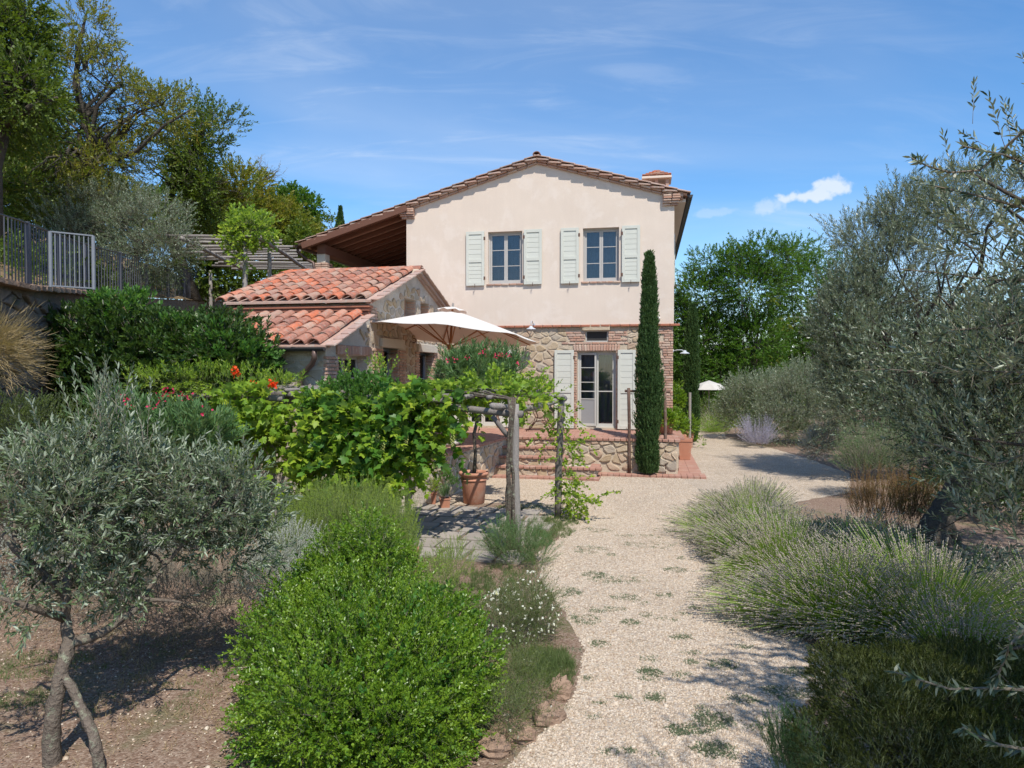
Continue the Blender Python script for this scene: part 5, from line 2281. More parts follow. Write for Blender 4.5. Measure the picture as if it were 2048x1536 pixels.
def square_pot(name, label, base, w, h, rz=0, group=None):
    t = thing(name, label, 'pot', base, rz, group)
    mb = MB()
    a, b = w * .40, w * .5
    mb.add([(-a, -a, 0), (a, -a, 0), (a, a, 0), (-a, a, 0), (-b, -b, h * .86), (b, -b, h * .86), (b, b, h * .86), (-b, b, h * .86)],
           [(0, 1, 5, 4), (1, 2, 6, 5), (2, 3, 7, 6), (3, 0, 4, 7), (3, 2, 1, 0), (4, 5, 6, 7)])
    mb.build('body', M['pot'], t, bevel=.008)
    mb = MB()
    c = w * .54
    mb.box(-c, c, -c, -c + w * .1, h * .862, h)
    mb.box(-c, c, c - w * .1, c, h * .862, h)
    mb.box(-c, -c + w * .1, -c + w * .1, c - w * .1, h * .862, h)
    mb.box(c - w * .1, c, -c + w * .1, c - w * .1, h * .862, h)
    mb.build('rim', M['pot'], t, bevel=.006)
    mb = MB().box(-c * .8, c * .8, -c * .8, c * .8, h * .88, h * .93)
    mb.build('soil', M['soil'], t)
    return t


PB = GP(948, 1006)
round_pot('big_round_pot', 'large round terracotta pot with rolled rim holding the oleander trunk', PB, .27, .64)
p = GP(1375, 895)
square_pot('square_pot', 'square terracotta pot on the gravel by the house corner', p, .40, .56, R(-12))
PSH = p
p = GP(890, 1018)
square_pot('tiny_pot', 'smallest terracotta pot under the pergola beside the large round pot', p, .20, .22, R(10))
PT = p
p = GP(860, 1008)
square_pot('herb_pot', 'middle square terracotta pot with herbs by the terrace wall', p, .27, .26, R(5))
PH = p
for i, px in enumerate((793, 826)):
    p = GP(px, 1006)
    t = thing('trough_planter', ('terracotta trough nearest to the twisted vine stem', 'terracotta trough between the herb pot and the other trough')[i], 'planter', p, R(3), 'terracotta troughs at foot of terrace wall')
    mb = MB().box(-.17, .17, -.11, .11, 0, .24)
    mb.build('body', M['pot'], t, bevel=.01)
    MB().box(-.19, .19, -.13, .13, .242, .28).build('rim', M['pot'], t, bevel=.008)
p = HL(-.25, -1.0, ZF)
round_pot('terrace_pot', 'round terracotta pot on the terrace behind the tall cypress', p, .24, .44)
PTER = p
p = HL(.35, .5, .06)
square_pot('corner_pot', 'terracotta pot tucked against the right house corner', p, .38, .62, R(-11))
PCOR = p
p = HL(.25, 1.6, .06)
square_pot('rear_corner_pot', 'terracotta pot further back along the right side wall', p, .38, .62, R(-11))
PCO2 = p
# little clay tube in the hedge
p = GP(826, 1140, .3)
t = thing('clay_pipe', 'narrow clay pipe standing in the rosemary beside the slabs', 'pipe', (p.x, p.y, 0))
MB().lathe([(.055, 0), (.055, .5), (.07, .51), (.07, .58), (.055, .585), (.045, .57)], 16).build('tube', M['pot'], t, smooth=True)

# ------------------------------------------------------------------ folding iron table on the terrace
tb0 = HF(1082, 862, -.75)
tbl = thing('iron_bistro_table', 'brown wrought iron table with crossed curved legs on the terrace', 'table', HL(tb0[0], -.75, ZF), HR)
for s in (-1, 1):
    for y in (-.22, .22):
        MB().tube([(s * .40, y, 0), (s * .30, y, .10), (s * .16, y, .30), (s * .13, y, .42), (s * .2, y, .58), (s * .27, y, .74)], .013, 7).build('leg', M['rust'], tbl, smooth=True)
mb = MB()
for y in (-.22, .22):
    mb.tube([(.33 * math.cos(a), y, .02 + .27 * math.sin(a)) for a in [math.pi * k / 12 for k in range(13)]], .011, 6)
mb.build('arch', M['rust'], tbl, smooth=True)
MB().box(-.30, .30, -.26, .26, .74, .757).build('table_top', M['rust'], tbl, bevel=.004)
mb = MB().bar((-.15, -.22, .38), (.15, -.22, .38), .012, .012).bar((-.15, .22, .38), (.15, .22, .38), .012, .012)
mb.build('stretcher', M['rust'], tbl)

# ------------------------------------------------------------------ frame of poles round the cypress
CY = GP(1297, 951)
pf = thing('cypress_support_frame', 'dark wooden goalpost frame staking the tall cypress', 'support frame', (CY.x, CY.y, 0))
VEG.append(pf)
q0, q1 = GP(1259, 951), GP(1331, 952)
for q in (q0, q1):
    zt_ = AT(1259, 776, q.y).z
    MB().tube(wob((q.x, q.y, 0), (q.x - .03, q.y, zt_), 5, .004), .042, 9, rough=.05).build('post', M['pole'], pf, smooth=True)
zt_ = AT(1259, 782, q0.y).z
MB().tube([(q0.x - .12, q0.y + .05, zt_ + .0), (q1.x + .12, q1.y + .05, zt_ - .02)], .034, 8).build('crossbar', M['pole'], pf, smooth=True)
sq = GP(1380, 905)
q = AT(1380, 785, 23.5)
t = thing('tree_stake', 'slim grey wooden stake beside the second cypress', 'stake', (q.x, q.y, 0))
MB().tube([(0, 0, 0), (0, 0, q.z)], .045, 8).build('stake', M['wood'], t)

# ------------------------------------------------------------------ edging rocks
er = [(1098, 1440, 60, 55), (1120, 1395, 42, 62), (1150, 1300, 30, 44), (1038, 1475, 62, 46), (985, 1500, 70, 45), (1140, 1350, 34, 36), (1070, 1420, 34, 30), (1136, 1270, 26, 30), (1155, 1325, 22, 25), (1000, 1470, 40, 30),
      (1085, 1462, 36, 26)]
for i, (px, py, wp, hp2) in enumerate(er):
    p = GP(px, py)
    k = p.y / F
    r = random.Random(i * 7 + 1)
    if i in (2, 5, 7, 8, 10):
        continue
    hp2 *= 1.15
    mb = MB()
    n1, n2 = 7, 11
    for a in range(n1 + 1):
        th = math.pi * .62 * a / n1
        for b in range(n2):
            ph = 2 * math.pi * b / n2
            j = 1 + r.uniform(-.09, .09) + .16 * math.sin(ph * 2 + i) + .10 * math.cos(ph * 3 + th * 4 + i * 2)
            mb.v.append((math.sin(th) * math.cos(ph) * j * wp * k * .55, math.sin(th) * math.sin(ph) * j * wp * k * .5, math.cos(th) * hp2 * k * .45 * j + .03))
    mb.f = [(a * n2 + b, (a + 1) * n2 + b, (a + 1) * n2 + (b + 1) % n2, a * n2 + (b + 1) % n2) for a in range(n1) for b in range(n2)]
    o = mb.build('edging_rock', M['rock'], None, loc=(p.x, p.y, 0))
    lab = ['biggest brown rock where bed edging bends toward the path', 'upright rounded rock above the biggest edging rock', 'rock in grass halfway along the bed edge', 'wide dark rock low beside the box bush',
           'lowest dark rock at bottom of the box bush', 'flat pink rock between upright rock and grass', 'small orange rock left of the biggest edging rock', 'topmost reddish rock below the daisy bush',
           'narrow rock right at the gravel in the bed grass', 'small rock above the lowest dark rock', 'small rock below the biggest edging rock'][i]
    tag(o, lab, 'rock', 'rocks edging the planted bed')

# ================================================================== vegetation
def bx(v):
    return tuple(float(q) for q in v)


# ---- big grape vine on the pergola
gv = plant('grape_vine', 'sunlit yellow green grape vine hanging in a mass over the log pergola', 'vine', (-2.6, 11.4, 0))
VB = [BL(635, 860, 11.1, 85, 75, .45), BL(745, 880, 10.8, 90, 85, .5), BL(835, 845, 10.7, 70, 62, .45), BL(690, 822, 11.2, 120, 34, .6), BL(850, 800, 11.0, 90, 28, .7),
      BL(950, 793, 10.9, 75, 22, .6), BL(1030, 792, 11.0, 40, 15, .5), BL(500, 810, 11.4, 55, 45, .45), BL(495, 865, 11.4, 45, 55, .4), BL(575, 890, 11.1, 42, 40, .4), BL(800, 930, 10.6, 60, 50, .35),
      BL(700, 940, 10.9, 95, 45, .4), BL(560, 960, 11.0, 35, 35, .3)]
VB += [VB[7], VB[8], VB[9], VB[12]]
foliage(gv, 'foliage', VB, 1080, .34, 8, .106, .106, M['l_vine'], 'vine', (1, -.1, .8), .3, .28, gap=-.9, gapf=2.2, twmat=M['twig'], twr=.004, ang=1.2, roll=.7, curve=.5, twname='shoots')
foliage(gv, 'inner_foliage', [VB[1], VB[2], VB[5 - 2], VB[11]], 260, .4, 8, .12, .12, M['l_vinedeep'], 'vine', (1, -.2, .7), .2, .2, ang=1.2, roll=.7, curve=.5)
# the leaves one can tell apart, on the sunny face
lv = [MB().add([(x * .115, y * .115, z * .115) for x, y, z in TPL['vine'][0]], TPL['vine'][1]).mesh('leaf', M['l_vine'])]
P, O = blob_points(VB[:5] + VB[7:], 500, .9, .2)
k = (O[:, 1] < -.1)
P, O = P[k][:240], O[k][:240]
for p, o in zip(P, O):
    d = Vector((random.uniform(-.8, .8), random.uniform(-.3, .1), random.uniform(-1, .1))).normalized()
    n_ = (Vector(o) + Vector((0, -.5, .6)) + Vector(rdir(1)[0]) * .4).normalized()
    x = d.cross(n_).normalized()
    n_ = x.cross(d)
    s = random.uniform(.75, 1.3)
    inst('leaf', lv[0], gv, p + o * .05, tuple(Matrix((x, d, n_)).transposed().to_euler()), (s, s, s))
st_ = MB()
b0 = GP(775, 1035)
st_.tube([b0, b0 + Vector((.05, 0, .25)), b0 + Vector((-.04, .05, .55)), b0 + Vector((.10, .02, .85)), b0 + Vector((.0, .05, 1.25)), b0 + Vector((.12, .05, 2.1))], [.06, .05, .055, .04, .035, .03], 8, rough=.2)
st_.tube([b0 + Vector((-.04, .05, .5)), b0 + Vector((-.22, .0, .68)), b0 + Vector((-.12, .0, .9)), b0 + Vector((-.35, .0, 1.2))], [.03, .026, .022, .02], 6, rough=.2)
for dx in (-.05, .0, .05, -.02):
    st_.tube(wob((P2.x - .04 + dx, P2.y - .07, 0), (P2.x - .02 - dx, P2.y - .06, zp + .1), 8, .018), [.03, .028, .026, .024, .024, .022, .02, .02, .018], 6, rough=.2)
for k in range(6):
    st_.tube(wob(fr(0, .05), fr(3.0 - k * .5, .15, random.random() * 1.5), 6, .03), .014, 5)
st_.build('stem', M['bark'], gv, smooth=True)
gme = MB()
for i in range(26):
    a, z = i * 2.4, -i * .0055
    r = .035 * math.sin(min(1, (i + 3) / 12) * 1.57) * (1 - i / 40)
    gme.add([(r * math.cos(a) + x * .012, r * math.sin(a) + y * .012, z + q * .012) for x, y, q in ((0, 0, 1), (1, 0, 0), (0, 1, 0), (-1, 0, 0), (0, -1, 0), (0, 0, -1))],
            [(0, 1, 2), (0, 2, 3), (0, 3, 4), (0, 4, 1), (5, 2, 1), (5, 3, 2), (5, 4, 3), (5, 1, 4)])
gme = gme.mesh('grape_bunch', M['grape'], True)
for px, py, Y in ((812, 868, 10.15), (755, 868, 10.25), (905, 870, 10.3), (765, 885, 10.25)):
    inst('grape_bunch', gme, gv, AT(px, py, Y), (0, 0, random.random()), (1.2, 1.2, 1.2))

# glossy darker climber in the middle of the vines (white stars of jasmine)
jc = plant('jasmine_climber', 'small leaved deep green climber growing up between the grape vines', 'climber', (-2.9, 11.8, 0))
foliage(jc, 'foliage', [BL(690, 808, 11.2, 75, 34, .5), BL(745, 800, 11.3, 60, 28, .5), BL(715, 778, 11.4, 45, 18, .4)], 560, .22, 12, .06, .032, M['l_vinedeep'], 'oval', (1, .7, .6), .4, .2,
        twmat=M['greenstem'], twr=.003)
foliage(jc, 'new_shoots', [BL(690, 745, 12.1, 10, 14, .1), BL(760, 745, 12.1, 22, 14, .2)], 26, .34, 10, .05, .028, M['l_vine'], 'oval', (.3, 1.4, .5), .3, .2, twmat=M['greenstem'], twr=.003)

# creeper on the right post
cr = plant('post_creeper', 'thin light green creeper climbing the rightmost pergola post and sprawling on gravel', 'climber', (P3.x, P3.y, 0))
foliage(cr, 'foliage', [BL(1135, 900, 12.55, 24, 90, .15), BL(1140, 985, 12.5, 34, 45, .25), BL(1125, 830, 12.6, 22, 22, .15), BL(1100, 880, 12.6, 30, 16, .12), BL(1165, 885, 12.5, 30, 12, .12),
                        BL(1165, 1005, 12.4, 30, 26, .2)], 210, .2, 9, .055, .04, M['l_vine'], 'oval', (1, -.1, .9), .2, .2, twmat=M['greenstem'], twr=.003, curve=.5)
q = [AT(1160, 1000, 12.3), AT(1190, 1000, 12.2), AT(1215, 985, 12.2), AT(1245, 982, 12.2)]
MB().tube(q, .006, 5).build('runner', M['greenstem'], cr)
PP = np.array([q[0].lerp(q[1], random.random()) if random.random() < .3 else (q[1].lerp(q[2], random.random()) if random.random() < .6 else q[2].lerp(q[3], random.random())) for _ in range(70)])
leaf_obj('runner_leaves', PP, rdir(70), .055, .04, M['l_vine'], cr, 'oval')

# creeper tip at the right end of the pergola roof
tpn = plant('pergola_top_shoots', 'loose climber shoots waving above right end of the pergola beam', 'climber', (.4, 12.7, 0))
foliage(tpn, 'foliage', [BL(1050, 786, 11.6, 50, 20, .35), BL(985, 775, 11.0, 50, 22, .35), BL(1075, 745, 12.6, 14, 14, .15), BL(1092, 790, 12.5, 30, 16, .2)], 170, .26, 9, .065, .045, M['l_vine'], 'oval', (1, .5, .8), .2, .2,
        twmat=M['greenstem'], twr=.003)

# ---- oleander standard in the round pot
ol = plant('oleander_standard', 'oleander on a bare stem in the large round pot with pink flowers', 'oleander', (PB.x, PB.y, 0))
tt = AT(958, 828, PB.y)
MB().tube([(PB.x, PB.y, .55), (PB.x + .03, PB.y, 1.0), (PB.x + .0, PB.y, 1.4), (tt.x, tt.y, tt.z)], [.042, .036, .034, .038], 9, rough=.06).build('trunk', M['bark'], ol, smooth=True)
mb = MB()
OB = [BL(960, 752, 13.9, 70, 44, .6), BL(905, 765, 13.9, 32, 50, .4), BL(1010, 760, 13.9, 32, 42, .4)]
for i in range(16):
    e = Vector(OB[0][0]) + Vector((random.uniform(-.75, .75), random.uniform(-.5, .5), random.uniform(-.2, .25)))
    mb.tube(wob(tt, e, 4, .06), [.02, .016, .012, .009, .006], 5)
mb.build('branch', M['bark'], ol)
foliage(ol, 'crown', OB, 420, .34, 22, .125, .019, M['l_rosem_dark'], 'lance', (.8, 1.1, .45), .3, .16, twmat=M['greenstem'], twr=.004, ang=.75)
fl_p = [(965, 702), (972, 707), (1003, 711), (1012, 708), (988, 712), (934, 718), (912, 720), (957, 727), (982, 741), (1036, 728), (1017, 713), (896, 722), (1000, 712), (960, 706)]


def flowers(parent, pts, Y, L, mat, n=5, name='flower', spread=.03, T='oval'):
    P = np.array([np.array(AT(px, py, Y)) + RNG.normal(size=3) * spread for px, py in pts for _ in range(n * 2)])
    D = rdir(len(P)) + np.array([0, -.3, .4])
    leaf_obj(name, P, D, L, L * .8, mat, parent, T)


flowers(ol, fl_p, 13.35, .040, M['l_pink'], 3)

# ---- low potted plants
hb_ = plant('potted_herb', 'soft green herb spilling over the middle square pot', 'potted plant', (PH.x, PH.y, .22))
foliage(hb_, 'foliage', [(np.array([PH.x, PH.y, .38]), np.array([.17, .15, .14]))], 130, .12, 9, .035, .014, M['l_vine'], 'rhomb', (.8, .9, .6), .2)
hb_ = plant('potted_chives', 'spiky blue green tuft in the smallest terracotta pot', 'potted plant', (PT.x, PT.y, .2))
foliage(hb_, 'foliage', [(np.array([PT.x, PT.y, .24]), np.array([.07, .07, .03]))], 60, .22, 4, .13, .008, M['l_rosem_dark'], 'blade', (.5, 1.2, .4), .2, ang=.3)
hb_ = plant('potted_oleander', 'green leafy plant in the trough behind herb pot under vines', 'potted plant', (-1.75, 13.9, .25))
foliage(hb_, 'foliage', [BL(880, 955, 14.1, 28, 18, .2), BL(915, 965, 14.0, 20, 14, .15)], 90, .2, 10, .06, .018, M['l_vinedeep'], 'rhomb', (.8, .9, .5), .2)
b_ = plant('potted_box', 'rounded green shrub spilling from the square pot at the house corner', 'potted shrub', (PSH.x, PSH.y, .5))
foliage(b_, 'foliage', [BL(1375, 850, 23.7, 22, 20, .35), BL(1358, 850, 23.9, 16, 18, .3), BL(1400, 885, 23.9, 6, 14, .15)], 380, .16, 10, .045, .026, M['l_box'], 'oval', (1, .7, .6), .4)
for nm, lab, Pp, px, py, Y, rx, rz in (('terrace_shrub', 'yellow green shrub in the round pot behind the tall cypress', PTER, 1330, 838, 18.9, 14, 18), ('corner_shrub', 'yellow green shrub in the pot at the right house corner', PCOR, 1348, 842, 20.4, 16, 20),
                                       ('side_shrub', 'tall leafy shrub growing along the right side wall behind the pots', PCO2, 1353, 800, 22.6, 14, 36)):
    b_ = plant(nm, lab, 'shrub', (Pp.x, Pp.y, .4))
    foliage(b_, 'foliage', [BL(px, py, Y, rx, rz, .3)], 260, .2, 10, .06, .03, M['l_box'], 'oval', (1, .7, .6), .3)

# ---- tall cypresses
def cypress(lab, base, h, r, n, name='cypress', sh=None, leafm='l_yew', L=.05):
    t = plant(name, lab, 'cypress', (base.x, base.y, 0))
    MB().tube([(base.x, base.y, 0), (base.x, base.y, h * .9)], [r * .22, .02], 8).build('trunk', M['bark'], t)
    z = RNG.random(n) ** 1.15
    a = RNG.random(n) * 6.283
    pr = np.interp(z, [0, .05, .25, .55, .8, .93, 1], [.70, .86, 1, .84, .56, .36, .08])
    lf = Lump(1.4)
    pos0 = np.stack([np.cos(a) * 1.2, np.sin(a) * 1.2, z * h * 1.3], 1)
    rr = r * pr * (1 + .17 * lf(pos0)) * RNG.uniform(.62, 1.04, n) * (1 + (RNG.random(n) > .96) * .22)
    P = np.stack([base.x + np.cos(a) * rr, base.y + np.sin(a) * rr, .06 + z * (h - .15)], 1)
    T_ = unit(np.stack([np.cos(a) * .32, np.sin(a) * .32, np.ones(n)], 1) + rdir(n) * .22)
    B, D, ix = spray(P, T_, .15, 9, .55, 0)
    tint = np.clip(RNG.random(n)[ix] * .7 + RNG.random(len(B)) * .3, 0, .999)
    leaf_obj('crown', B, D, L, L * .4, M[leafm], t, 'rhomb', tint)
    k = RNG.random(n) < .5
    P2 = P[k] * np.array([1, 1, 1])
    P2[:, :2] = np.array([base.x, base.y]) + (P2[:, :2] - np.array([base.x, base.y])) * .55
    B, D, ix = spray(P2, T_[k], .2, 8, .5, 0)
    leaf_obj('inner_crown', B, D, L * 1.3, L * .7, M[leafm], t, 'rhomb')
    return t


c_ = GP(1297, 953)
cypress('tall narrow dark cypress staked by the pole frame before the house', c_, AT(1290, 510, c_.y).z, .285, 5200, L=.055)
c2_ = AT(1384, 800, 25)
cypress('slimmer second cypress at the far house corner beside the drive', c2_, AT(1384, 612, 25).z, .27, 3600, L=.065)
c3 = AT(681, 440, 42)
cypress('distant cypress tip rising above the loggia roof', c3, AT(681, 416, 42).z, .55, 3800, L=.11)


# ---- broad leaved trees
def tree(name, lab, cat, base, trunk_pts, tr, blobs, n, mat, L, Wd, tw=.4, per=10, T='rhomb', gap=-9, gapf=.7, bark='barkdark', limbn=2, sub=4, dirw=(1, .25, .7), shell=.3, lump=.2, group=None, extra=None, twr=.006, w=.10,
         twigs=True, limb_r=.3, subr=.45):
    t = plant(name, lab, cat, (base[0], base[1], base[2]), group)
    mb = MB()
    rr = [tr * (1 - .4 * i / (len(trunk_pts) - 1)) for i in range(len(trunk_pts))]
    rr[0] *= 1.25
    mb.tube(trunk_pts, rr, 10, rough=.08)
    limbs(mb, Vector(trunk_pts[-1]), tr * limb_r, blobs, limbn, sub, subr, w=w)
    if extra:
        for pts, ra in extra:
            mb.tube(pts, ra, 8, rough=.1)
    mb.build('trunk', M[bark], t, smooth=True)
    foliage(t, 'crown', blobs, n, tw, per, L, Wd, M[mat], T, dirw, shell, lump, gap, gapf, twmat=M[bark] if twigs else None, twr=twr)
    return t


def up(px, py, Y):
    p = AT(px, py, Y)
    return (p.x, p.y, p.z)


def gb(px, Y):
    p = AT(px, 600, Y)
    return (p.x, p.y, hill_z(p.x, p.y) - .1)


# left hillside
b = gb(-30, 17)
tree('oak_tree', 'big dark oak filling the top left corner above the railing', 'tree', b, [b, up(-20, 330, 17), up(10, 230, 17)], .32,
     [BL(20, 90, 17, 70, 80, 1.4), BL(-40, 200, 17, 90, 90, 1.6), BL(60, 190, 16.5, 60, 60, 1.2), BL(40, 20, 17, 40, 40, 1), BL(-60, 40, 17, 80, 80, 1.4)], 2600, 'l_oak', .095, .05, .5, 11, 'oval', gap=-.75, gapf=1.0,
     extra=[([up(0, 260, 17), up(60, 215, 16.6), up(115, 195, 16.4)], [.10, .07, .03])])
b = gb(165, 22)
tree('locust_tree', 'spreading yellowing tree with black forked limbs against the sky', 'tree', b,
     [b, up(150, 365, 22), up(175, 330, 22), up(190, 315, 22)], .30,
     [BL(165, 150, 22, 85, 60, 1.8), BL(260, 220, 22, 75, 60, 1.6), BL(120, 260, 22.5, 80, 80, 1.8), BL(210, 300, 22.5, 90, 50, 1.6), BL(180, 60, 22, 45, 50, 1.0), BL(340, 225, 22, 60, 40, 1.2), BL(150, 340, 21, 70, 45, 1.2), BL(235, 340, 21.2, 80, 36, 1.2), BL(110, 380, 20.5, 60, 45, 1.2)], 3200, 'l_oakyel', .10, .04, .5, 12, 'rhomb', gap=-.7, gapf=1.1, limbn=2, sub=6, w=.14,
     extra=[([up(190, 318, 22), up(190, 285, 22), up(172, 255, 22), up(170, 235, 22), up(200, 205, 22), up(245, 165, 22), up(232, 120, 22)], [.20, .17, .13, .09, .06, .04, .02]),
            ([up(190, 318, 22), up(230, 316, 21.7), up(270, 305, 21.5), up(330, 250, 21.5), up(380, 220, 21.5)], [.13, .10, .07, .045, .02]),
            ([up(172, 255, 22), up(150, 170, 22), up(160, 80, 22), up(175, 20, 22)], [.10, .08, .06, .02])], twr=.008, limb_r=.3)
b = gb(120, 24)
tree('hill_thicket', 'dense dark thicket on the slope right behind the railing', 'tree', b, [b, up(110, 400, 24)], .15,
     [BL(60, 390, 23.5, 80, 70, 1.6), BL(60, 300, 24, 90, 60, 1.6), BL(-20, 390, 20, 90, 80, 1.6), BL(150, 380, 25, 60, 60, 1.4)], 2600, 'l_oak', .10, .055, .45, 10, 'oval', gap=-1.6)
b = gb(390, 27)
tree('ash_tree', 'bright green upright tree right of the black limbed tree', 'tree', b, [b, up(330, 440, 27), up(345, 380, 27)], .22,
     [BL(395, 290, 27, 65, 75, 1.8), BL(440, 260, 27, 38, 42, 1.2), BL(350, 340, 27, 70, 60, 1.8), BL(430, 360, 27, 60, 50, 1.6), BL(395, 400, 27, 90, 50, 1.8), BL(300, 330, 27.5, 50, 60, 1.5)], 3300, 'l_oak', .115, .055, .6, 10, 'oval', gap=-.7, gapf=1.0, sub=6, lump=.3,
     extra=[([up(345, 380, 27), up(385, 320, 27), up(405, 270, 27), up(400, 225, 27)], [.14, .10, .07, .02])], twr=.009)
b = gb(500, 31)
tree('bushy_maple', 'dark green bushy tree above the pole pergola', 'tree', b, [b, up(490, 450, 31)], .2,
     [BL(480, 380, 31, 55, 45, 1.8), BL(500, 430, 31, 60, 40, 1.8), BL(430, 420, 30, 60, 50, 1.8), BL(545, 460, 32, 50, 40, 1.6)], 2300, 'l_oakyel', .12, .06, .5, 10, 'oval', gap=-.8)
b = gb(560, 33)
tree('bare_tree', 'bare grey twiggy tree standing against the sky beside the maple', 'tree', b, [b, up(520, 420, 33), up(515, 380, 33)], .09, [BL(520, 345, 33, 24, 35, 1), BL(555, 350, 33, 16, 20, .8)], 30, 'l_oakyel', .08, .03, .5, 2,
     bark='twig', limbn=6, sub=7, gap=-9, limb_r=.45, twr=.012, w=.09)
b = gb(560, 34)
tree('yellow_tree', 'yellow green tree between the maple and the small round tree', 'tree', b, [b, up(570, 470, 34)], .15,
     [BL(560, 440, 33, 40, 38, 1.5), BL(590, 480, 33, 45, 35, 1.5), BL(620, 510, 33, 30, 30, 1.4)], 1500, 'l_oakyel', .13, .065, .5, 10, 'oval', gap=-1.2)
b = gb(600, 38)
tree('small_round_tree', 'airy bluish green tree left of the loggia gutter', 'tree', b, [b, up(600, 440, 38)], .15,
     [BL(590, 405, 38, 30, 22, 1.2), BL(615, 425, 38, 34, 28, 1.3), BL(600, 455, 38, 40, 28, 1.4), BL(560, 400, 38, 18, 18, .8)], 1300, 'l_locust', .15, .08, .5, 9, 'oval', gap=-.7)
p = AT(665, 500, 36)
tree('garden_tree', 'green tree seen through the open loggia', 'tree', (p.x, p.y, 4.2), [(p.x, p.y, 4.2), up(665, 480, 36)], .15,
     [BL(660, 455, 36, 26, 16, 1.0), BL(680, 510, 34, 45, 40, 1.4), BL(740, 525, 36, 60, 30, 1.4), BL(800, 520, 38, 60, 30, 1.4)], 1300, 'l_oak', .14, .08, .5, 9, 'oval', gap=-1.2)
# climber on the high pergola
b = AT(488, 500, 21.1)
t = plant('pergola_climber', 'bright lime green climber on the left post of the high pergola', 'climber', (b.x, b.y, 4.2))
foliage(t, 'foliage', [BL(470, 455, 21.3, 62, 34, .8), BL(450, 470, 21.6, 40, 14, .6), BL(505, 455, 21, 40, 22, .6), BL(490, 500, 21.0, 16, 26, .2)], 620, .35, 9, .10, .07, M['l_vine'], 'oval', (1, .3, .7), .3, .2, gap=-1.2, twmat=M['twig'], twr=.004)
t = plant('backdrop_creeper', 'leafy creeper hanging behind the high pergola poles', 'climber', (b.x, b.y + 8, 4.2))
foliage(t, 'foliage', [BL(450, 555, 29, 70, 26, .8), BL(560, 560, 29, 70, 20, .8), BL(600, 480, 30, 20, 30, .6), BL(400, 540, 28, 60, 40, 1)], 1100, .4, 9, .13, .08, M['l_oak'], 'oval', (1, .3, .7), .3, .2)

# olive on the hill
b = gb(260, 21.5)
tree('hill_olive', 'rounded grey green olive tree on the slope behind the iron gate', 'olive tree', b, [b, (b[0] + .1, b[1], b[2] + .8), (b[0] + .25, b[1], b[2] + 1.3)], .16,
     [BL(200, 425, 21.2, 70, 50, 1.2), BL(290, 450, 21, 80, 55, 1.3), BL(330, 500, 21, 58, 46, 1.2), BL(165, 475, 20.5, 62, 58, 1.2), BL(140, 520, 20, 40, 40, 1), BL(260, 530, 21, 85, 45, 1.2), BL(250, 400, 21.4, 50, 32, 1.0)], 4200, 'l_olive', .065, .017, .40, 14, 'rhomb', gap=-1.8, bark='bark', dirw=(1, .6, .5),
     twr=.004)

# the big dark shrub in front of the retaining wall
b = GP(330, 1000)
b = AT(320, 900, 12.8)
t2 = plant('bank_undergrowth', 'low dark undergrowth on the bank right behind the railing', 'undergrowth', (-11, 20, 5))
t2['kind'] = 'stuff'
UB_ = []
for k in range(16):
    yy_ = 10.5 + k * 1.6
    UB_.append((np.array([wall_x(yy_) - 1.5 - (k % 3) * .7, yy_, hill_z(wall_x(yy_) - 1.5, yy_) + .25]), np.array([1.1, 1.0, .55])))
foliage(t2, 'foliage', UB_, 3000, .3, 10, .07, .035, M['l_oak'], 'oval', (.8, .8, .7), .3, .2)
t = plant('laurel_shrub', 'huge glossy dark green shrub against the drystone wall left of the annex', 'shrub', (b.x, b.y, 0))
LB = [BL(200, 730, 13.1, 115, 75, .9), BL(330, 735, 13.1, 115, 70, .9), BL(440, 725, 12.7, 85, 65, .8), BL(505, 740, 12.8, 45, 48, .5), BL(150, 780, 13.0, 100, 80, .8), BL(330, 800, 13.1, 140, 70, .8), BL(235, 645, 13.1, 50, 40, .5), BL(340, 665, 13.1, 50, 36, .5),
      BL(440, 665, 12.8, 45, 30, .4), BL(520, 775, 12.7, 40, 36, .4), BL(110, 690, 13.0, 50, 40, .5)]
LB += [BL(190, 670, 13.0, 100, 60, .8), BL(290, 690, 13.1, 100, 60, .8), BL(390, 690, 13.0, 90, 55, .7), BL(250, 760, 13, 150, 90, .9), BL(120, 740, 12.8, 80, 80, .7)]
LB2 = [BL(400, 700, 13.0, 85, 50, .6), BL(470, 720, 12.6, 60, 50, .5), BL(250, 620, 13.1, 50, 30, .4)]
foliage(t, 'foliage', LB, 5600, .26, 11, .10, .045, M['l_laurel'], 'oval', (1, .6, .6), .45, .2, twmat=M['twig'], twr=.004, gap=-1.6, gapf=1.0)
foliage(t, 'sun_tinted_foliage', LB2, 600, .24, 10, .10, .045, M['l_vinedeep'], 'oval', (1, .8, .5), .8, .25)  # lighter leaf colour stands in for sunlight on the shrub
mb = MB()
for i in range(16):
    e = Vector(LB[i % len(LB)][0])
    mb.tube(wob((b.x + random.uniform(-.6, .6), b.y + .2, 0), e, 5, .08), [.05, .045, .04, .03, .02, .012], 6)
mb.build('stems', M['barkdark'], t)

# dry broom-like tuft on the wall at the left edge
q = AT(-25, 690, 9.0)
t = plant('dry_broom_tuft', 'straw coloured broom tuft hanging off the wall at the left picture edge', 'dry shrub', (q.x, q.y, q.z))
n = 420
T_ = unit(rdir(n) * .8 + np.array([.9, -.1, .10]))
P = np.tile(np.array(q), (n, 1)) + RNG.normal(size=(n, 3)) * .12
B, D, ix = spray(P, T_, .55, 7, .22, .35)
leaf_obj('foliage', B, D, .16, .006, M['l_dry'], t, 'blade')

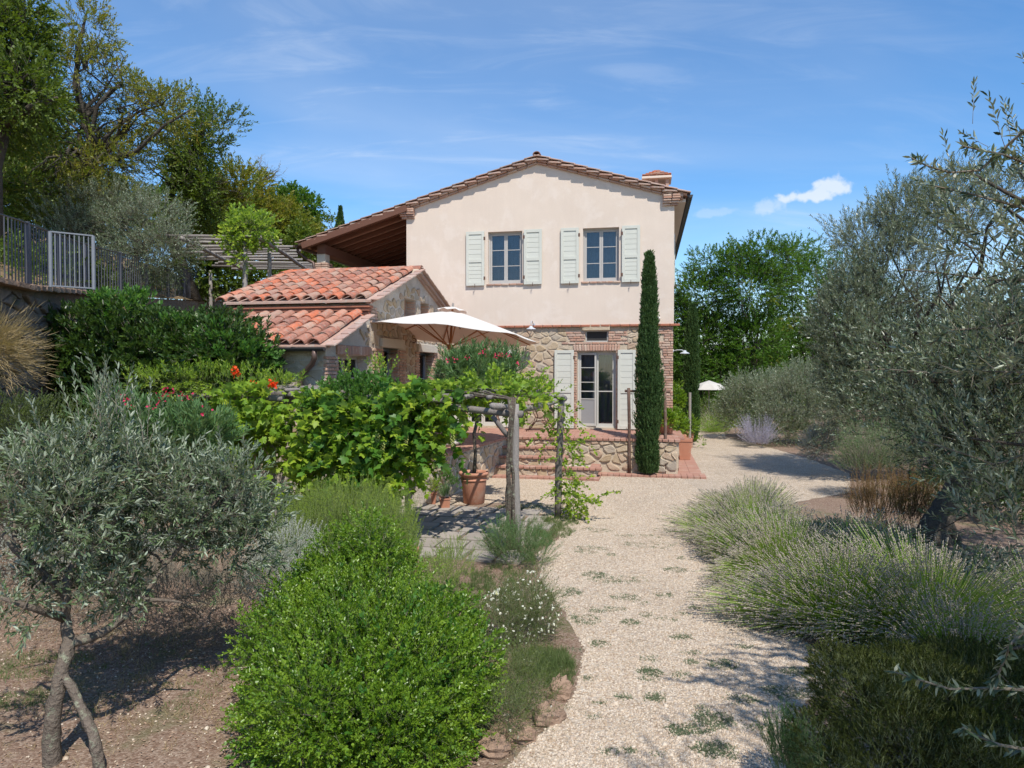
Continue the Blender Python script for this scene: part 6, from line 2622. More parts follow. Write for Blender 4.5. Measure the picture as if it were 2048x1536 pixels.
# campsis with orange flowers over the left pergola rails
t = plant('trumpet_climber', 'fresh green climber with orange red trumpet flowers over left pergola rails', 'climber', (-6, 11.8, 0))
foliage(t, 'foliage', [BL(380, 760, 11.9, 95, 22, .5), BL(460, 762, 11.9, 70, 20, .4), BL(330, 770, 11.9, 60, 18, .5), BL(560, 770, 11.9, 40, 12, .3)], 520, .26, 12, .06, .022, M['l_vine'], 'rhomb', (1, .7, .6), .2, .2, twmat=M['greenstem'], twr=.003)
flowers(t, [(470, 738), (470, 744), (472, 748), (540, 768), (546, 766), (550, 770), (545, 774), (512, 772), (502, 770)], 11.2, .06, M['l_red'], 4, spread=.025)

# yellow green conifer at the left edge and pink oleander behind the front olive
q = AT(45, 880, 8.6)
t = plant('golden_juniper', 'feathery yellow green juniper behind the front olive at left edge', 'conifer', (q.x, q.y, 0))
foliage(t, 'foliage', [BL(40, 880, 8.6, 95, 75, .7), BL(110, 850, 8.8, 60, 50, .5), BL(-20, 850, 8.6, 80, 60, .6), BL(60, 960, 8.4, 110, 80, .7)], 2000, .20, 22, .030, .009, M['l_hedge'], 'rhomb', (.8, .8, .4), .5, .15, ang=.5)
q = AT(340, 900, 9.6)
t = plant('pink_oleander', 'oleander bush with magenta flowers behind the front olive', 'oleander', (q.x, q.y, 0))
foliage(t, 'foliage', [BL(310, 875, 9.6, 100, 55, .6), BL(400, 880, 9.6, 60, 45, .5), BL(240, 855, 9.6, 50, 45, .5)], 560, .34, 20, .12, .018, M['l_rosem_dark'], 'lance', (.7, 1.2, .4), .3, .16, ang=.7, twmat=M['greenstem'], twr=.004)
flowers(t, [(245, 795), (252, 800), (325, 785), (335, 782), (345, 787), (365, 795), (303, 815), (257, 812), (378, 795), (405, 828), (321, 802), (240, 790)], 8.85, .036, M['l_pink'], 3)

# ---- front left olive
def fine(pts, rad, k=4, j=.006):
    P_ = [Vector(p) for p in pts]
    op, orr = [], []
    for i in range(len(P_) - 1):
        p0, p1, p2, p3 = P_[max(0, i - 1)], P_[i], P_[i + 1], P_[min(len(P_) - 1, i + 2)]
        for q_ in range(k):
            t_ = q_ / k
            c_p = .5 * ((2 * p1) + (p2 - p0) * t_ + (2 * p0 - 5 * p1 + 4 * p2 - p3) * t_ * t_ + (3 * p1 - p0 - 3 * p2 + p3) * t_ ** 3)
            op.append(c_p + Vector((random.uniform(-j, j), random.uniform(-j, j), 0)))
            orr.append((rad[i] + (rad[i + 1] - rad[i]) * t_) * random.uniform(.95, 1.06))
    return op + [P_[-1]], orr + [rad[-1]]


TB = GP(104, 1536)
oz = .0
t = plant('front_olive', 'silvery olive tree with lichened forked trunk in the lower left corner', 'olive tree', (TB.x, TB.y, 0))
mb = MB()
Y0 = 4.7
F1 = AT(140, 1285, 4.85)
mb.tube(*fine([AT(112, 1640, Y0), AT(104, 1500, Y0), AT(108, 1420, Y0), AT(122, 1345, 4.75), F1], [.066, .055, .047, .042, .048], 6), 16, rough=.09)
mb.tube(*fine([F1, AT(130, 1240, 4.9), AT(134, 1190, 4.9), AT(140, 1140, 5.0), AT(210, 1060, 5.1), AT(245, 1010, 5.2), AT(205, 970, 5.2), AT(120, 860, 5.3)], [.040, .034, .030, .030, .027, .022, .016, .006]), 12, rough=.09)
mb.tube(*fine([F1, AT(170, 1278, 4.9), AT(205, 1265, 5.0), AT(262, 1225, 5.1), AT(300, 1200, 5.2), AT(365, 1205, 5.2)], [.042, .037, .032, .024, .016, .006]), 12, rough=.09)
mb.tube([AT(262, 1225, 5.1), AT(290, 1190, 5.3), AT(330, 1130, 5.5), AT(400, 1050, 5.6), AT(470, 950, 5.7)], [.026, .022, .018, .013, .006], 8, rough=.12)
mb.tube([AT(134, 1190, 4.9), AT(90, 1150, 4.9), AT(30, 1100, 4.8), AT(-40, 1000, 4.8)], [.034, .026, .02, .012], 8, rough=.12)
mb.tube([AT(130, 1240, 4.9), AT(60, 1215, 4.6), AT(0, 1195, 4.5)], [.025, .02, .012], 7, rough=.12)
mb.tube([AT(60, 1150, 4.9), AT(30, 1080, 5.0), AT(20, 960, 5.1), AT(60, 850, 5.2)], [.022, .018, .013, .006], 7, rough=.12)
mb.build('trunk', M['bark'], t, smooth=True)
mb = MB()
mb.tube(*fine([AT(212, 1620, 4.6), AT(190, 1490, 4.6), AT(160, 1410, 4.68), AT(128, 1350, 4.75)], [.042, .036, .031, .028], 6), 14, rough=.09)
mb.build('second_trunk', M['bark'], t, smooth=True)
OBL = [BL(90, 960, 5.2, 130, 80, .55), BL(230, 950, 5.4, 105, 85, .55), BL(350, 985, 5.6, 105, 80, .5), BL(450, 1020, 5.7, 85, 75, .45), BL(300, 1090, 5.5, 145, 70, .5), BL(90, 1090, 5.0, 140, 75, .5), BL(450, 1120, 5.6, 85, 65, .45),
       BL(0, 1040, 4.8, 120, 100, .5), BL(150, 890, 5.4, 70, 40, .4), BL(20, 1190, 4.6, 90, 45, .35), BL(230, 1170, 5.3, 110, 45, .4), BL(120, 1010, 4.8, 110, 90, .4), BL(510, 1050, 5.7, 45, 60, .35), BL(480, 960, 5.7, 50, 50, .35)]
mb = MB()
for i in range(34):
    bb = OBL[i % len(OBL)]
    s0 = [AT(245, 1010, 5.2), AT(210, 1060, 5.1), AT(330, 1130, 5.5), AT(90, 1150, 4.9), AT(300, 1200, 5.2), AT(400, 1050, 5.6), AT(20, 960, 5.1)]
    e = Vector(bb[0]) + Vector(rdir(1)[0] * bb[1] * .9)
    s1 = min(s0, key=lambda q_: (q_ - e).length)
    mb.tube(wob(s1, e, 5, .10), [.014, .011, .009, .007, .005, .003], 5)
mb.build('branch', M['bark'], t)
foliage(t, 'crown', OBL, 2250, .27, 15, .054, .0155, M['l_olive'], 'oval', (.8, .5, .9), .2, .28, gap=-.6, gapf=3.2, twmat=M['twig'], twr=.0022, ang=.75, curve=.05)
foliage(t, 'water_shoot_leaves', [BL(145, 830, 5.3, 8, 14, .08), BL(245, 820, 5.3, 20, 20, .2), BL(275, 880, 5.3, 30, 14, .2), BL(200, 850, 5.2, 60, 14, .2)], 26, .40, 18, .05, .014, M['l_olive'], 'oval', (.3, 1.3, .5), .2, twmat=M['twig'], twr=.003, ang=.6, curve=.0)

# dry shrub understorey behind the olive
q = AT(330, 1200, 6.6)
t = plant('grey_dry_shrub', 'twiggy grey brown shrub on the bare earth behind the front olive trunk', 'shrub', (q.x, q.y, 0))
foliage(t, 'foliage', [BL(330, 1180, 6.8, 110, 75, .6), BL(450, 1190, 6.9, 70, 60, .5), BL(200, 1180, 7.2, 120, 50, .6)], 1500, .24, 12, .022, .007, M['l_drygrey'], 'rhomb', (.8, .8, .6), .2, .2, twmat=M['twig'], twr=.003, zmin=.02)
t = plant('silver_mound', 'silvery lavender mound behind the crown of the front olive', 'shrub', (q.x - 1, q.y + 1.6, 0))
foliage(t, 'foliage', [BL(330, 1050, 8.0, 150, 70, .7), BL(180, 1080, 8.0, 110, 60, .7), BL(60, 1120, 8, 110, 60, .7)], 1700, .22, 14, .026, .007, M['l_santo'], 'rhomb', (.8, 1.0, .5), .4, .15, zmin=.02)

# ---- bright box-like bush at bottom centre
q = GP(740, 1560)
t = plant('myrtle_bush', 'big bright green small leaved bush at bottom centre beside the path', 'bush', (-.95, 5.0, 0))
BB = [BL(740, 1400, 4.9, 215, 185, .72), BL(645, 1420, 5.0, 115, 160, .65), BL(840, 1400, 5.0, 115, 150, .6), BL(720, 1230, 5.7, 120, 80, .5), BL(820, 1280, 5.5, 120, 90, .5), BL(600, 1260, 5.5, 90, 70, .5), BL(670, 1500, 4.7, 140, 120, .45), BL(800, 1500, 4.7, 140, 120, .45),
      BL(690, 1160, 6.3, 80, 60, .45), BL(620, 1200, 6.0, 70, 60, .4), BL(860, 1240, 5.6, 90, 60, .4), BL(930, 1330, 5.3, 60, 90, .35), BL(560, 1340, 5.2, 45, 70, .35), BL(770, 1150, 6.2, 60, 45, .4)]
for _k in range(22):
    b_ = BB[_k % len(BB)]
    d_ = rdir(1)[0]
    d_[2] = abs(d_[2])
    d_[1] = -abs(d_[1]) if _k % 3 else d_[1]
    rr_ = random.uniform(.14, .30)
    c_ = b_[0] + d_ * b_[1] * .9
    if not (-.31 < c_[0] / c_[1] < -.09):
        continue
    BB.append((c_, np.array([rr_, rr_, rr_ * random.uniform(.7, 1.4)])))
foliage(t, 'foliage', BB, 12000, .14, 13, .0255, .0145, M['l_box'], 'oval', (1, .55, .7), .62, .24, gap=-1.5, gapf=3.0, twmat=M['greenstem'], twr=.0015, ang=.95, zmin=.02)
foliage(t, 'stray_shoots', [BL(720, 1140, 6.2, 90, 30, .4), BL(820, 1180, 5.8, 60, 50, .4), BL(960, 1420, 4.9, 40, 60, .2), BL(480, 1330, 5.0, 30, 30, .2), BL(735, 1250, 5.2, 220, 120, .6), BL(600, 1250, 5.3, 100, 60, .4)], 420, .22, 14, .024, .013, M['l_box'], 'oval', (.7, 1, .4), .3, .14, twmat=M['greenstem'], twr=.0016, ang=.9)
foliage(t, 'inner_foliage', BB[:14], 1500, .16, 10, .035, .02, M['l_vinedeep'], 'oval', (1, .5, .7), .2, .1, zmin=.02)  # darker leaf colour put inside so the gaps read as shade
mb = MB()
for i in range(30):
    e = Vector(BB[i % len(BB)][0]) + Vector(rdir(1)[0]) * .3
    mb.tube(wob((-.95 + random.uniform(-.25, .25), 5.0 + random.uniform(-.2, .2), 0), e, 4, .06), [.014, .011, .008, .005, .003], 5)
mb.build('stems', M['bark'], t)

# ---- rosemary behind it
t = plant('rosemary_bush', 'broad yellow green rosemary with upright sprigs behind the myrtle', 'bush', (-2.2, 8.0, 0))
foliage(t, 'foliage', [BL(690, 1090, 8.1, 140, 85, .8), BL(610, 1080, 8.3, 75, 70, .7), BL(770, 1100, 8.0, 65, 70, .6), BL(680, 1030, 8.5, 95, 45, .6), BL(800, 1130, 7.6, 40, 50, .4)], 3600, .24, 26, .026, .0052, M['l_rosem'], 'rhomb', (.55, 1.5, .30), .55, .12,
        twmat=M['greenstem'], twr=.002, ang=.7, curve=-.05, zmin=.02)
t = plant('small_rosemary', 'small upright dark rosemary where the slabs meet the gravel', 'bush', (.0, 9.6, 0))
foliage(t, 'foliage', [BL(1030, 1100, 9.5, 50, 48, .35), BL(1000, 1085, 9.5, 28, 34, .3), BL(1075, 1110, 9.5, 26, 34, .3)], 640, .26, 26, .028, .005, M['l_rosem_dark'], 'rhomb', (.8, 1.1, .35), .25, .14, twmat=M['greenstem'], twr=.002, ang=.7, zmin=.02)
t = plant('silver_santolina', 'silver grey santolina mound between the olive and the rosemary', 'shrub', (-2.5, 7.0, 0))
foliage(t, 'foliage', [BL(575, 1110, 7.0, 62, 52, .42), BL(540, 1150, 6.9, 45, 50, .35), BL(620, 1150, 6.8, 35, 45, .3)], 900, .16, 20, .018, .006, M['l_santo'], 'rhomb', (.8, 1.0, .6), .5, .15, twmat=M['l_santo'], twr=.002, ang=.9, zmin=.02)

# loose herbs by the path edge
t = plant('wispy_santolina', 'wispy grey green herb clump between the myrtle and the slabs', 'shrub', (-.9, 7.6, 0))
foliage(t, 'foliage', [BL(880, 1150, 7.7, 50, 45, .35), BL(910, 1120, 8.2, 35, 30, .3), BL(870, 1200, 7.0, 40, 40, .3)], 420, .24, 18, .024, .005, M['l_rosem'], 'rhomb', (.6, 1.2, .5), .2, .2, twmat=M['greenstem'], twr=.0018, ang=.7, zmin=.02)
t = plant('daisy_bush', 'loose wiry bush dotted with tiny white daisies by the path', 'flower bush', (.2, 6.8, 0))
DB = [BL(1050, 1215, 6.9, 62, 62, .4), BL(1000, 1240, 6.6, 50, 60, .35), BL(1085, 1240, 6.9, 30, 42, .25)]
foliage(t, 'foliage', DB, 1700, .20, 11, .020, .005, M['l_hedge'], 'rhomb', (.9, .8, .7), .3, .2, twmat=M['greenstem'], twr=.0014, ang=.8, zmin=.02)
P, O = blob_points(DB, 300, .95, .2)
P = P[P[:, 2] > .05]
me_n = []
for k_ in range(7):
    a_ = k_ * .9
    me_n.append((math.cos(a_), math.sin(a_)))
cs_ = RNG.normal(size=(len(P), 3)) * .15 + O[:len(P)] + np.array([0, -.4, .8])
Pd, Dd = [], []
for p_, n_ in zip(P, cs_):
    n_ = Vector(n_).normalized()
    x_ = n_.orthogonal().normalized()
    y_ = n_.cross(x_)
    for c_a, s_a in me_n:
        Pd.append(np.array(p_ + O[0] * 0) + np.array(n_) * .03)
        Dd.append(np.array(x_ * c_a + y_ * s_a))
leaf_obj('petals', np.array(Pd), np.array(Dd), .015, .011, M['l_white'], t, 'rhomb')
t = plant('daisy_weeds', 'second lower clump of tiny daisies among grass beside the edging rocks', 'flower bush', (.1, 5.5, 0))
DB = [BL(1030, 1340, 5.6, 60, 60, .3), BL(1060, 1400, 5.3, 45, 45, .25), BL(1010, 1420, 5.0, 45, 60, .25)]
foliage(t, 'foliage', DB, 1000, .18, 10, .020, .0045, M['l_hedge'], 'rhomb', (.8, .9, .7), .2, .2, twmat=M['greenstem'], twr=.0013, ang=.8, zmin=.01)
P, O = blob_points(DB, 30, .9, .2)
leaf_obj('petals', np.repeat(P, 6, 0), rdir(len(P) * 6) + np.array([0, -.1, .3]), .011, .008, M['l_white'], t, 'rhomb')
p = AT(991, 1186, 6.2)
t = plant('white_rose', 'single white rose bloom standing above the daisy bush', 'flower', (p.x, p.y, 0))
MB().tube([(p.x - .05, p.y + .1, 0), (p.x - .02, p.y + .04, p.z * .6), (p.x, p.y, p.z)], .004, 5).build('stem', M['greenstem'], t)
leaf_obj('petals', np.tile(np.array(p), (16, 1)) + RNG.normal(size=(16, 3)) * .008, rdir(16) + np.array([0, -.2, .6]), .034, .034, M['l_white'], t, 'oval')
p = AT(975, 1225, 5.8)


def tufts(name, lab, cen, n, R_, h, mat, W_=.006, blades=14, lean=.5, kind='stuff', cat='weeds', seedmask=None, T='blade'):
    """ground cover nobody could count"""
    P = []
    for (x, y, rx, ry, c) in cen:
        k = int(n * c)
        a = RNG.random(k) * 6.283
        r = np.sqrt(RNG.random(k))
        P.append(np.stack([x + np.cos(a) * r * rx, y + np.sin(a) * r * ry, np.full(k, .004)], 1))
    P = np.concatenate(P)
    m = len(P)
    B = np.repeat(P, blades, 0) + np.concatenate([RNG.normal(size=(m * blades, 2)) * R_, np.zeros((m * blades, 1))], 1)
    D = unit(np.concatenate([RNG.normal(size=(m * blades, 2)) * lean, np.ones((m * blades, 1))], 1))
    tint = np.clip(np.repeat(RNG.random(m), blades) * .7 + RNG.random(m * blades) * .3, 0, .999)
    o = leaf_obj(name, B, D, h * RNG.uniform(.5, 1.2, len(B)), W_, M[mat], None, T, tint, kind=kind)
    tag(o, lab, cat)
    return o


def gp2(px, py, rx, ry, c=1):
    p = GP(px, py)
    k = p.y / F
    # vertical pixel radius on the ground -> metres in depth
    dy = abs(GP(px, py - ry).y - GP(px, py + ry).y) / 2
    return (p.x, p.y, rx * k, dy, c)


tufts('grass', 'green grass and weeds along the edge of the bed', [gp2(1110, 1340, 40, 45), gp2(1075, 1330, 50, 30), gp2(1100, 1062, 50, 16), gp2(1060, 1080, 45, 18), gp2(940, 1180, 50, 45, .8), gp2(1110, 1045, 50, 9, .6), gp2(1000, 1160, 60, 30, .6)], 150, .018, .10, 'l_grass', .004, 16, cat='grass')
tufts('slab_weeds', 'low weeds in the joints of the stone slabs', [gp2(960, 1060, 130, 35), gp2(900, 1100, 100, 20, .5), gp2(1050, 1015, 60, 8, .5), gp2(870, 1030, 60, 12, .5)], 330, .03, .035, 'l_grass', .005, 12, .9, cat='weeds')
wc = [gp2(1140, 1185, 30, 8, .3), gp2(1190, 1150, 25, 7, .3), gp2(1240, 1160, 60, 7, .4), gp2(1350, 1140, 25, 5, .2), gp2(1170, 1240, 30, 10, .3), gp2(1260, 1245, 20, 5, .2), gp2(1200, 1290, 20, 8, .2), gp2(1360, 1275, 22, 4, .2), gp2(1450, 1330, 30, 10, .4),
      gp2(1300, 1345, 20, 8, .25), gp2(1590, 1345, 30, 8, .35), gp2(1575, 1385, 50, 14, .6), gp2(1430, 1440, 40, 16, .8), gp2(1380, 1460, 45, 10, .6), gp2(1310, 1395, 20, 8, .3), gp2(1430, 1500, 45, 14, .8), gp2(1480, 1400, 25, 10, .2), gp2(1180, 1100, 40, 8, .3), gp2(1300, 1090, 60, 8, .25),
      gp2(1250, 1195, 30, 6, .2), gp2(1210, 1220, 40, 6, .2), gp2(1330, 1190, 20, 4, .12), gp2(1190, 1060, 30, 5, .2), gp2(1600, 1430, 30, 20, .4), gp2(1385, 1325, 12, 5, .1)]
for _ in range(70):
    if _ > 40:
        break
    px_, py_ = random.gauss(1260, 110), random.uniform(1040, 1520)
    px_ += (py_ - 1040) * .25
    s_w = random.uniform(4, 16)
    wc.append(gp2(px_, py_, s_w * 1.6, s_w * random.uniform(.2, .5), random.uniform(.02, .12)))
tufts('thyme_weeds', 'flat grey green creeping weeds scattered over the gravel path', wc, 150, .022, .022, 'l_thyme', .007, 12, 1.6, cat='weeds')
tufts('earth_weeds', 'sparse dry grass on the brown earth under the front olive', [(-2.6, 6.4, 1.6, 1.2, 1), (-3.8, 5.8, 1.5, 1.4, 1), (-1.6, 5.0, 1.0, 1.0, .5), (-5.5, 7.0, 2, 1.6, 1)], 210, .03, .07, 'l_dry', .003, 10, .8, cat='dry grass')
tufts('green_earth_weeds', 'low green weeds on the brown earth under the front olive', [gp2(80, 1330, 90, 30), gp2(40, 1400, 60, 20, .5), gp2(250, 1350, 140, 80, .5), gp2(420, 1370, 60, 60, .3)], 120, .03, .045, 'l_grass', .004, 12, 1.0, cat='weeds')

# leaf litter on the bare earth, pebbles on the gravel
n = 9000
P = np.stack([RNG.uniform(-7, .2, n), RNG.uniform(3.5, 9.5, n), np.full(n, .010)], 1)
o = leaf_obj('leaf_litter', P, np.concatenate([RNG.normal(size=(n, 2)), RNG.normal(size=(n, 1)) * .15], 1), .03 * RNG.uniform(.4, 1.1, n), .014, M['l_litter'], None, 'rhomb', roll=.35, kind='stuff')
tag(o, 'dry fallen leaves scattered on the brown earth', 'leaf litter')


def inpoly(P, poly):
    x, y = P[:, 0], P[:, 1]
    ins = np.zeros(len(P), bool)
    n = len(poly)
    for i in range(n):
        x0, y0 = poly[i][0], poly[i][1]
        x1, y1 = poly[(i + 1) % n][0], poly[(i + 1) % n][1]
        c = ((y0 > y) != (y1 > y))
        xi = (x1 - x0) * (y - y0) / ((y1 - y0) if y1 != y0 else 1e-9) + x0
        ins ^= c & (x < xi)
    return ins


n = 150000
yy = 3.8 + 15 * RNG.random(n) ** 2.0
P = np.stack([RNG.uniform(-1.2, 4.2, n), yy, np.full(n, .003)], 1)
P = P[inpoly(P, PATH)]
n2 = 2600
Pe = np.stack([RNG.uniform(-6, 0, n2), RNG.uniform(3.9, 8, n2), np.full(n2, .003)], 1)
for nm, PP_, mt, lab in (('pebbles', P, 'pebble', 'loose pale pebbles lying on the gravel path'), ('earth_stones', Pe, 'pebble', 'small stones scattered over brown earth under the olive')):
    if 'pebble' not in M:
        M['pebble'] = PM('pebble', [(.25, .175, .115), (.38, .29, .205), (.49, .40, .305), (.57, .485, .385), (.35, .27, .205), (.60, .52, .425)], .8, 20, 90, 0, .001, .2, patch=1.1, patchcol=(.33, .26, .19), patchamt=.5)
    m = len(PP_)
    s_ = RNG.uniform(.0045, .0125, m) * (1 + (RNG.random(m) > .985) * .9)
    base = np.array([(1, 0, .1), (-.5, .87, .0), (-.5, -.87, .05), (.5, .5, .75), (-.6, .1, .8), (.35, -.5, .7)])
    fc = [(0, 3, 5), (0, 1, 3), (1, 4, 3), (1, 2, 4), (2, 5, 4), (2, 0, 5), (3, 4, 5)]
    a = RNG.random(m) * 6.283
    st_x = RNG.uniform(.7, 1.4, m)
    bxx = base[None, :, 0] * st_x[:, None]
    byy = np.broadcast_to(base[None, :, 1], bxx.shape)
    V = np.stack([bxx * np.cos(a)[:, None] - byy * np.sin(a)[:, None], bxx * np.sin(a)[:, None] + byy * np.cos(a)[:, None], np.broadcast_to(base[None, :, 2], bxx.shape)], 2) * s_[:, None, None] + PP_[:, None, :]
    V += RNG.normal(size=V.shape) * .0008
    me = raw_mesh(nm, V, fc, 6, M['pebble'], RNG.random(m))
    o = link(bpy.data.objects.new(nm, me))
    tag(o, lab, 'pebbles', kind='stuff')

# ---- lavender
def lavender(lab, x, y, r, h, n, lean=(-.42, -.12), headm='l_lavhead'):
    t = plant('lavender', lab, 'lavender', (x, y, 0), 'lavender clumps along the right of the path')
    a = RNG.random(n) * 6.283
    q = RNG.random(n) ** .5
    out = np.stack([np.cos(a) * q, np.sin(a) * q, np.zeros(n)], 1)
    P = np.array([x, y, .03]) + out * np.array([r * .45, r * .45, 0])
    T_ = unit(out * 1.05 + np.array([lean[0], lean[1], 0]) + np.array([0, 0, 1]) * (1.15 - .75 * q)[:, None] + rdir(n) * .16)
    Lh = h * RNG.uniform(.78, 1.15, n) * (1.0 + .25 * q)
    lm_ = Lump(2.2)
    Lh = Lh * (1 + .22 * lm_(out * 1.6 + np.array([x, y, 0])))
    T_ = unit(T_ + np.stack([lm_(out * 2.0) * .12, lm_(out * 2.0 + 3) * .10, np.zeros(n)], 1))
    segs = 3
    pts = []
    for s in range(segs + 1):
        f = s / segs
        p = P + T_ * (Lh * f)[:, None]
        p[:, 2] -= (f ** 2) * Lh * .16 * q
        p[:, 2] = np.maximum(p[:, 2], .03)
        pts.append(p)
    W_ = unit(np.cross(T_, rdir(n))) * .0030
    rows = []
    for s in range(segs + 1):
        k = 1 - .4 * s / segs
        rows += [pts[s] - W_ * k, pts[s] + W_ * k]
    V = np.stack(rows, 1)
    me = raw_mesh('stems', V, [(0, 1, 3, 2), (2, 3, 5, 4), (4, 5, 7, 6)], 8, M['l_lav'], RNG.random(n))
    link(bpy.data.objects.new('stems', me), t)
    # narrow grey leaves low down
    m = n * 2
    ix = RNG.integers(0, n, m)
    f = RNG.random(m) * .42
    leaf_obj('foliage', P[ix] + T_[ix] * (Lh[ix] * f)[:, None], T_[ix] + rdir(m) * .5, .05, .005, M['l_lav'], t, 'rhomb')
    # flower heads: whorls near the tip
    e = pts[-1]
    d = unit(pts[-1] - pts[-2])
    hp = np.concatenate([e - d * .045, e - d * .030, e - d * .015, e - d * .080], 0)
    hd = np.concatenate([d, d, d, d], 0)
    leaf_obj('flower_heads', hp, hd, .020, .012, M[headm], t, 'head')
    return t


LV = [('farthest lavender clump bulging onto the gravel near the house', 4.15, 12.2, .75, .62, 2200), ('lavender clump second from the house, its stems lying left', 3.6, 10.6, .8, .68, 2800),
      ('lavender clump third from the house where the path narrows', 3.5, 9.1, .8, .70, 3000), ('lavender clump behind the two front ones beside the groundcover', 4.5, 9.4, .7, .66, 2000),
      ('front left lavender clump sprawling over gravel', 3.4, 7.3, .72, .70, 3100), ('middle front lavender clump with pale grey heads', 4.15, 7.0, .8, .80, 3000), ('rightmost front lavender clump above the dark hedge', 5.0, 6.3, .8, .72, 2400),
      ('lavender clump directly behind the dark hedge', 3.9, 6.0, .5, .52, 1500)]
for lab, x, y, r, h, n in LV:
    lavender(lab, x, y, r, h, n)
q = AT(1515, 870, 24)
t = lavender('grey green lavender far along the drive beyond the potted shrub', AT(1430, 860, 30).x, 30, .9, .8, 900)
t = plant('russian_sage', 'pale lilac flowering sage in front of the middle olive shrub', 'flower bush', (q.x, q.y, 0))
n = 500
a = RNG.random(n) * 6.283
P = np.array([q.x, q.y, .1]) + np.stack([np.cos(a), np.sin(a), a * 0], 1) * .25
T_ = unit(np.stack([np.cos(a), np.sin(a), .7 + RNG.random(n) ** 1.5 * 4], 1) * np.array([.6, .6, 1]) + rdir(n) * .35)
B, D, ix = spray(P, T_, 1.3 * RNG.uniform(.35, 1.0, n) * (.62 + .45 * np.abs(T_[:, 2])), 24, .6, .18)
leaf_obj('flower_spikes', B, D, .032, .014, M['l_lilac'], t, 'rhomb')

# ---- shrubs on the right of the drive
def shrub(name, lab, px, py, Y, blobs, n, mat, L, Wd, tw=.2, per=12, dirw=(.9, .8, .5), T='rhomb', gap=-9, cat='shrub', tm='twig', shell=.35):
    q = AT(px, py, Y)
    t = plant(name, lab, cat, (q.x, q.y, 0))
    foliage(t, 'foliage', blobs, n, tw, per, L, Wd, M[mat], T, dirw, shell, .18, gap, 1.2, twmat=M[tm] if tm else None, twr=.004)
    return t


shrub('bushy_olive', 'bushy pale olive at the far side of the drive behind the lilac sage', 1570, 800, 25, [BL(1590, 800, 25, 75, 65, 1.2), BL(1640, 830, 25, 50, 60, 1), BL(1550, 850, 25, 60, 45, 1), BL(1600, 755, 25.5, 40, 28, .8)], 2600, 'l_olive', .075, .02, .45, 13, cat='olive tree')
shrub('round_olive_shrub', 'low round grey olive shrub left of the lilac sage', 1490, 800, 27, [BL(1490, 790, 27, 50, 38, 1), BL(1470, 820, 27, 35, 35, .8), BL(1540, 775, 27, 40, 28, 1)], 1500, 'l_olive', .08, .022, .45, 13, cat='olive tree')
shrub('white_helichrysum', 'cream grey rounded shrub at the drive edge', 1645, 880, 17.5, [BL(1648, 880, 17.5, 40, 36, .5), BL(1630, 890, 17.5, 28, 28, .4)], 900, 'l_santo', .035, .010, .2, 14)
shrub('broom_shrub', 'fine green rounded shrub left of the thin olive trunk', 1760, 900, 14.5, [BL(1760, 905, 14.5, 62, 48, .7), BL(1720, 920, 14.5, 40, 32, .5)], 1500, 'l_rosem_dark', .04, .006, .3, 16, (.7, 1.2, .4))
shrub('brown_seed_clump', 'rusty brown seed stems with yellow green leaves under the thin olive', 1780, 1000, 11.5, [BL(1770, 1005, 11.5, 75, 40, .5), BL(1830, 1000, 11.5, 50, 35, .4)], 900, 'l_brown', .035, .005, .34, 16, (.4, 1.6, .4), cat='dry plants', tm='l_brown')
shrub('silver_groundcover', 'low dark blue grey groundcover behind the front lavender', 1850, 1090, 9.0, [(np.array([4.7, 8.9, .12]), np.array([1.0, .7, .16])), (np.array([5.6, 8.2, .12]), np.array([.9, .7, .16])), (np.array([6.5, 7.6, .12]), np.array([.9, .8, .16])), (np.array([6.2, 9.2, .1]), np.array([.6, .5, .1])), (np.array([4.6, 10.4, .15]), np.array([.8, .8, .2]))],
      2600, 'l_olived', .05, .018, .16, 10, (.6, .8, .8), cat='groundcover')
shrub('drive_grass_shrub', 'dull green shrub band at end of drive under the trees', 1420, 820, 33, [BL(1420, 835, 33, 50, 22, 1), BL(1480, 840, 33, 50, 20, 1), BL(1550, 850, 30, 60, 22, 1)], 1300, 'l_oak', .10, .04, .35, 10)

# ---- right olives
def olive(lab, base, tp, tr, blobs, n, L, Wd, tw, per=14, group=None, leafm='l_olived', T='rhomb', extra=None, sub=5, limbn=2, gap=-1.5, shell=.3, limb_r=.5):
    return tree('olive_tree', lab, 'olive tree', base, tp, tr, blobs, n, leafm, L, Wd, tw, per, T, gap=gap, gapf=1.3, bark='barkdark', dirw=(.8, .8, .5), twr=.0035, extra=extra, sub=sub, limbn=limbn, shell=shell, limb_r=limb_r, subr=.35)


q = GP(1826, 968)
olive('tall olive with a thin dark trunk, farther back on the right', (q.x, q.y, 0), [(q.x, q.y, 0), (q.x + .02, q.y, .6), (q.x - .03, q.y, 1.25)], .10,
      [BL(1760, 700, 16.9, 110, 120, 1.2), BL(1700, 620, 16.9, 95, 110, 1.1), BL(1800, 550, 16.9, 130, 110, 1.3), BL(1730, 480, 17.0, 85, 60, 1), BL(1850, 430, 17.0, 100, 60, 1.1), BL(1740, 800, 16.6, 110, 70, 1), BL(1880, 700, 16.9, 120, 120, 1.2), BL(1690, 760, 16.9, 55, 80, .8), BL(1760, 850, 16.6, 110, 50, .9), BL(1900, 830, 16.6, 130, 90, 1), BL(1680, 660, 16.7, 60, 120, .8), BL(1800, 420, 17.0, 60, 60, .8), BL(1930, 400, 17.0, 100, 90, 1)],
      8600, .072, .019, .40, 15, gap=-1.35)
q = AT(1960, 900, 19)
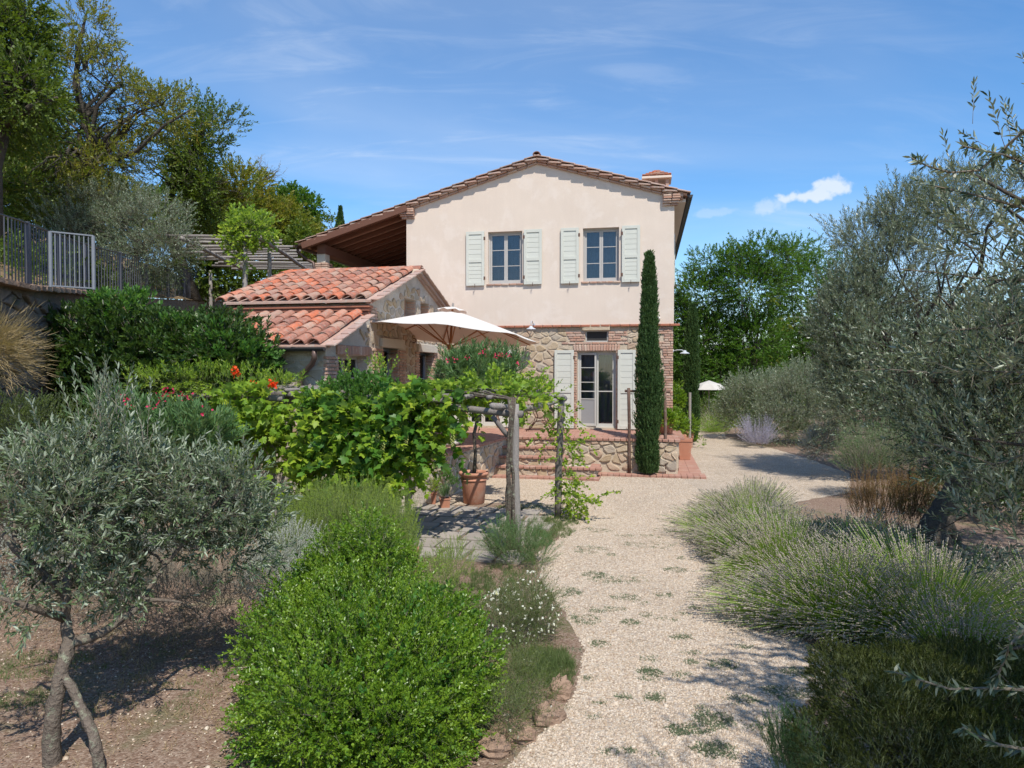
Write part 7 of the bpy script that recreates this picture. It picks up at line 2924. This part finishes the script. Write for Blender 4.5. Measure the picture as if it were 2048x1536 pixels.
olive('half hidden olive between the thin trunk and the gnarled trunk', (q.x, q.y, 0), [(q.x, q.y, 0), (q.x, q.y, 1.2)], .12,
      [BL(1900, 850, 19, 140, 80, 1.5), BL(2000, 800, 19, 140, 120, 1.5), BL(2080, 700, 19, 120, 150, 1.5), BL(1820, 880, 19.5, 90, 50, 1), BL(2000, 920, 18, 150, 50, 1.2)], 3600, .07, .02, .45, 13, gap=-2.5)
shrub('dark_understory', 'dark leafy undergrowth in the shade behind the gnarled trunk', 1960, 990, 12.5, [BL(1930, 975, 12.8, 110, 40, .8), BL(2050, 985, 12.0, 90, 45, .8)], 1000, 'l_laurel', .06, .03, .25, 10, cat='undergrowth')
q = GP(1880, 1085)
mbp = fine([(q.x - .05, q.y, 0), (q.x, q.y, .45), (q.x + .28, q.y + .05, .85), (q.x + .5, q.y, 1.25)], [.2] * 4, 4, .03)[0]
t = olive('old olive with a thick twisted gnarled trunk on red earth', (q.x, q.y, 0), mbp, .19,
          [BL(1900, 800, 8.0, 150, 120, 1.0), BL(2000, 700, 7.6, 150, 150, 1.1), BL(1850, 680, 8.2, 120, 120, 1.0), BL(1960, 560, 7.8, 140, 120, 1.1), BL(2060, 850, 7.4, 120, 160, 1.0), BL(1980, 920, 7.6, 110, 90, .8), BL(2000, 430, 8.0, 110, 90, 1), BL(2120, 560, 7.8, 120, 160, 1), BL(1960, 860, 7.6, 120, 70, .8), BL(1900, 900, 7.8, 70, 50, .5),
           (np.array([7.0, 7.6, 3.2]), np.array([1.3, 1.2, .8])), (np.array([7.4, 6.3, 3.0]), np.array([1.3, 1.1, .8])), (np.array([8.2, 8.6, 3.4]), np.array([1.3, 1.2, .8]))],  # unseen crown lobes added to shade the red earth
          5600, .064, .016, .34, 15, extra=[([(q.x - .30, q.y, 0), (q.x - .12, q.y + .03, .35), (q.x + .15, q.y, .7)], [.14, .13, .1]), ([(q.x + .2, q.y, 0), (q.x + .12, q.y + .03, .35), (q.x + .35, q.y, .8)], [.13, .1, .08])], gap=-1.6)
# the near olive whose boughs reach in from the right edge
NB = [BL(2010, 330, 4.0, 60, 50, .4), BL(2060, 470, 3.8, 90, 120, .5), BL(1990, 560, 4.2, 90, 70, .4), BL(2080, 700, 3.8, 130, 120, .6), BL(2040, 900, 3.9, 90, 110, .4), BL(2060, 1080, 3.7, 70, 90, .4), BL(2050, 1480, 3.2, 60, 60, .3), BL(2060, 1330, 3.4, 50, 80, .3),
      (np.array([4.3, 4.2, 3.6]), np.array([1.2, 1.3, 1.2])), (np.array([4.6, 3.0, 4.0]), np.array([1.5, 1.4, 1.2])), (np.array([3.7, 2.0, 4.3]), np.array([1.2, 1.1, .9])), (np.array([4.9, 4.5, 2.2]), np.array([1.2, 1.2, 1.1])), (np.array([3.9, 1.0, 4.5]), np.array([1.2, .9, .8])), (np.array([5.0, 1.6, 3.9]), np.array([1.3, 1.1, 1.0])), (np.array([3.0, 2.0, 4.0]), np.array([1.1, .9, .7])), (np.array([2.7, 1.4, 4.6]), np.array([1.1, .9, .6])), (np.array([2.4, .7, 5.1]), np.array([1.2, .9, .7])), (np.array([3.8, 2.8, 3.6]), np.array([1.0, .9, .8])),  # crown out of view, lobes added overhead to shade the dark bush
      (np.array([3.6, 5.0, 1.9]), np.array([.6, .6, .7]))]
q = Vector((4.9, 3.3, 0))
t = plant('near_olive', 'near olive reaching in from the right edge with large silvery leaves', 'olive tree', (q.x, q.y, 0))
mb = MB()
mb.tube([(4.9, 3.3, 0), (4.85, 3.3, .8), (4.95, 3.3, 1.6)], [.2, .16, .15], 12, rough=.1)
limbs(mb, Vector((4.95, 3.3, 1.6)), .08, NB, 1, 4, .3)
mb.build('trunk', M['barkdark'], t, smooth=True)
foliage(t, 'crown', NB, 5200, .32, 15, .056, .0145, M['l_olived'], 'oval', (.7, .8, .6), .2, .2, -1.3, 1.6, twmat=M['twig'], twr=.0025, ang=.8,
        cut=lambda P: ~((P[:, 1] < 3.1) & (P[:, 0] < np.maximum(P[:, 1], 0) * .76 + .55)))
# the single boughs that can be followed leaf by leaf
bough = [[(2060, 250), (1960, 190 + 150), (1900, 345), (1850, 330), (1822, 315)], [(2060, 420), (1990, 400), (1930, 385), (1870, 372)], [(2060, 560), (1980, 560), (1900, 548), (1800, 538)], [(2060, 745), (1960, 742), (1860, 745), (1770, 738), (1700, 742)],
         [(2060, 905), (1990, 930), (1920, 905), (1840, 880)], [(2060, 640), (1980, 655), (1900, 660), (1860, 690)], [(2060, 1380), (1980, 1376), (1900, 1378), (1840, 1360), (1782, 1342)], [(2060, 1500), (2000, 1490), (1950, 1470), (1925, 1455)], [(2060, 1250), (2020, 1290), (2000, 1340), (1985, 1370)],
         [(2060, 330), (2010, 310), (1960, 300), (1925, 292)]]
lme = [MB().add([(x * .018, y * .072, z * .072) for x, y, z in TPL['lance'][0]], TPL['lance'][1]).mesh('leaf', M['l_olived']) for _ in range(1)]
cnt = 0
for bi, bp in enumerate(bough):
    Yb = (3.6, 3.7, 4.4, 5.0, 4.2, 4.2, 3.2, 3.0, 3.1, 3.6)[bi]
    pts = [AT(px, py, Yb + random.uniform(-.1, .1)) for px, py in bp]
    MB().tube(pts, [.008, .006, .005, .004, .0025][:len(pts)], 5).build('bough', M['twig'], t)
    # leaves in opposite pairs
    segl = [(pts[i + 1] - pts[i]).length for i in range(len(pts) - 1)]
    tot = sum(segl)
    s_ = .03
    flip_ = 0
    c0 = cnt
    while s_ < tot and cnt < 298 and cnt - c0 < 34:
        a_ = s_
        for i, l_ in enumerate(segl):
            if a_ <= l_:
                break
            a_ -= l_
        p = pts[i].lerp(pts[i + 1], min(1, a_ / l_))
        dr = (pts[i + 1] - pts[i]).normalized()
        for sg in (-1, 1):
            if random.random() < .12:
                continue
            side = dr.cross(Vector((0, 1, 0)) if flip_ else Vector((0, .5, .8))).normalized() * sg
            d = (dr * .8 + side * .8 + Vector(rdir(1)[0]) * .25).normalized()
            n_ = (Vector((0, -.3, 1)) + Vector(rdir(1)[0]) * .8).normalized()
            x = d.cross(n_).normalized()
            n_ = x.cross(d)
            sc = random.uniform(.6, 1.1) * (.7 + .4 * (1 - s_ / tot))
            inst('leaf', lme[0], t, p, tuple(Matrix((x, d, n_)).transposed().to_euler()), (sc, sc, sc))
            cnt += 1
        flip_ = 1 - flip_
        s_ += .038
    pa_ = np.array([pts[i].lerp(pts[i + 1], random.random()) for i in range(len(pts) - 1) for _ in range(16)])
    dd_ = np.array([(pts[i + 1] - pts[i]).normalized() for i in range(len(pts) - 1) for _ in range(16)])
    leaf_obj('bough_foliage', pa_, dd_ * .7 + rdir(len(pa_)) * .8, .055, .014, M['l_olived'], t, 'lance')

# ---- dark hedge-like rosemary at the lower right
t = plant('dark_hedge', 'shaded dark green clipped bush with a sunny rim at lower right', 'bush', (2.4, 3.9, 0))
HB = [BL(1760, 1435, 3.75, 120, 125, .45), BL(1860, 1425, 3.85, 130, 130, .5), BL(1960, 1415, 3.95, 130, 125, .5), BL(2060, 1415, 4.0, 120, 125, .5), BL(1700, 1370, 3.9, 70, 70, .35), BL(1650, 1500, 3.5, 60, 60, .3), BL(1850, 1540, 3.4, 200, 110, .4), BL(2000, 1540, 3.4, 150, 110, .4),
      BL(1820, 1355, 4.2, 110, 50, .4), BL(1950, 1345, 4.3, 110, 50, .4)]
foliage(t, 'foliage', HB, 15000, .055, 18, .014, .0042, M['l_clip'], 'rhomb', (.9, .7, .7), .74, .07, twmat=M['greenstem'], twr=.0015, ang=.6, zmin=.01)
t = plant('hedge_shoot', 'small green upright rosemary shoot at foot of the dark bush', 'bush', (1.75, 3.6, 0))
foliage(t, 'foliage', [BL(1570, 1500, 3.7, 32, 52, .15), BL(1610, 1530, 3.6, 40, 40, .15)], 300, .14, 24, .018, .0035, M['l_rosem_dark'], 'rhomb', (.4, 1.4, .3), .3, .12, twmat=M['greenstem'], twr=.0015, ang=.6, zmin=.01)

# ---- locust trees at the end of the drive and the wood behind
for i, (lab, px, Y, blobs, n) in enumerate((
        ('feathery green locust tree nearest the right house corner', 1400, 38, [BL(1400, 590, 38, 60, 55, 2), BL(1420, 680, 38, 70, 70, 2), BL(1380, 740, 38, 60, 60, 2), BL(1430, 530, 38, 50, 30, 1.4), BL(1370, 640, 38, 30, 60, 1.4), BL(1350, 620, 38, 30, 60, 1.4), BL(1340, 740, 38, 40, 50, 1.4)], 4000),
        ('middle locust tree with reddish dead leaves behind the drive', 1510, 37, [BL(1500, 580, 37, 75, 70, 2.2), BL(1500, 680, 37, 80, 70, 2), BL(1540, 520, 37, 60, 38, 1.6), BL(1470, 740, 37, 80, 50, 2), BL(1480, 520, 37, 40, 30, 1.2)], 4300),
        ('rightmost locust tree partly behind the tall olive', 1620, 39, [BL(1600, 580, 39, 60, 80, 2), BL(1640, 650, 39, 80, 90, 2), BL(1600, 720, 39, 80, 60, 2), BL(1590, 510, 39, 40, 36, 1.4), BL(1700, 600, 39, 70, 90, 2)], 3800))):
    q = AT(px, 700, Y)
    tree('locust_tree', lab, 'tree', (q.x, q.y, 0), [(q.x, q.y, 0), (q.x, q.y, 2.2)], .2, blobs, n, 'l_locust', .12, .055, .55, 12, 'rhomb', gap=-1.9, gapf=.55, sub=5, twr=.008)
t = plant('dead_leaves_branch', 'rusty dead sprays inside the middle locust tree', 'branch', (13, 35, 3))
foliage(t, 'foliage', [BL(1495, 570, 34.8, 9, 14, .4), BL(1575, 645, 34.8, 9, 14, .4), BL(1543, 600, 34.8, 5, 9, .3), BL(1548, 720, 34.8, 5, 5, .3), BL(1500, 700, 34.8, 5, 6, .3)], 46, .3, 8, .11, .04, M['l_brown'] if 0 else M['l_oakyel'], 'rhomb', (1, -.3, .8), .2)
mb = MB()
t = plant('far_wood', 'dark distant woodland edge closing the view behind drive and house', 'woodland', (10, 60, 0))
t['kind'] = 'stuff'
foliage(t, 'foliage', [(np.array([x, 52 + (i % 3) * 2, 2.6]), np.array([4.0, 2.5, 3.6])) for i, x in enumerate(range(6, 62, 5))] + [(np.array([x, 50, 1.2]), np.array([4.0, 2.5, 2])) for x in range(8, 50, 5)], 6500, 1.0, 10, .34, .17, M['l_oak'], 'oval', (1, .3, .7), .5, .2)
t = plant('left_far_wood', 'dark woodland along the crest of the left hillside', 'woodland', (-22, 30, 6))
t['kind'] = 'stuff'
foliage(t, 'foliage', [BL(0, 330, 27, 110, 110, 2), BL(120, 400, 29, 100, 60, 2), BL(250, 430, 31, 100, 40, 2), BL(380, 430, 34, 110, 45, 2), BL(480, 470, 37, 90, 35, 2), BL(-80, 200, 26, 120, 160, 2), BL(560, 500, 42, 90, 30, 2)], 3600, .7, 10, .20, .11, M['l_oak'], 'oval', (1, .3, .7), .4, .2)

# ------------------------------------------------------------------ settle children of the plants on their base points
for t in VEG:
    for c in t.children:
        c.location = c.location - t.location
